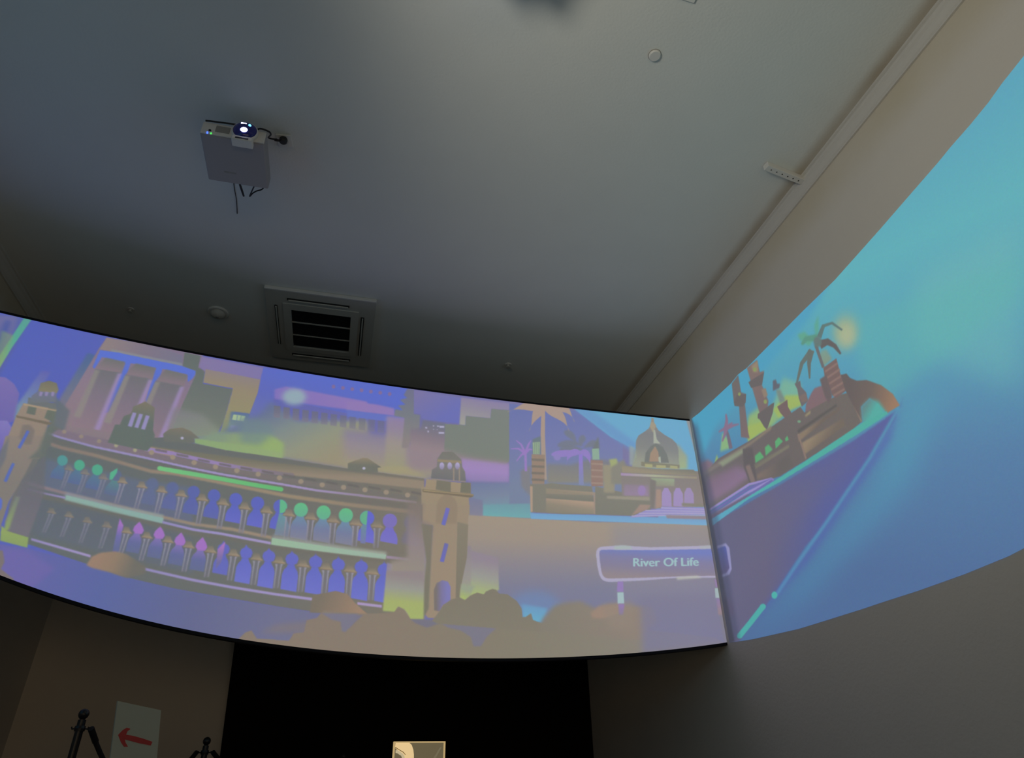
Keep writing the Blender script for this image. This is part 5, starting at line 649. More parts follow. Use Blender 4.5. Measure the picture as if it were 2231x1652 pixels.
[[[-1525, 2987], [-1501, 2986], [-1505, 2874], [-1530, 2876]], [[150, 142, 190]], None, 1, 2],
[[[-2225, 2797], [-2214, 2896], [-2034, 2900], [-2048, 2781], [-2025, 2537], [-2218, 2492], [-2223, 2605]], [[152, 134, 118], [146, 130, 118]], None, 1, 2],
[[[-2236, 2649], [-2045, 2698], [-2073, 2377], [-2096, 2227], [-2088, 2059], [-2109, 2038], [-2207, 2361]], [[142, 128, 118], [130, 122, 116]], [[-2166, 2634], [-2131, 2355]], 1, 3],
[[[-2048, 2781], [-2030, 2886], [-2004, 2715], [-2002, 2542], [-2082, 2524], [-2051, 2593]], [[104, 112, 104], [102, 108, 104]], None, 0.9, 10],
[[[-2245, 2486], [-2223, 2605], [-2219, 2660], [-2191, 2499], [-2200, 2401]], [[104, 108, 120]], None, 0.8, 9],
[[[-2185, 2886], [-2141, 2891], [-2133, 2829], [-2180, 2830]], [[104, 110, 100]], None, 1, 2],
[[[-2081, 2901], [-2034, 2900], [-2029, 2807], [-2080, 2822]], [[104, 110, 100]], None, 1, 5],
[[[-2214, 2896], [-2033, 2896], [-2035, 2885], [-2210, 2883]], [[168, 148, 124]], None, 1, 2],
[[[-2227, 2803], [-2027, 2800], [-2042, 2779], [-2220, 2788]], [[118, 106, 90]], None, 1, 2],
[[[-2169, 3067], [-2131, 3098], [-2086, 3092], [-2063, 3047], [-2065, 3016], [-2165, 2994]], [[116, 112, 96], [134, 126, 100]], [[-2123, 3099], [-2112, 3011]], 1, 2],
[[[-2167, 3004], [-2066, 3019], [-2053, 2953], [-2191, 2906], [-2187, 2965]], [[110, 112, 140], [112, 116, 120]], [[-2135, 3004], [-2124, 2919]], 1, 4],
[[[-2157, 3004], [-2139, 3005], [-2138, 2972], [-2151, 2972]], [[146, 134, 176]], None, 1, 2],
[[[-2128, 3012], [-2110, 3014], [-2109, 2981], [-2122, 2981]], [[146, 134, 176]], None, 1, 2],
[[[-2096, 3022], [-2078, 3023], [-2077, 2990], [-2090, 2990]], [[146, 134, 176]], None, 1, 2],
[[[-2176, 2747], [-2138, 2757], [-2104, 2724], [-2095, 2623], [-2128, 2615], [-2170, 2659]], [[122, 112, 108]], None, 0.8, 9],
[[[-2144, 2716], [-2149, 2656], [-2156, 2587], [-2140, 2580], [-2133, 2649], [-2128, 2709]], [[84, 104, 188]], None, 1, 2],
[[[-2152, 2481], [-2156, 2422], [-2158, 2354], [-2142, 2349], [-2140, 2416], [-2137, 2476]], [[84, 104, 184]], None, 1, 2],
[[[-2145, 2249], [-2129, 2233], [-2117, 2186], [-2123, 2161], [-2145, 2157], [-2171, 2244]], [[90, 108, 200]], None, 1, 3],
[[[-2073, 2377], [-2004, 2570], [-1939, 2320], [-1938, 2023], [-2048, 2048], [-2075, 2109], [-2069, 2183]], [[104, 104, 112], [112, 106, 118], [120, 112, 124]], [[-2006, 2412], [-1995, 2050]], 0.8, 7],
[[[-2071, 2270], [-2051, 2267], [-2045, 2054], [-2067, 2050], [-2075, 2109]], [[122, 130, 120], [140, 160, 100]], [[-2053, 2248], [-2057, 2069]], 1, 7],
[[[-2080, 2048], [-2053, 2050], [-1938, 2026], [-1925, 1963], [-2066, 1986]], [[146, 166, 96], [138, 160, 98]], None, 1, 2],
[[[-2087, 2077], [-2048, 2048], [-2074, 2026]], [[146, 166, 96]], None, 1, 4],
[[[511, 2732], [877, 2708], [880, 2571], [519, 2578]], [[156, 140, 116]], None, 1, 4],
[[[795, 2266], [926, 2274], [931, 1999], [935, 1739], [760, 1732], [777, 1991]], [[146, 134, 142], [156, 150, 144], [164, 176, 116]], [[851, 2233], [861, 1802]], 1, 7],
[[[547, 2798], [633, 2799], [844, 2795], [915, 2801], [917, 2703], [902, 2661], [912, 2526], [533, 2628]], [[160, 142, 116], [156, 138, 114]], None, 1, 3],
[[[528, 2579], [911, 2613], [898, 2454], [895, 2226], [850, 1935], [830, 1864], [798, 1761], [728, 1724], [617, 1720], [580, 1758], [610, 2134], [619, 2417], [537, 2425]], [[156, 138, 116], [158, 138, 116]], None, 1, 4],
[[[408, 2583], [535, 2596], [528, 2455], [619, 2417], [612, 2106], [612, 1957], [582, 1711], [480, 1700], [305, 1837], [311, 2113], [436, 2151]], [[132, 118, 112], [150, 134, 138], [160, 150, 134]], [[456, 2534], [387, 1994]], 0.85, 28],
[[[529, 2425], [619, 2417], [618, 2198], [618, 1988], [617, 1786], [582, 1718], [568, 1852], [582, 2132]], [[126, 118, 104], [122, 118, 100]], None, 1, 7],
[[[814, 2463], [902, 2446], [896, 2181], [850, 1935], [845, 1865], [816, 1877], [815, 2147]], [[136, 126, 108], [126, 118, 102]], None, 1, 5],
[[[633, 2799], [750, 2794], [753, 2704], [628, 2717]], [[122, 116, 100]], None, 1, 3],
[[[836, 2802], [915, 2801], [917, 2711], [830, 2711]], [[118, 114, 98]], None, 1, 3],
[[[521, 2710], [940, 2705], [941, 2688], [917, 2674], [523, 2686]], [[122, 108, 88]], None, 1, 3],
[[[529, 2705], [940, 2701], [941, 2695], [530, 2697]], [[168, 148, 112]], None, 1, 2],
[[[593, 2807], [875, 2814], [871, 2806], [594, 2799]], [[156, 140, 116]], None, 1, 2],
[[[585, 2810], [590, 2885], [628, 2915], [632, 2991], [669, 3055], [757, 3065], [831, 3004], [841, 2937], [866, 2897], [875, 2814]], [[118, 116, 108], [126, 122, 118], [112, 110, 112]], [[732, 3061], [722, 2813]], 1, 3],
[[[632, 2983], [831, 2991], [832, 2966], [633, 2962]], [[150, 134, 108]], None, 1, 4],
[[[690, 2930], [689, 2918], [686, 2908], [681, 2900], [675, 2896], [668, 2895], [661, 2898], [656, 2905], [652, 2914], [650, 2925], [651, 2937], [654, 2947], [659, 2955], [666, 2959], [672, 2960], [679, 2957], [685, 2950], [689, 2941]], [[176, 166, 204], [140, 130, 160]], [[670, 2944], [672, 2894]], 1, 4],
[[[756, 2937], [755, 2925], [752, 2915], [747, 2907], [740, 2903], [733, 2902], [727, 2905], [721, 2912], [717, 2921], [716, 2932], [717, 2944], [720, 2954], [725, 2962], [731, 2967], [738, 2967], [745, 2964], [750, 2957], [754, 2948]], [[176, 166, 204], [140, 130, 160]], [[735, 2951], [737, 2901]], 1, 4],
[[[821, 2943], [820, 2932], [817, 2922], [811, 2914], [805, 2909], [798, 2909], [791, 2912], [786, 2919], [782, 2928], [781, 2939], [781, 2951], [785, 2961], [790, 2969], [796, 2973], [803, 2974], [810, 2971], [816, 2964], [819, 2954]], [[176, 166, 204], [140, 130, 160]], [[800, 2958], [802, 2908]], 1, 4],
[[[765, 2921], [775, 2922], [778, 2805], [769, 2804]], [[156, 140, 124]], None, 1, 2],
[[[813, 2926], [823, 2927], [826, 2810], [816, 2809]], [[156, 140, 124]], None, 1, 2],
[[[642, 2558], [642, 2581], [646, 2603], [653, 2623], [663, 2642], [675, 2657], [690, 2669], [706, 2678], [722, 2681], [739, 2681], [756, 2676], [771, 2666], [785, 2653], [796, 2636], [804, 2616], [810, 2595], [812, 2573], [807, 2447], [641, 2434]], [[146, 128, 108]], None, 0.8, 7],
[[[718, 2573], [685, 2431], [717, 2424], [750, 2567]], [[112, 106, 192], [104, 106, 186]], None, 1, 4],
[[[717, 2285], [686, 2139], [717, 2134], [749, 2279]], [[106, 104, 170], [104, 104, 188]], None, 1, 4],
[[[659, 1775], [649, 1924], [668, 1974], [711, 1998], [754, 1990], [776, 1952], [778, 1831], [725, 1818], [698, 1770]], [[122, 112, 108], [124, 116, 160], [126, 122, 184]], [[668, 1876], [754, 1880]], 1, 3],
[[[289, 2041], [571, 2060], [583, 1708], [486, 1704], [463, 1746], [441, 1771], [391, 1789], [374, 1751], [285, 1753], [285, 1836]], [[148, 134, 136], [156, 156, 146], [168, 178, 108], [168, 182, 106]], [[420, 2013], [405, 1732]], 1, 7],
[[[856, 1977], [966, 1969], [924, 1896], [888, 1860], [852, 1872]], [[156, 164, 140], [172, 190, 104]], [[893, 1937], [877, 1869]], 1, 11],
[[[-2149, 1968], [-1923, 1960], [-1770, 1933], [-1611, 1904], [-1392, 1848], [-1084, 1800], [-793, 1769], [-614, 1753], [-429, 1736], [-111, 1711], [-102, 1526], [-93, 1349], [-279, 1373], [-461, 1396], [-638, 1419], [-811, 1440], [-980, 1461], [-1144, 1480], [-1303, 1499], [-1458, 1517], [-1607, 1534], [-1753, 1550], [-1893, 1566], [-2030, 1581], [-2088, 1771]], [[100, 98, 170], [88, 100, 164], [98, 102, 146], [112, 112, 146]], [[-2025, 1847], [-420, 1566]], 1, 5],
[[[-2053, 1941], [-1919, 1946], [-1754, 1855], [-1850, 1705], [-1993, 1742]], [[112, 100, 172]], None, 0.7, 18],
[[[-2182, 1935], [-2036, 1929], [-2008, 1864], [-2013, 1822], [-1936, 1771], [-1928, 1670], [-2125, 1753]], [[124, 112, 112]], None, 1, 4],
[[[-1602, 1898], [-1586, 1955], [-1546, 1984], [-1471, 2003], [-1404, 1993], [-1281, 1927], [-1271, 1881], [-1367, 1843], [-1469, 1868], [-1567, 1884]], [[158, 128, 108], [146, 124, 104], [112, 108, 100]], [[-1570, 1935], [-1346, 1903]], 1, 7],
[[[-213, 1831], [-60, 1872], [22, 1857], [79, 1801], [189, 1717], [-41, 1714], [-217, 1714]], [[124, 112, 98], [158, 130, 108]], [[-154, 1827], [110, 1748]], 1, 5],
[[[-683, 1437], [-642, 1519], [-607, 1561], [-573, 1575], [-530, 1525], [-326, 1524], [-303, 1572], [-238, 1582], [-231, 1661], [-166, 1680], [-126, 1734], [48, 1729], [176, 1727], [365, 1746], [395, 1789], [436, 1772], [490, 1704], [574, 1701], [789, 1706], [1008, 1710], [1230, 1712], [1455, 1714], [1682, 1715], [1911, 1715], [2145, 1693], [2379, 1669], [2611, 1645], [2841, 1620], [2937, 1552], [2884, 1262], [2673, 1263], [2462, 1264], [2251, 1264], [2040, 1264], [1830, 1263], [1621, 1262], [1414, 1261], [1209, 1259], [1007, 1256], [807, 1254], [611, 1250], [419, 1247], [231, 1243], [47, 1239], [-133, 1235], [-307, 1230], [-477, 1225], [-643, 1220]], [[138, 122, 108], [138, 124, 108], [134, 126, 108], [138, 130, 116], [142, 132, 132]], [[-294, 1514], [2835, 1586]], 1, 3],
[[[-423, 1622], [-236, 1652], [-42, 1682], [33, 1590], [-157, 1580], [-342, 1571], [-521, 1561]], [[138, 122, 110]], None, 0.5, 30],
[[[-71, 1705], [150, 1718], [108, 1677], [61, 1624], [2, 1633], [3, 1684]], [[118, 114, 134]], None, 1, 9],
[[[-140, 1715], [112, 1723], [101, 1679], [37, 1596], [11, 1604], [8, 1662], [-66, 1676]], [[122, 118, 138]], None, 1, 6],
[[[484, 1707], [812, 1711], [847, 1680], [710, 1688], [611, 1652], [525, 1680]], [[118, 114, 130]], None, 1, 8],
[[[680, 1702], [916, 1708], [1157, 1713], [1120, 1658], [1056, 1603], [1014, 1536], [958, 1535], [936, 1599], [858, 1643], [766, 1659]], [[124, 120, 136]], None, 1, 9],
[[[787, 1862], [844, 1879], [888, 1860], [931, 1897], [981, 1920], [1033, 1908], [1047, 1930], [1099, 1953], [1128, 1947], [1150, 1920], [1217, 1916], [1290, 1869], [1326, 1814], [1332, 1752], [1354, 1753], [1399, 1782], [1412, 1734], [1485, 1708], [1490, 1647], [1219, 1661], [951, 1673], [688, 1683], [645, 1701], [698, 1770], [725, 1818]], [[128, 120, 104], [132, 124, 108]], None, 1, 4],
[[[1492, 1748], [1587, 1846], [1679, 1870], [1795, 1884], [1907, 1832], [2025, 1867], [2198, 1859], [2371, 1850], [2391, 1731], [2227, 1603], [1965, 1621], [1704, 1638], [1443, 1653]], [[134, 126, 112], [146, 130, 118]], [[1555, 1809], [2288, 1823]], 1, 29],
[[[1870, 1799], [1943, 1849], [2025, 1862], [2118, 1869], [2087, 1792], [1969, 1758], [1878, 1757]], [[164, 136, 118]], None, 0.8, 15],
[[[1959, 1852], [2222, 1892], [2199, 1685], [2017, 1683]], [[150, 134, 120]], None, 0.6, 37],
[[[2281, 1928], [2589, 1932], [2895, 1933], [2904, 1569], [2686, 1548], [2468, 1525], [2250, 1503], [2266, 1711]], [[126, 122, 148], [124, 122, 156]], None, 0.8, 44],
[[[-892, 1399], [-727, 1407], [-556, 1415], [-380, 1423], [-198, 1431], [-12, 1438], [180, 1445], [376, 1452], [577, 1458], [782, 1464], [991, 1469], [1203, 1473], [1418, 1477], [1636, 1481], [1855, 1483], [2076, 1485], [2297, 1487], [2519, 1487], [2740, 1487], [2960, 1486], [2942, 1389], [2724, 1390], [2505, 1390], [2285, 1390], [2066, 1389], [1848, 1388], [1631, 1386], [1415, 1383], [1202, 1380], [992, 1377], [785, 1372], [582, 1368], [383, 1363], [189, 1357], [-1, 1351], [-186, 1345], [-366, 1339], [-541, 1333], [-711, 1326], [-875, 1319]], [[138, 122, 108], [138, 124, 108], [134, 126, 108], [138, 130, 116], [142, 132, 132]], [[-294, 1514], [2835, 1586]], 0.6, 13],
[[[1970, 2306], [1989, 2317], [2019, 2322], [2119, 2332], [2178, 2335], [2413, 2326], [2667, 2337], [2921, 2347], [2916, 2082], [2612, 2080], [2322, 2054], [2051, 2037], [2017, 2039], [1992, 2047], [1974, 2066], [1962, 2096], [1953, 2163], [1950, 2253], [1956, 2285]], [[176, 170, 198]], None, 1, 3],
[[[1983, 2284], [1996, 2292], [2016, 2296], [2410, 2302], [2669, 2311], [2928, 2319], [2932, 2224], [2925, 2099], [2614, 2090], [2267, 2074], [2036, 2064], [2008, 2070], [1990, 2091], [1982, 2130], [1978, 2197], [1977, 2260]], [[112, 124, 192], [128, 124, 164], [134, 126, 152], [148, 134, 140]], [[2344, 2304], [2333, 2080]], 1, 3],
[[[2107, 2327], [2179, 2336], [2249, 2331], [2258, 2308], [2105, 2301]], [[170, 186, 180]], None, 0.9, 12],
[[[2826, 2340], [2921, 2347], [2920, 2326], [2829, 2320]], [[172, 180, 178]], None, 0.8, 12],
[[[2596, 2083], [2764, 2098], [2808, 2081], [2599, 2063]], [[190, 192, 180]], None, 0.9, 11],
[[[2109, 2042], [2155, 2043], [2149, 1963], [2095, 1962]], [[150, 124, 186]], None, 1, 4],
[[[2098, 1957], [2149, 1959], [2146, 1872], [2092, 1870]], [[166, 192, 196]], None, 1, 3],
[[[2097, 1868], [2148, 1869], [2128, 1787], [2095, 1786]], [[150, 122, 180], [140, 124, 150]], [[2108, 1866], [2101, 1793]], 1, 7],
[[[2903, 2071], [2955, 2073], [2951, 2004], [2903, 2004]], [[146, 124, 170]], None, 1, 7],
[[[2896, 1998], [2948, 2001], [2945, 1921], [2889, 1921]], [[164, 184, 188]], None, 1, 4],
[[[2894, 1918], [2945, 1918], [2944, 1791], [2889, 1791]], [[142, 122, 170], [150, 130, 140]], [[2910, 1911], [2910, 1809]], 1, 7]],
r = [
[[[5045, 3635], [4653, 3640], [4299, 3644], [3978, 3648], [3685, 3652], [3418, 3655], [3172, 3658], [2945, 3661], [2735, 3664], [2541, 3666], [2360, 3669], [2192, 3671], [2034, 3673], [1887, 3675], [1749, 3677], [1618, 3678], [1496, 3680], [1380, 3681], [1271, 3683], [1167, 3684], [1219, 3548], [1271, 3414], [1321, 3282], [1371, 3153], [1420, 3026], [1468, 2900], [1516, 2777], [1562, 2656], [1608, 2536], [1653, 2419], [1698, 2303], [1741, 2190], [1784, 2077], [1827, 1967], [1869, 1858], [1910, 1751], [1950, 1646], [1990, 1542], [2029, 1440], [2151, 1443], [2282, 1446], [2424, 1450], [2579, 1454], [2747, 1458], [2931, 1463], [3134, 1469], [3357, 1474], [3606, 1481], [3883, 1488], [4195, 1496], [4547, 1506], [4950, 1516], [4960, 1737], [4971, 1969], [4981, 2212], [4993, 2468], [5005, 2737], [5018, 3020], [5031, 3319]], [[78, 164, 190], [88, 178, 190], [82, 160, 188], [82, 128, 172], [80, 112, 160]], [[1974, 3822], [2826, 1533]], 1, 0],
[[[2304, 3074], [2132, 3029], [1975, 2987], [1830, 2949], [1697, 2914], [1755, 2790], [1813, 2666], [1870, 2544], [1926, 2423], [1982, 2303], [2038, 2185], [2138, 2298], [2247, 2422], [2367, 2559], [2499, 2710], [2402, 2891]], [[104, 184, 186]], None, 0.6, 129],
[[[5045, 3635], [4624, 3612], [4248, 3592], [3911, 3573], [3606, 3557], [3330, 3542], [3079, 3528], [2849, 3516], [3201, 3393], [3431, 3368], [3680, 3342], [3949, 3314], [4241, 3283], [4560, 3249], [4865, 3086]], [[74, 162, 196]], None, 1, 50],
[[[2709, 2474], [2390, 2439], [2521, 2309], [2656, 2176], [2794, 2040], [2982, 1979], [3184, 1913], [3401, 1843], [3634, 1767], [3886, 1685], [4279, 1628], [4731, 1562], [4442, 1661], [4175, 1753], [3926, 1839], [3694, 1918], [3478, 1993], [3275, 2063], [3085, 2128], [2956, 2246], [2831, 2362]], [[80, 156, 184], [78, 134, 178]], [[2575, 2459], [4186, 1723]], 0.8, 156],
[[[2861, 3153], [2629, 3068], [2422, 2991], [2235, 2923], [2066, 2861], [1912, 2804], [1772, 2753], [1847, 2594], [1970, 2586], [2102, 2577], [2243, 2568], [2394, 2558], [2555, 2547], [2729, 2536], [2916, 2524], [2898, 2724], [2880, 2934]], [[90, 182, 178]], None, 0.5, 91],
[[[4954, 2510], [4561, 2491], [4211, 2475], [3898, 2460], [3616, 2452], [3360, 2444], [3127, 2437], [2912, 2443], [2714, 2449], [2658, 2501], [2765, 2411], [2917, 2333], [3075, 2252], [3314, 2153], [3572, 2047], [3785, 1986], [4015, 1882], [4259, 1770], [4515, 1670], [4790, 1562], [4930, 1573], [4920, 1785], [4909, 2005], [4898, 2234], [4887, 2473]], [[100, 100, 132], [104, 100, 130], [88, 96, 158]], [[4838, 2457], [3552, 2034]], 1, 7],
[[[4295, 2385], [3927, 2391], [3601, 2396], [3309, 2401], [3047, 2406], [3149, 2361], [3353, 2295], [3570, 2224], [3803, 2148], [4053, 2067], [4401, 1934], [4783, 1787], [4880, 1912], [4679, 2075], [4484, 2232]], [[106, 102, 132]], None, 0.6, 128],
[[[2700, 2470], [2915, 2343], [3081, 2268], [3256, 2190], [3440, 2106], [3634, 2019], [3840, 1926], [4182, 1807], [4560, 1676], [4928, 1579], [4462, 1688], [4118, 1792], [3805, 1886], [3592, 1982], [3392, 2072], [3202, 2157], [3022, 2237], [2852, 2314]], [[82, 96, 176]], None, 0.7, 43],
[[[2724, 2464], [2882, 2380], [3047, 2291], [3290, 2185], [3551, 2070], [3896, 1926], [4240, 1772], [4214, 1754], [3873, 1908], [3532, 2051], [3272, 2167], [3031, 2273], [2867, 2362], [2710, 2446]], [[80, 160, 188], [86, 144, 190]], [[2719, 2451], [4227, 1763]], 0.8, 12],
[[[4746, 1581], [4575, 1641], [4375, 1715], [4420, 1748], [4622, 1674], [4795, 1615]], [[78, 176, 172]], None, 1, 5],
[[[4733, 1591], [4744, 1582], [4765, 1579], [4788, 1583], [4805, 1593], [4808, 1605], [4797, 1614], [4776, 1618], [4752, 1613], [4736, 1603]], [[78, 176, 172]], None, 1, 5],
[[[4361, 1724], [4373, 1714], [4393, 1711], [4415, 1716], [4431, 1727], [4434, 1739], [4423, 1749], [4402, 1752], [4379, 1747], [4364, 1736]], [[78, 178, 172]], None, 1, 5],
[[[4200, 1766], [4209, 1756], [4225, 1750], [4243, 1751], [4259, 1758], [4269, 1769], [4269, 1782], [4260, 1792], [4244, 1798], [4226, 1797], [4210, 1790], [4201, 1779]], [[78, 182, 176]], None, 1, 4],
[[[2827, 3048], [2845, 3020], [2872, 3003], [2904, 2998], [2938, 3006], [2970, 3027], [2996, 3058], [3013, 3096], [3017, 3136], [3010, 3173], [2990, 3202], [2962, 3220], [2928, 3223], [2893, 3213], [2861, 3191], [2837, 3159], [2822, 3121], [2819, 3083]], [[160, 176, 140]], None, 1, 76],
[[[2848, 3030], [2861, 3010], [2880, 2998], [2903, 2994], [2926, 3000], [2948, 3014], [2966, 3035], [2977, 3062], [2980, 3089], [2974, 3115], [2961, 3135], [2941, 3148], [2918, 3151], [2894, 3144], [2872, 3129], [2855, 3107], [2845, 3081], [2843, 3055]], [[176, 186, 150]], None, 0.8, 59],
[[[4142, 3013], [4084, 3111], [3921, 3101], [3798, 3011], [3589, 3162], [3432, 3023], [3457, 2876], [3614, 2914], [3844, 2891], [4155, 2920]], [[120, 180, 160], [158, 182, 100]], [[3816, 3149], [3967, 2916]], 1, 34],
[[[4155, 2920], [4134, 3035], [3927, 2980], [3884, 2887], [3991, 2915]], [[162, 184, 98]], None, 1, 12],
[[[3782, 3003], [3605, 3027], [3448, 2940], [3475, 2874], [3585, 2899], [3742, 2910]], [[160, 184, 100]], None, 1, 16],
[[[4564, 3019], [4480, 3153], [4415, 3068], [4422, 2981]], [[140, 182, 130]], None, 1, 21],
[[[4682, 2966], [4621, 3018], [4607, 2933]], [[150, 180, 110]], None, 1, 15],
[[[4439, 3183], [4428, 3097], [4428, 2980], [4377, 2964], [4385, 3084], [4406, 3173]], [[116, 106, 122]], None, 1, 6],
[[[4389, 3146], [4363, 3209], [4366, 3271], [4386, 3280], [4401, 3229], [4445, 3178]], [[138, 112, 140]], None, 1, 6],
[[[4411, 3141], [4304, 3122], [4228, 3101], [4228, 3113], [4309, 3148], [4422, 3182]], [[138, 112, 140]], None, 1, 6],
[[[4421, 3182], [4464, 3187], [4534, 3191], [4527, 3177], [4453, 3159], [4413, 3142]], [[138, 112, 140]], None, 1, 6],
[[[4445, 3179], [4464, 3136], [4513, 3091], [4496, 3078], [4428, 3112], [4389, 3145]], [[138, 112, 140]], None, 1, 6],
[[[4401, 3140], [4339, 3148], [4306, 3155], [4315, 3169], [4359, 3177], [4432, 3183]], [[138, 112, 140]], None, 1, 6],
[[[4210, 3472], [4100, 3490], [4111, 3334], [4061, 3292], [4094, 3232], [4132, 2983], [4129, 2933], [4236, 2996], [4172, 3261], [4235, 3308]], [[110, 104, 102], [124, 106, 108]], None, 1, 7],
[[[4176, 3343], [4051, 3287], [4081, 3225], [4133, 3214], [4235, 3275], [4235, 3308]], [[104, 98, 98]], None, 1, 5],
[[[4121, 3323], [4130, 3316], [4144, 3319], [4155, 3330], [4157, 3343], [4148, 3350], [4134, 3347], [4122, 3336]], [[140, 156, 96]], None, 1, 5],
[[[3970, 3479], [3826, 3464], [3826, 3353], [3773, 3334], [3841, 3259], [3807, 3089], [3905, 2933], [3941, 3049], [3960, 3275], [3962, 3382]], [[132, 112, 106], [120, 104, 106]], None, 1, 6],
[[[3992, 3359], [3777, 3323], [3837, 3244], [3973, 3296]], [[104, 98, 98]], None, 1, 5],
[[[3912, 3458], [3819, 3454], [3846, 3365], [3903, 3399]], [[150, 134, 112]], None, 1, 10],
[[[3856, 3395], [3867, 3387], [3885, 3391], [3898, 3405], [3900, 3421], [3889, 3429], [3872, 3425], [3858, 3411]], [[140, 156, 96]], None, 1, 5],
[[[3824, 3092], [3834, 3084], [3850, 3087], [3863, 3100], [3865, 3115], [3855, 3123], [3838, 3120], [3825, 3107]], [[140, 156, 96]], None, 1, 5],
[[[3857, 3217], [3804, 3199], [3799, 3134], [3848, 3136]], [[146, 128, 112]], None, 1, 7],
[[[3966, 3062], [3782, 3051], [3747, 3044], [3789, 2983], [3900, 2895], [3925, 2931], [3956, 3008], [3978, 3031]], [[104, 98, 98]], None, 1, 5],
[[[3704, 3205], [3669, 3196], [3665, 3157], [3635, 3140], [3654, 3114], [3731, 3133]], [[96, 100, 112]], None, 1, 6],
[[[3696, 3126], [3650, 3100], [3621, 2988], [3689, 3001]], [[120, 140, 132]], None, 1, 17],
[[[3727, 2998], [3602, 2989], [3614, 2937], [3578, 2827], [3648, 2828], [3711, 2942]], [[116, 98, 98]], None, 1, 4],
[[[3488, 3055], [3425, 3042], [3433, 3000], [3400, 2936], [3402, 2869], [3478, 2865], [3484, 2936], [3475, 3001]], [[108, 104, 108]], None, 1, 5],
[[[3480, 2946], [3400, 2936], [3409, 2873], [3467, 2893]], [[124, 108, 104]], None, 1, 4],
[[[4910, 3064], [4772, 3039], [4693, 2971], [4735, 2922], [4907, 2954]], [[130, 110, 126]], None, 1, 24],
[[[3480, 2777], [3430, 2861], [3347, 2906], [3310, 2918], [3226, 2893], [3182, 2781], [3224, 2751], [3440, 2756]], [[130, 104, 112], [128, 104, 108]], None, 1, 9],
[[[4938, 2940], [4616, 2977], [4155, 2920], [3844, 2891], [3492, 2872], [3466, 2813], [3241, 2782], [3131, 2763], [3032, 2729], [3019, 2600], [3003, 2513], [3100, 2502], [3325, 2504], [3572, 2507], [3876, 2517], [4275, 2598], [4891, 2620]], [[112, 106, 108], [108, 100, 100], [110, 102, 98]], [[4758, 2912], [3087, 2613]], 1, 5],
[[[4926, 2976], [4497, 2937], [4119, 2903], [3840, 2901], [3849, 2876], [4127, 2882], [4491, 2905], [4901, 2931]], [[124, 116, 116], [140, 126, 108]], [[4817, 2979], [3850, 2897]], 1, 10],
[[[4628, 2943], [4207, 2895], [4219, 2863], [4574, 2887], [4589, 2913]], [[142, 150, 128]], None, 1, 14],
[[[4849, 2890], [4371, 2807], [4168, 2661], [4473, 2651], [4894, 2685]], [[128, 108, 128], [138, 114, 142]], [[4701, 2847], [4683, 2677]], 1, 42],
[[[4248, 2901], [4117, 2853], [4156, 2586], [4249, 2611], [4280, 2756]], [[98, 92, 94]], None, 1, 12],
[[[4258, 2758], [4199, 2745], [4173, 2593], [4231, 2604]], [[132, 116, 112]], None, 1, 12],
[[[4114, 2779], [4041, 2783], [4006, 2720], [4124, 2724]], [[92, 172, 116]], None, 1, 6],
[[[3971, 2786], [3922, 2787], [3887, 2730], [3985, 2722]], [[92, 172, 116]], None, 1, 6],
[[[3842, 2773], [3791, 2783], [3756, 2733], [3853, 2720]], [[92, 172, 116]], None, 1, 5],
[[[3726, 2741], [3696, 2749], [3692, 2714], [3729, 2720]], [[92, 172, 116]], None, 1, 5],
[[[4145, 2722], [3704, 2685], [3704, 2663], [4139, 2684]], [[112, 108, 100], [130, 126, 108]], None, 1, 8],
[[[4137, 2636], [3729, 2620], [3714, 2526], [3874, 2522], [4148, 2606]], [[128, 112, 104], [104, 98, 96]], [[4116, 2607], [3869, 2541]], 1, 16],
[[[3592, 2705], [3192, 2686], [3146, 2693], [3149, 2669], [3595, 2657]], [[140, 122, 104], [112, 100, 92]], [[3362, 2739], [3338, 2676]], 1, 7],
[[[3570, 2634], [3141, 2603], [3147, 2555], [3571, 2549]], [[150, 132, 110], [116, 104, 94]], [[3396, 2654], [3349, 2532]], 1, 9],
[[[3591, 2710], [3574, 2707], [3560, 2517], [3577, 2514]], [[140, 120, 110]], None, 1, 5],
[[[3039, 2713], [3021, 2692], [3001, 2517], [3017, 2510]], [[140, 118, 106]], None, 1, 4],
[[[3579, 2737], [3164, 2718], [3163, 2702], [3582, 2711]], [[92, 88, 86]], None, 1, 7],
[[[3473, 2795], [3406, 2799], [3411, 2779], [3463, 2779]], [[150, 140, 110]], None, 1, 7],
[[[3523, 2774], [3531, 2770], [3545, 2774], [3556, 2783], [3559, 2792], [3551, 2796], [3538, 2792], [3526, 2783]], [[120, 160, 130]], None, 1, 5],
[[[3183, 3001], [3051, 2992], [3058, 2871], [3036, 2752], [3150, 2753], [3178, 2790], [3196, 2930]], [[120, 98, 96]], None, 1, 3],
[[[3178, 2975], [3055, 2964], [3054, 2949], [3178, 2960]], [[140, 114, 108]], None, 1, 4],
[[[3176, 2927], [3052, 2917], [3051, 2901], [3176, 2912]], [[140, 114, 108]], None, 1, 4],
[[[3174, 2880], [3048, 2869], [3048, 2854], [3174, 2865]], [[140, 114, 108]], None, 1, 4],
[[[3172, 2834], [3045, 2823], [3044, 2807], [3172, 2819]], [[140, 114, 108]], None, 1, 4],
[[[3170, 2788], [3042, 2776], [3041, 2761], [3171, 2773]], [[140, 114, 108]], None, 1, 4],
[[[3243, 2947], [3176, 2941], [3178, 2790], [3224, 2751], [3243, 2815]], [[106, 94, 96]], None, 1, 9],
[[[3157, 3121], [3110, 3102], [3088, 3009], [3179, 3010], [3190, 3096]], [[120, 160, 150], [132, 150, 130]], None, 1, 14],
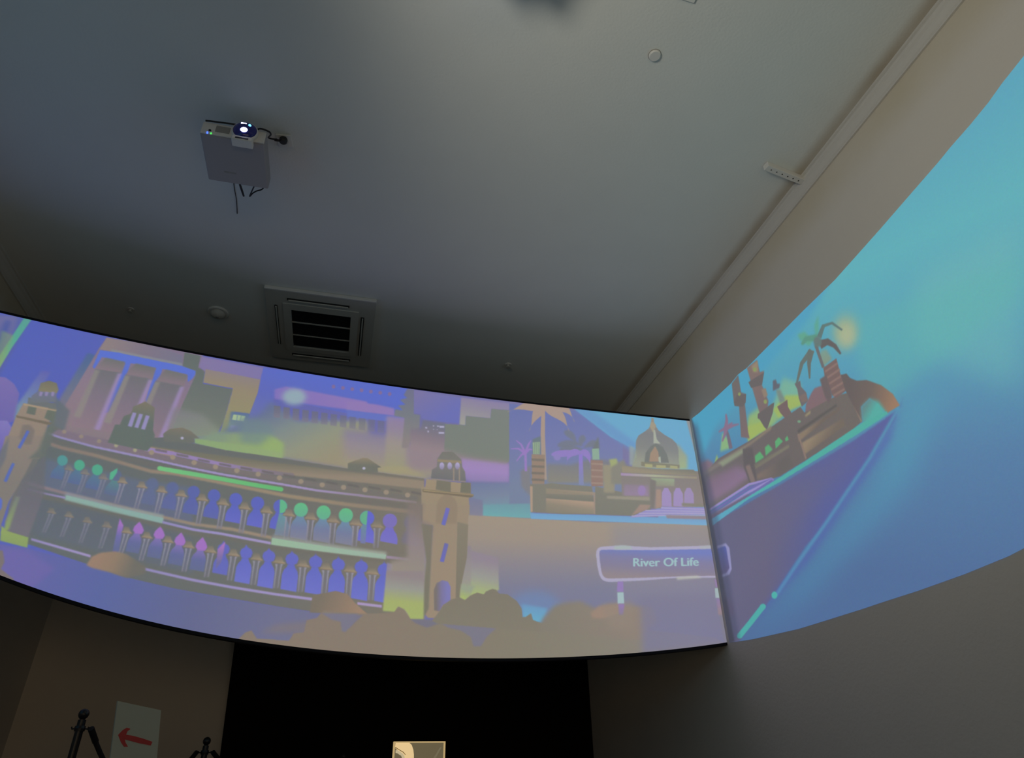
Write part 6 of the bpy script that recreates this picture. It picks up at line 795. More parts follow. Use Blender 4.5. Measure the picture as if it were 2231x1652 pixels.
[[[3058, 2871], [3009, 2852], [2992, 2810], [2949, 2765], [2874, 2726], [2785, 2639], [2728, 2549], [2708, 2464], [2811, 2467], [2848, 2548], [2896, 2613], [2979, 2599], [3003, 2513], [3038, 2650], [3059, 2765]], [[100, 90, 90], [112, 98, 92], [158, 122, 96]], [[3032, 2746], [2739, 2490]], 1, 4],
[[[3005, 2523], [2979, 2599], [2896, 2613], [2842, 2564], [2811, 2467], [2981, 2473]], [[96, 140, 140], [80, 176, 166]], [[2955, 2575], [2921, 2511]], 1, 18],
[[[3330, 3367], [3255, 3340], [3200, 3231], [3254, 3219], [3318, 3310]], [[92, 168, 144]], None, 1, 15],
[[[3155, 3320], [3088, 3369], [3127, 3253], [3171, 3223]], [[88, 168, 150]], None, 1, 19],
[[[3125, 3198], [3067, 3249], [3002, 3226], [2940, 3131], [2928, 3135], [2990, 3239], [3083, 3280], [3158, 3234]], [[92, 118, 116]], None, 1, 4],
[[[3152, 3130], [3091, 3121], [3048, 3072], [3013, 2997], [2998, 2996], [3016, 3076], [3068, 3159], [3157, 3202]], [[96, 92, 92]], None, 1, 4],
[[[3255, 3199], [3380, 3163], [3475, 3049], [3459, 3036], [3351, 3132], [3223, 3149]], [[100, 112, 108]], None, 1, 4],
[[[3273, 3200], [3316, 3118], [3338, 3008], [3325, 3001], [3281, 3095], [3219, 3157]], [[100, 110, 106]], None, 1, 4],
[[[3149, 3250], [3264, 3305], [3324, 3284], [3308, 3260], [3257, 3262], [3160, 3198]], [[86, 150, 130]], None, 1, 7],
[[[3166, 3224], [3204, 3184], [3195, 3005], [3170, 2997], [3175, 3170], [3138, 3197]], [[106, 106, 108]], None, 1, 4],
[[[3130, 3173], [3137, 3162], [3147, 3156], [3160, 3154], [3173, 3158], [3186, 3166], [3196, 3178], [3202, 3192], [3204, 3207], [3202, 3220], [3195, 3231], [3184, 3238], [3171, 3239], [3158, 3235], [3145, 3227], [3135, 3215], [3129, 3201], [3127, 3186]], [[98, 120, 118]], None, 1, 10],
[[[4898, 2636], [4267, 2618], [3976, 2547], [3948, 2522], [4255, 2596], [4892, 2618]], [[156, 142, 204]], None, 1, 5],
[[[4908, 2606], [4277, 2592], [3977, 2543], [3949, 2518], [4264, 2569], [4902, 2589]], [[112, 108, 172]], None, 1, 5],
[[[4919, 2577], [4287, 2565], [3979, 2539], [3951, 2514], [4274, 2543], [4912, 2559]], [[156, 142, 204]], None, 1, 5],
[[[4929, 2547], [4297, 2538], [3980, 2535], [3952, 2511], [4284, 2516], [4922, 2530]], [[112, 108, 172]], None, 1, 5],
[[[4902, 2586], [4316, 2543], [4261, 2523], [4895, 2534]], [[110, 100, 120]], None, 1, 14],
[[[4892, 2545], [4261, 2523], [3915, 2511], [3541, 2504], [3260, 2504], [3006, 2505], [2806, 2478], [2808, 2460], [3027, 2457], [3291, 2463], [3586, 2471], [3891, 2479], [4309, 2506], [4887, 2487]], [[92, 166, 200], [84, 176, 178], [76, 176, 164]], [[4860, 2503], [3611, 2500]], 1, 5],
[[[4879, 2316], [4729, 2293], [4689, 2244], [4711, 2083], [4757, 2053], [4879, 2059]], [[150, 148, 196]], None, 1, 6],
[[[4880, 2293], [4750, 2277], [4735, 2257], [4741, 2098], [4800, 2075], [4886, 2082]], [[86, 98, 172], [100, 92, 136]], [[4796, 2272], [4815, 2093]], 1, 6],
[[[4903, 1971], [4860, 1968], [4872, 1893], [4907, 1897]], [[130, 130, 170]], None, 1, 7],
[[[4912, 1884], [4793, 1875], [4794, 1756], [4898, 1759]], [[112, 92, 122]], None, 0.7, 34],
[[[5032, 3676], [4931, 3551], [4903, 3443], [4890, 3097], [4877, 2772], [4866, 2466], [4861, 2225], [4857, 1996], [4853, 1776], [4849, 1566], [5006, 1558], [5017, 1783], [5029, 2019], [5042, 2267], [5055, 2528], [5050, 2795], [5044, 3075], [5038, 3369]], [[56, 58, 70]], None, 0.85, 23],  # shadow of the front screen's edge painted into the wall picture
[[[4950, 3466], [4842, 3412], [4816, 3064], [4791, 2739], [4769, 2434], [4772, 2204], [4775, 1984], [4778, 1773], [4780, 1570], [4862, 1568], [4868, 1779], [4874, 2000], [4880, 2231], [4887, 2473], [4907, 2783], [4928, 3113]], [[64, 70, 96]], None, 0.5, 51]],  # softer, wider part of that painted shadow
geo = dict(PL = [-0.048778866805185096, 0.11070266753415747, 5.062656340727991],
 kt = [-0.0016706796403120699, -0.012342005180546468, 0.01620120578430096, 3.6169249392825153],
 kb = [0.0012401660389392431, -0.006178404938329358, 0.037407849292157375, -0.04755855429652616, 1.4659000964727413],
 RT = [[4.971, 3.515], [4.778, 3.495], [4.222, 3.48], [4.106, 3.495], [3.982, 3.481], [3.845, 3.482], [3.216, 3.49], [2.861, 3.487], [2.416, 3.522], [2.162, 3.547], [1.932, 3.569], [1.838, 3.583], [1.699, 3.595], [1.577, 3.613], [1.482, 3.638], [1.347, 3.661]],
 RB = [[4.929, 1.576], [4.608, 1.547], [4.059, 1.516], [3.814, 1.513], [3.424, 1.51], [3.257, 1.511], [2.988, 1.51], [2.678, 1.516], [2.424, 1.53], [2.339, 1.541]],
 TEXT = [[2251, 2166], [2792, 2179], [2259, 2234]]))
G = ART['geo']
def blur1(a, n, ax):
    if n < 1: return a
    a = np.moveaxis(a, ax, 0); k = 2*n+1
    c = np.cumsum(np.concatenate([np.zeros((1,)+a.shape[1:], a.dtype), np.pad(a, [(n, n)]+[(0, 0)]*(a.ndim-1), mode='edge')]), 0)
    return np.moveaxis((c[k:]-c[:-k])/k, 0, ax)
class Canvas:
    def __init__(s, u0, u1, v0, v1, S):
        s.u0, s.v0, s.S = u0, v0, S; s.w = int((u1-u0)*S); s.h = int((v1-v0)*S)
        s.u1 = u0+s.w/S; s.v1 = v0+s.h/S; s.px = np.zeros((s.h, s.w, 3), np.float32)
    def fill(s, pts, cols, grad, alpha, blur):
        P = (np.array(pts, np.float64)/1000-(s.u0, s.v0))*s.S
        bp = max(0.0, blur/1000*s.S); n = int(round(bp*.6)); pad = 3*n+3
        x0 = max(0, int(P[:, 0].min())-pad); x1 = min(s.w, int(P[:, 0].max())+pad+1)
        y0 = max(0, int(P[:, 1].min())-pad); y1 = min(s.h, int(P[:, 1].max())+pad+1)
        if x1 <= x0 or y1 <= y0: return
        ss = 2 if (x1-x0)*(y1-y0) < 40000 else 1
        xs = x0+(np.arange((x1-x0)*ss)+.5)/ss; ys = y0+(np.arange((y1-y0)*ss)+.5)/ss
        m = np.zeros((len(ys), len(xs)), bool); Q = np.roll(P, -1, 0)
        for (ax, ay), (bx, by) in zip(P, Q):
            if ay == by: continue
            lo, hi = (ay, by) if ay < by else (by, ay)
            rows = np.nonzero((ys >= lo) & (ys < hi))[0]
            if len(rows) == 0: continue
            xc = ax+(ys[rows]-ay)*(bx-ax)/(by-ay)
            m[rows] ^= xs[None, :] < xc[:, None]
        k = m.astype(np.float32)
        if ss == 2: k = k.reshape(y1-y0, 2, x1-x0, 2).mean((1, 3))
        if n >= 1:
            for _ in range(2): k = blur1(blur1(k, n, 0), n, 1)
        else: k = .5*k+.5*blur1(blur1(k, 1, 0), 1, 1)
        k = (k*alpha)[..., None]
        C = np.array(cols, np.float32)/255
        if len(C) == 1: c = C[0]
        else:
            if grad is None:
                g0 = np.array([P[:, 0].mean(), P[:, 1].max()]); g1 = np.array([P[:, 0].mean(), P[:, 1].min()])
            else: g0, g1 = (np.array(grad, np.float64)/1000-(s.u0, s.v0))*s.S
            d = g1-g0; X = x0+np.arange(x1-x0)+.5; Y = y0+np.arange(y1-y0)+.5
            t = np.clip(((X[None]-g0[0])*d[0]+(Y[:, None]-g0[1])*d[1])/max(1e-6, d@d), 0, 1)*(len(C)-1)
            c = np.stack([np.interp(t, np.arange(len(C)), C[:, q]) for q in range(3)], -1)
        s.px[y0:y1, x0:x1] = s.px[y0:y1, x0:x1]*(1-k)+c*k
    def image(s, name):
        im = bpy.data.images.new(name, s.w, s.h); a = np.ones((s.h, s.w, 4), np.float32); a[..., :3] = np.clip(s.px, 0, 1)
        im.pixels.foreach_set(a.ravel()); im.update(); im.pack(); return im
CF = Canvas(-3.02, 2.98, 1.2, 3.75, 430); CR = Canvas(1.0, 5.02, 1.3, 3.8, 430)
for o in ART['f']: CF.fill(*o)
for o in ART['r']: CR.fill(*o)
# the words on the painted street sign, set in the built-in font and filled like every other shape
tc = bpy.data.curves.new('lettering', 'FONT'); tc.body = 'River Of Life'; to = bpy.data.objects.new('lettering', tc); COL.objects.link(to)
bpy.context.view_layer.update(); tm = bpy.data.meshes.new_from_object(to.evaluated_get(bpy.context.evaluated_depsgraph_get()))
tm.calc_loop_triangles(); tv = np.array([v.co[:2] for v in tm.vertices]); capR = .70
A0, A1, A2 = [np.array(p, float) for p in G['TEXT']]; tw = tv[:, 0].max(); tx0 = tv[:, 0].min()
tp = A0+(tv[:, :1]-tx0)/(tw-tx0)*(A1-A0)+tv[:, 1:]/capR*(A2-A0)
polys = [[tp[i] for i in t.vertices] for t in tm.loop_triangles]
for dx, al in ((0, .95), (4.0, .8), (-3.0, .7), (7.0, .6)):
    for p in polys: CF.fill([[q[0]+dx, q[1]] for q in p], [[160, 198, 200]], None, al, 0)
bpy.data.objects.remove(to); bpy.data.curves.remove(tc); bpy.data.meshes.remove(tm)
# sensor-like unevenness of the projected light: fine mottling
rng = np.random.default_rng(3)
for cv in (CF, CR):
    nz = rng.normal(0, 1, cv.px.shape).astype(np.float32); nz = blur1(blur1(nz, 1, 0), 1, 1)*3
    cv.px += nz*.006
    cv.px = .55*cv.px+.45*blur1(blur1(cv.px, 1, 0), 1, 1)
def picture_material(name, cv, gain, base):
    im = cv.image(name); m = bpy.data.materials.new(name); m.use_nodes = True; n = m.node_tree; b = n.nodes['Principled BSDF']
    t = n.nodes.new('ShaderNodeTexImage'); t.image = im; t.extension = 'EXTEND'; uv = n.nodes.new('ShaderNodeUVMap'); uv.uv_map = 'UVMap'
    n.links.new(uv.outputs['UV'], t.inputs['Vector']); n.links.new(t.outputs['Color'], b.inputs['Emission Color'])
    b.inputs['Emission Strength'].default_value = gain; b.inputs['Base Color'].default_value = (base, base, base, 1)
    b.inputs['Roughness'].default_value = .9; b.inputs['Specular IOR Level'].default_value = .1
    return m
M_pf = picture_material('front_picture', CF, PICTURE, .30); M_pr = picture_material('side_picture', CR, PICTURE, .16)

# ---------------------------------------------------------------- front screen, gently curved between the side walls
yS = lambda x: float(np.polyval(G['PL'], x))
def zb(x):
    x = max(x, -2.25); return float(np.polyval(G['kb'], x))
zt = lambda x: float(np.polyval(G['kt'], x))
scr = thing('projection_screen', (0, 0, 0), label='wide curved screen hung across the room, showing a domed arcaded palace', category='screen')
NX = 120; xs = [WL+(WR-WL)*i/NX for i in range(NX+1)]
def strip(fun, uvfun=None):
    bm = bmesh.new(); lay = bm.loops.layers.uv.new('UVMap'); cols = []
    for x in xs: cols.append([bm.verts.new(p) for p in fun(x)])
    for a, b in zip(cols, cols[1:]):
        n = len(a)
        for j in range(n if n > 2 else 1):
            fc = bm.faces.new((a[j], b[j], b[(j+1) % n], a[(j+1) % n]))
            if uvfun:
                for l in fc.loops: l[lay].uv = uvfun(l.vert.co)
    if len(cols[0]) > 2: bm.faces.new(cols[0][::-1]); bm.faces.new(cols[-1])
    return bm
def solid(name, lo, hi, y0, y1, m, **k):   # a strip with depth following the screen curve
    return new(name, strip(lambda x: [(x, yS(x)+y0, lo(x)), (x, yS(x)+y0, hi(x)), (x, yS(x)+y1, hi(x)), (x, yS(x)+y1, lo(x))]), m, scr, **k)
new('picture_surface', strip(lambda x: [(x, yS(x), zb(x)+.004), (x, yS(x), zt(x)-.004)], lambda c: ((c.x-CF.u0)/(CF.u1-CF.u0), (c.z-CF.v0)/(CF.v1-CF.v0))), M_pf, scr, label='projected city picture of the front screen')
solid('backing', lambda x: zb(x), lambda x: zt(x), .004, .035, M_rim, label='black back of the screen')
solid('edge_batten', lambda x: zt(x)-.006, lambda x: zt(x)+.010, -.006, .05, M_rim, label='thin black batten along the top edge')
solid('edge_batten', lambda x: zb(x)-.016, lambda x: zb(x)+.003, -.004, .05, M_rim, label='thin black batten along the bottom edge')

# ---------------------------------------------------------------- picture thrown on the right wall
def interp(tab, y):
    t = sorted(tab); return float(np.interp(y, [a for a, b in t], [b for a, b in t]))
ys_ = sorted(set([q[0] for q in G['RT']]+[q[0] for q in G['RB']]+[-2.6+i*.25 for i in range(30)]))
ys_ = [y for y in ys_ if -2.61 < y <= 4.965]
bm = bmesh.new(); lay = bm.loops.layers.uv.new('UVMap'); cols = []
for y in ys_:
    a, b = interp(G['RB'], y), interp(G['RT'], y)
    cols.append([bm.verts.new((WR-.003, y, a)), bm.verts.new((WR-.003, y, b)), bm.verts.new((WR-.0012, y, b)), bm.verts.new((WR-.0012, y, a))])
for a, b in zip(cols, cols[1:]):
    for j in range(4): bm.faces.new((a[j], b[j], b[(j+1) % 4], a[(j+1) % 4]))
bm.faces.new(cols[0]); bm.faces.new(cols[-1])
for fc in bm.faces:
    for l in fc.loops: l[lay].uv = ((l.vert.co.y-CR.u0)/(CR.u1-CR.u0), (l.vert.co.z-CR.v0)/(CR.v1-CR.v0))
new('side_projection_or_fill_panel', bm, M_pr, label='blue and turquoise picture of a skyline with palm thrown on the right wall', category='projection')
# unseen glowing panels added on left wall, floor and rear wall to light the room
def fill_glow_material(name, cols, gain):
    m = bpy.data.materials.new(name); m.use_nodes = True; n = m.node_tree; b = n.nodes['Principled BSDF']
    g = n.nodes.new('ShaderNodeTexCoord'); z = n.nodes.new('ShaderNodeTexNoise'); z.inputs['Scale'].default_value = .8; z.inputs['Detail'].default_value = 2
    r_ = n.nodes.new('ShaderNodeValToRGB'); r_.color_ramp.elements[0].position = .35; r_.color_ramp.elements[1].position = .65
    r_.color_ramp.elements[0].color = (*cols[0], 1); r_.color_ramp.elements[1].color = (*cols[1], 1)
    n.links.new(g.outputs['Object'], z.inputs['Vector']); n.links.new(z.outputs['Fac'], r_.inputs['Fac'])
    n.links.new(r_.outputs['Color'], b.inputs['Emission Color']); b.inputs['Emission Strength'].default_value = gain
    b.inputs['Base Color'].default_value = (.3, .3, .3, 1); return m
new('side_projection_or_fill_panel', boxm((WL+.001, -2.6, 1.55), (WL+.004, 3.9, 3.5)), fill_glow_material('left_glow', ((.02, .26, .52), (.06, .34, .46)), .55), label='blue glowing panel added on the left wall to light the room, out of view', category='projection')
new('floor_fill_panel', boxm((.3, -1.4, .001), (2.1, 2.6, .004)), fill_glow_material('floor_glow', ((.80, .70, .40), (.72, .72, .42)), .15), label='warm glowing panel added on the floor beside the viewer to light the room', category='projection')
new('rear_fill_panel', boxm((WL+.3, YR+.001, .3), (WR-.3, YR+.004, 1.7)), fill_glow_material('rear_glow', ((.95, .70, .40), (.85, .68, .48)), 1.4), label='warm bright glowing panel added on the wall behind the viewer to light the room', category='projection')

# ---------------------------------------------------------------- black partition in front of the back wall
bp = thing('partition', (0, 0, 0), label='black partition covering the back wall below the screen', category='partition')
bm = bmesh.new(); PX0, PX1 = -1.10, WR-.004
vs = [bm.verts.new(p) for p in ((PX0+.12, YB-.06, 0), (PX1, YB-.06, 0), (PX1, YB-.06, 3.1), (PX0-.05, YB-.06, 3.1), (PX0+.12, YB-.004, 0), (PX1, YB-.004, 0), (PX1, YB-.004, 3.1), (PX0-.05, YB-.004, 3.1))]
for q in ((0, 1, 2, 3), (7, 6, 5, 4), (0, 4, 5, 1), (3, 2, 6, 7), (0, 3, 7, 4), (1, 5, 6, 2)): bm.faces.new([vs[i] for i in q])
new('panel', bm, M_black, bp)
bm = boxm((PX0-.05, YB-.075, 3.1), (PX1, YB-.004, 3.14)); new('top_rail', bm, M_black, bp)

# ---------------------------------------------------------------- air conditioning cassette
ac = thing('ceiling_air_conditioner', (-.475, 5.46, H), label='square white air conditioning cassette with dark intake grille in the ceiling', category='air conditioner')
hx, hy = .475, .56
new('frame', ring_plate(bmesh.new(), (-hx, -hy), (hx, hy), (-.262, -.290), (.262, .320), -.032, 0), M_offw, ac)
bm = ring_plate(bmesh.new(), (-.33, -.375), (.33, .39), (-.262, -.290), (.262, .320), -.040, -.030); new('raised_border', bm, M_offw, ac)
bm = boxm((-hx, -hy-.003, -.036), (hx, -hy+.018, -.004), .004); new('front_lip', bm, M_white, ac, label='front lip in paler plastic for its lit look')  # lip coloured paler than the frame to look lit
new('intake_recess', boxm((-.262, -.290, -.012), (.262, .320, -.004)), M_slot, ac, label='dark intake recess')
for y in (-.088, .120):
    new('crossbar', boxm((-.262, y-.005, -.034), (.262, y+.005, -.022)), M_steel, ac, label='thin light crossbar')
bm = bmesh.new()
for i in range(34):
    y = -.285+i*.0178; box(bm, (-.258, y, -.028), (.258, y+.003, -.016))
new('grille_slats', bm, M_dark, ac, kind='stuff')
def louvre(lo, hi, nm):
    g = new('outlet_slot', boxm((lo[0], lo[1], -.037), (hi[0], hi[1], -.028)), M_slot, ac)
    cx = (lo[0]+hi[0])/2; cy = (lo[1]+hi[1])/2
    if hi[0]-lo[0] > hi[1]-lo[1]: new('louvre_flap', boxm((lo[0]+.01, cy+.002, -.046), (hi[0]-.01, cy+.020, -.034), .003), M_offw, g)
    else: new('louvre_flap', boxm((cx-.005, lo[1]+.01, -.046), (cx+.007, hi[1]-.01, -.034), .002), M_offw, g)
louvre((-.29, -.452, 0), (.245, -.425, 0), 'f'); louvre((-.28, .445, 0), (.28, .475, 0), 'b')
louvre((-.402, -.33, 0), (-.378, .30, 0), 'l'); louvre((.352, -.30, 0), (.382, .35, 0), 'r')

# ---------------------------------------------------------------- projector hanging from the ceiling
ZB = 3.45+EYE; PS = 1.0615
def make_projector(label, loc, rz, tag=None):
    t = thing('projector', loc, rz, label=label, category='projector'); t.scale = (PS, PS, PS)      # origin: centre of the underside
    if tag: t['group'] = tag
    new('casing', boxm((-.178, -.18, 0), (.178, .18, .098), .008), M_under, t)
    new('front_panel', boxm((-.176, -.186, .003), (.176, -.178, .096), .003), M_face, t, label='pale front panel')
    new('front_vent', boxm((-.10, -.1885, .028), (-.022, -.1855, .080), .002), M_grey, t)
    bm = lathe(bmesh.new(), [(.0001, -.178), (.074, -.178), (.074, -.198), (.072, -.206), (.068, -.208), (.064, -.202), (.0001, -.200)], 40, (.062, 0, .058), 'y')
    ho = new('lens_housing', bm, M_face, t, smooth=False)
    lz = new('lens', lathe(bmesh.new(), [(.0001, -.230), (.025, -.2285), (.045, -.223), (.060, -.212), (.070, -.200)], 40, (.062, 0, .064), 'y'), M_lens, t, smooth=True, label='dark blue domed lens')
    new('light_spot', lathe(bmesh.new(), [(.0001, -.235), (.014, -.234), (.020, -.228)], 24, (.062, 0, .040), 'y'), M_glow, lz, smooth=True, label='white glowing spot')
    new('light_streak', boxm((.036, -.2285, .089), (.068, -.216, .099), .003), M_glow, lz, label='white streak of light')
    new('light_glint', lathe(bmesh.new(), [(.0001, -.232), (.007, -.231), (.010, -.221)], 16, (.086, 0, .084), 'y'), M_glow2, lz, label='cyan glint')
    lo_ = new('lens_notch', boxm((.000, -.211, -.028), (.118, -.150, .006), .006), M_face, t, label='pale lens notch under the lens')
    new('focus_slot', boxm((.022, -.2135, -.021), (.094, -.2105, -.011), .001), M_dark, lo_)
    new('sensor', lathe(bmesh.new(), [(.0001, -.190), (.007, -.190), (.008, -.186)], 16, (-.128, 0, .030), 'y'), M_dark, t, label='dark sensor eye')
    new('indicator', boxm((-.141, -.190, .002), (-.134, -.184, .014), .001), M_blueled, t, label='blue indicator light')
    new('indicator', boxm((-.120, -.190, .002), (-.114, -.184, .013), .001), M_greenled, t, label='green indicator light')
    new('nameplate', boxm((-.075, .085, -.0012), (-.005, .096, .0005)), M_grey, t, label='faint dark nameplate')
    new('lamp_cover', boxm((.02, -.13, -.0012), (.10, -.115, .0005)), M_under, t)
    bm = boxm((-.07, .0, .098), (.07, .14, .106)); new('mount_plate', bm, M_dark, t)
    top = (H-loc[2])/PS
    new('drop_pole', tube(bmesh.new(), [(0, .09, .105), (0, .09, top-.01)], .019, 16), M_white, t)
    new('ceiling_plate', lathe(bmesh.new(), [(.0001, top-.012), (.055, top-.012), (.055, top)], 28, (0, .09, 0)), M_white, t)
    for p0 in ((-.14, -.14), (.14, -.14), (-.14, .14), (.14, .14)):
        new('bracket_arm', tube(bmesh.new(), [(p0[0]*.4, p0[1]*.3+.05, .104), (p0[0], p0[1], .100)], .005, 8), M_dark, t)
    return t
PJ = (-.979, 3.3225, ZB)
pj = make_projector('white projector under the ceiling with glowing lens, beside a wall socket', PJ, 0)
make_projector('white projector hanging further forward, above the edge of view', (0.481, 1.602, ZB), math.radians(195))
def cable(name, pts, rad, label, m=M_dark, n=8):
    P = [Vector(p) for p in pts]; out = []
    for i in range(len(P)-1):
        p0, p1, p2, p3 = P[max(i-1, 0)], P[i], P[i+1], P[min(i+2, len(P)-1)]
        for k in range(n):
            s = k/n; out.append(.5*((2*p1)+(-p0+p2)*s+(2*p0-5*p1+4*p2-p3)*s*s+(-p0+3*p1-3*p2+p3)*s**3))
    out.append(P[-1]); return new(name, tube(bmesh.new(), out, rad, 8), m, label=label, category='cable')
x, y, z = PJ
cable('power_cable', [(-1.153, 3.116, 4.232), (-1.094, 3.113, 4.234), (-0.948, 3.114, 4.235), (x+.08, y-.12, z+.118), (-0.841, 3.111, 4.235), (-0.783, 3.115, 4.235), (-0.771, 3.150, 4.250), (-0.809, 3.269, 4.350), (-0.777, 3.273, 4.350), (-0.756, 3.265, 4.344)], .0055, 'black power cable lying over the projector to the ceiling socket')
cable('signal_cable', [(-0.988, 3.545, 4.180), (-0.980, 3.585, 4.180), (-0.970, 3.664, 4.180), (-1.020, 3.675, 4.300), (-1.039, 3.681, 4.370)], .0065, 'short thick black cable behind the projector, left of the looped one')
cable('signal_cable', [(-0.894, 3.563, 4.190), (-0.906, 3.595, 4.190), (-0.933, 3.670, 4.190), (-0.912, 3.645, 4.200), (-0.885, 3.627, 4.210), (-0.855, 3.617, 4.220), (-0.834, 3.592, 4.230), (-0.817, 3.599, 4.250), (-0.814, 3.582, 4.260), (-0.827, 3.589, 4.300), (-0.873, 3.643, 4.370)], .0045, 'black cable looping in a V behind the projector')
cable('bell_wire', [(-1.072, 3.33, H-.003), (-1.082, 3.783, H-.003), (-1.080, 3.92, H-.003), (-1.089, 4.068, H-.003)], .0028, 'thin dark wire stuck along the ceiling behind the projector')
so = thing('ceiling_socket', (-.712, 3.292, H), math.radians(-8), label='square white socket plate on the ceiling beside the projector', category='socket')
new('plate', boxm((-.050, -.050, -.012), (.050, .050, 0), .004), M_white, so)
new('socket_well', lathe(bmesh.new(), [(.0001, -.0135), (.026, -.0135), (.028, -.011)], 24), M_offw, so)
pl = thing('plug', (-.716, 3.272, H-.013), 0, label='round black plug pushed into the ceiling socket', category='plug')
new('plug_body', lathe(bmesh.new(), [(.0001, -.036), (.018, -.036), (.025, -.028), (.027, -.008), (.024, 0), (.0001, 0)], 28), M_dark, pl)
new('cord_grip', tube(bmesh.new(), [(-.015, 0, -.022), (-.055, .002, -.022)], .008, 10), M_dark, pl)

# ---------------------------------------------------------------- small ceiling fittings
d = thing('blank_cover', (1.449, 2.164, H), label='round flat white cover plate on the ceiling towards the right', category='ceiling fitting')
new('disc', lathe(bmesh.new(), [(.0001, -.016), (.030, -.016), (.035, -.012), (.036, 0)], 40), M_white, d)
new('gasket', lathe(bmesh.new(), [(.0001, -.003), (.0385, -.003), (.0385, 0)], 40), M_grey, d)
d = thing('smoke_detector', (-1.385, 5.40, H), label='domed smoke detector left of the air conditioner', category='smoke detector')
new('base', lathe(bmesh.new(), [(.0001, -.016), (.084, -.016), (.090, -.010), (.090, 0)], 40), M_white, d)
new('dome', lathe(bmesh.new(), [(.0001, -.056), (.025, -.055), (.046, -.046), (.060, -.030), (.066, -.016)], 40), M_offw, d, smooth=True)
new('sensor_cap', lathe(bmesh.new(), [(.0001, -.062), (.010, -.061), (.014, -.055)], 20), M_grey, d)
for nm, xx, yy, rr, lb in (('sprinkler_head', 1.391, 5.715, .032, 'small sprinkler head right of the air conditioner'), ('sprinkler_head', -2.138, 5.52, .026, 'small sprinkler head far left, beyond the smoke detector')):
    d = thing(nm, (xx, yy, H), label=lb, category='sprinkler')
    new('escutcheon', lathe(bmesh.new(), [(.0001, -.006), (rr, -.006), (rr*1.15, 0)], 28), M_white, d)
    new('stem', lathe(bmesh.new(), [(.0001, -.030), (rr*.35, -.030), (rr*.4, -.004)], 16), M_steel, d)
    new('deflector', lathe(bmesh.new(), [(.0001, -.036), (rr*.8, -.036), (rr*.8, -.031), (.0001, -.031)], 20), M_offw, d)
d = thing('perforated_bracket', (2.545, 2.756, H), math.radians(10.5), label='short white perforated rail on the ceiling ending at the right cornice', category='bracket')
LB = .375
def rail():
    bm = bmesh.new(); box(bm, (0, -.024, -.044), (LB, .024, 0), .004); return bm
new('rail', rail(), M_white, d)
new('end_cap', boxm((LB, -.026, -.046), (LB+.014, .026, 0), .002), M_grey, d)
for i in range(7):
    xx = .045+i*.050
    new('hole', lathe(bmesh.new(), [(.0001, -.0446), (.0052, -.0446), (.0052, -.040)], 12, (xx, 0, 0)), M_slot, d)
d = thing('inspection_plate', (1.485, 1.77, H), math.radians(3), label='small square plate on the ceiling cut off by the top edge', category='ceiling fitting')
new('plate', boxm((-.05, -.05, -.010), (.05, .05, 0), .002), M_ceil, d)
new('dark_outline', boxm((-.053, -.053, -.003), (.053, .053, 0)), M_slot, d)  # dark sheet under the plate, showing as a thin outline

# ---------------------------------------------------------------- barrier posts and ropes
def make_post(label, x, y, h):
    t = thing('barrier_post', (x, y, 0), label=label, category='barrier post'); t['group'] = 'rope barrier posts'
    new('base', lathe(bmesh.new(), [(.0001, 0), (.155, 0), (.160, .012), (.12, .028), (.04, .045), (.0001, .045)], 36), M_post, t)
    new('pole', lathe(bmesh.new(), [(.0001, .03), (.019, .03), (.019, h-.052), (.0001, h-.052)], 24), M_post, t, smooth=False)
    new('collar', lathe(bmesh.new(), [(.0001, h-.105), (.024, h-.105), (.026, h-.092), (.024, h-.080), (.0001, h-.080)], 24), M_post, t)
    new('ball_finial', lathe(bmesh.new(), [(.0001, h)]+[(.0255*math.sin(a), h-.0255+.0255*math.cos(a)) for a in [math.pi*i/10 for i in range(1, 9)]]+[(.012, h-.05), (.014, h-.056), (.0001, h-.056)], 28), M_post, t, smooth=True)
    for s in (-1, 1):
        new('hook', tube(bmesh.new(), [(s*.020, 0, h-.092), (s*.036, 0, h-.094), (s*.040, 0, h-.084)], .004, 8), M_post, t)
    return t
make_post('black barrier post with ball top, left of the arrow sign', -1.2441, 4.3, 1.0423)
make_post('black barrier post with ball top, right of the arrow sign', -0.793, 5.5, 0.9755)
make_post('black barrier post with ball top, in front of the black partition', 0.157, 7.25, 0.9355)
def rope(p, q, sag, label):
    P, Q = Vector(p), Vector(q); pts = []
    for i in range(29):
        s = i/28; v = P.lerp(Q, s); v.z -= sag*4*s*(1-s); pts.append(v)
    r_ = thing('rope', (0, 0, 0), label=label, category='rope'); r_['group'] = 'barrier ropes'
    new('cord', tube(bmesh.new(), pts, .0125, 12), M_rope, r_)
    for e, g in ((pts[0], pts[2]), (pts[-1], pts[-3])): new('end_ferrule', tube(bmesh.new(), [e, e.lerp(g, .8)], .0155, 12), M_post, r_)
rope((-1.2441+.052, 4.3, 1.0423-.092), (-0.793-.052, 5.5, 0.9755-.092), 0.25, 'black rope sagging behind the arrow sign')
rope((-0.793+.052, 5.5, 0.9755-.092), (0.157-.052, 7.25, 0.9355-.092), 0.25, 'black rope hanging in front of the black partition')

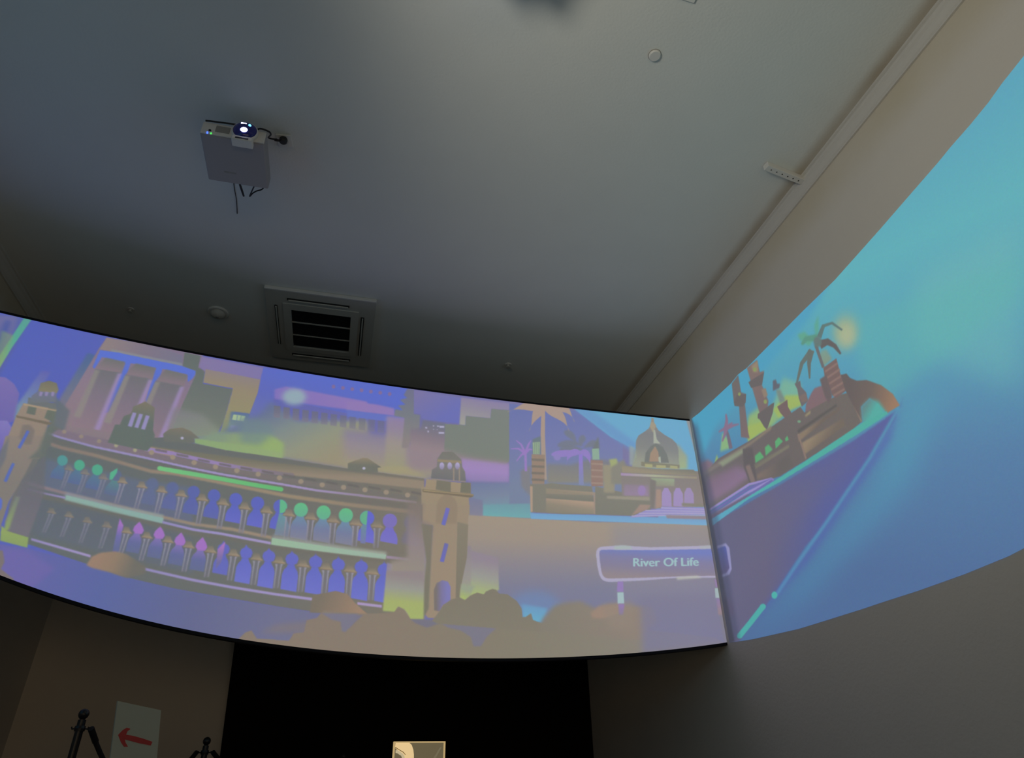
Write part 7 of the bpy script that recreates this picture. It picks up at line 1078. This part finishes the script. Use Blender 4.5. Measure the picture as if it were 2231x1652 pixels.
# ---------------------------------------------------------------- arrow sign
sg = thing('arrow_sign', (-1.0489, 4.1, 1.0616), 0.55, label='white board sign with a red arrow pointing left, on the barrier', category='sign')
bm = bmesh.new(); prism(bm, [[0.0, 0.0], [0.2208, -0.0319], [0.3106712373037858, -0.62], [0.08118163672654691, -0.62]], 0, .012); new('board', bm, M_sign, sg)
bm = bmesh.new(); prism(bm, [[0.0421, -0.1505], [0.0573, -0.1294], [0.0729, -0.1179], [0.09, -0.1206], [0.092, -0.1239], [0.0815, -0.133], [0.0786, -0.1484], [0.115, -0.1529], [0.1653, -0.1637], [0.2134, -0.1769], [0.2091, -0.1936], [0.1467, -0.1839], [0.0783, -0.1691], [0.0855, -0.183], [0.1018, -0.201], [0.0834, -0.2014], [0.0648, -0.1834]], -.0015, .0005); new('arrow', bm, M_red, sg, label='red arrow pointing left')
new('pole', boxm((0.1839, .012, -1.0416), (0.2079, .03, -0.4200)), M_post, sg)
new('base', boxm((0.0559, -.10, -1.0616), (0.3359, .14, -1.0416), .005), M_post, sg)

# ---------------------------------------------------------------- lit display stand at the back
DY = 6.6
dx0, dx1, dtop = 0.5493, 0.9961, 0.9957
ds = thing('display_stand', ((dx0+dx1)/2, DY, 0), label='brass framed lit display panel in front of the black partition', category='display')
hw = (dx1-dx0)/2; ft = .0145; zl = dtop-.62
bm = bmesh.new()
for lo, hi in (((-hw, -.02, zl), (-hw+ft, .02, dtop)), ((hw-ft, -.02, zl), (hw, .02, dtop)), ((-hw+ft, -.02, dtop-ft*.7), (hw-ft, .02, dtop)), ((-hw+ft, -.02, zl), (hw-ft, .02, zl+ft))): box(bm, lo, hi, .002)
new('frame', bm, emit('gilt_frame_glow', (.62, .44, .20), .75), ds)  # bright look of the gilt put in as glow
new('panel', boxm((-hw+ft, -.008, zl+ft), (hw-ft, .012, dtop-ft*.7)), emit('lit_panel_olive', (.155, .125, .068), .75), ds, label='olive grey backlit panel')
def flat(name, poly, yy, m, lb):
    bm = bmesh.new(); prism(bm, poly, yy, yy+.003); return new(name, bm, m, ds, label=lb)
W_ = 2*hw; P = lambda a, b: (-hw+a*W_, dtop-b*W_)   # in widths from the top left corner
flat('pattern', [P(.04, .02), P(.30, .02), P(.35, .06), P(.385, .14), (P(.40, .22)), P(.405, .32), P(.42, .50), P(.40, .70), P(.24, .95), P(.10, .95), P(.30, .60), P(.26, .36), P(.20, .22), P(.10, .16), P(.05, .12), P(.035, .10)], -.012, emit('lit_cream', (.78, .56, .28), .95), 'cream curved shape')
flat('pattern', [P(.05, .145), P(.10, .15), P(.18, .20), P(.22, .24), P(.235, .30), P(.23, .40), P(.19, .40), P(.195, .31), P(.16, .24), P(.09, .20), P(.05, .19)], -.015, emit('lit_pale', (.56, .46, .28), .9), 'pale curved band')
flat('pattern', [P(.035, .10), P(.06, .118), P(.10, .138), P(.19, .185), P(.235, .225), P(.245, .222), P(.20, .175), P(.105, .128), P(.07, .108), P(.04, .09)], -.0165, emit('lit_brown', (.20, .13, .045), .7), 'brown outline curve')
flat('pattern', [P(.70, .40), P(.90, .10), P(.93, .10), P(.74, .42)], -.010, emit('lit_grey', (.20, .17, .10), .75), 'faint diagonal streak')
new('pole', boxm((-.025, -.015, .03), (.025, .015, zl+.01), .004), M_post, ds)
new('base', boxm((-.18, -.14, 0), (.18, .14, .03), .008), M_post, ds)
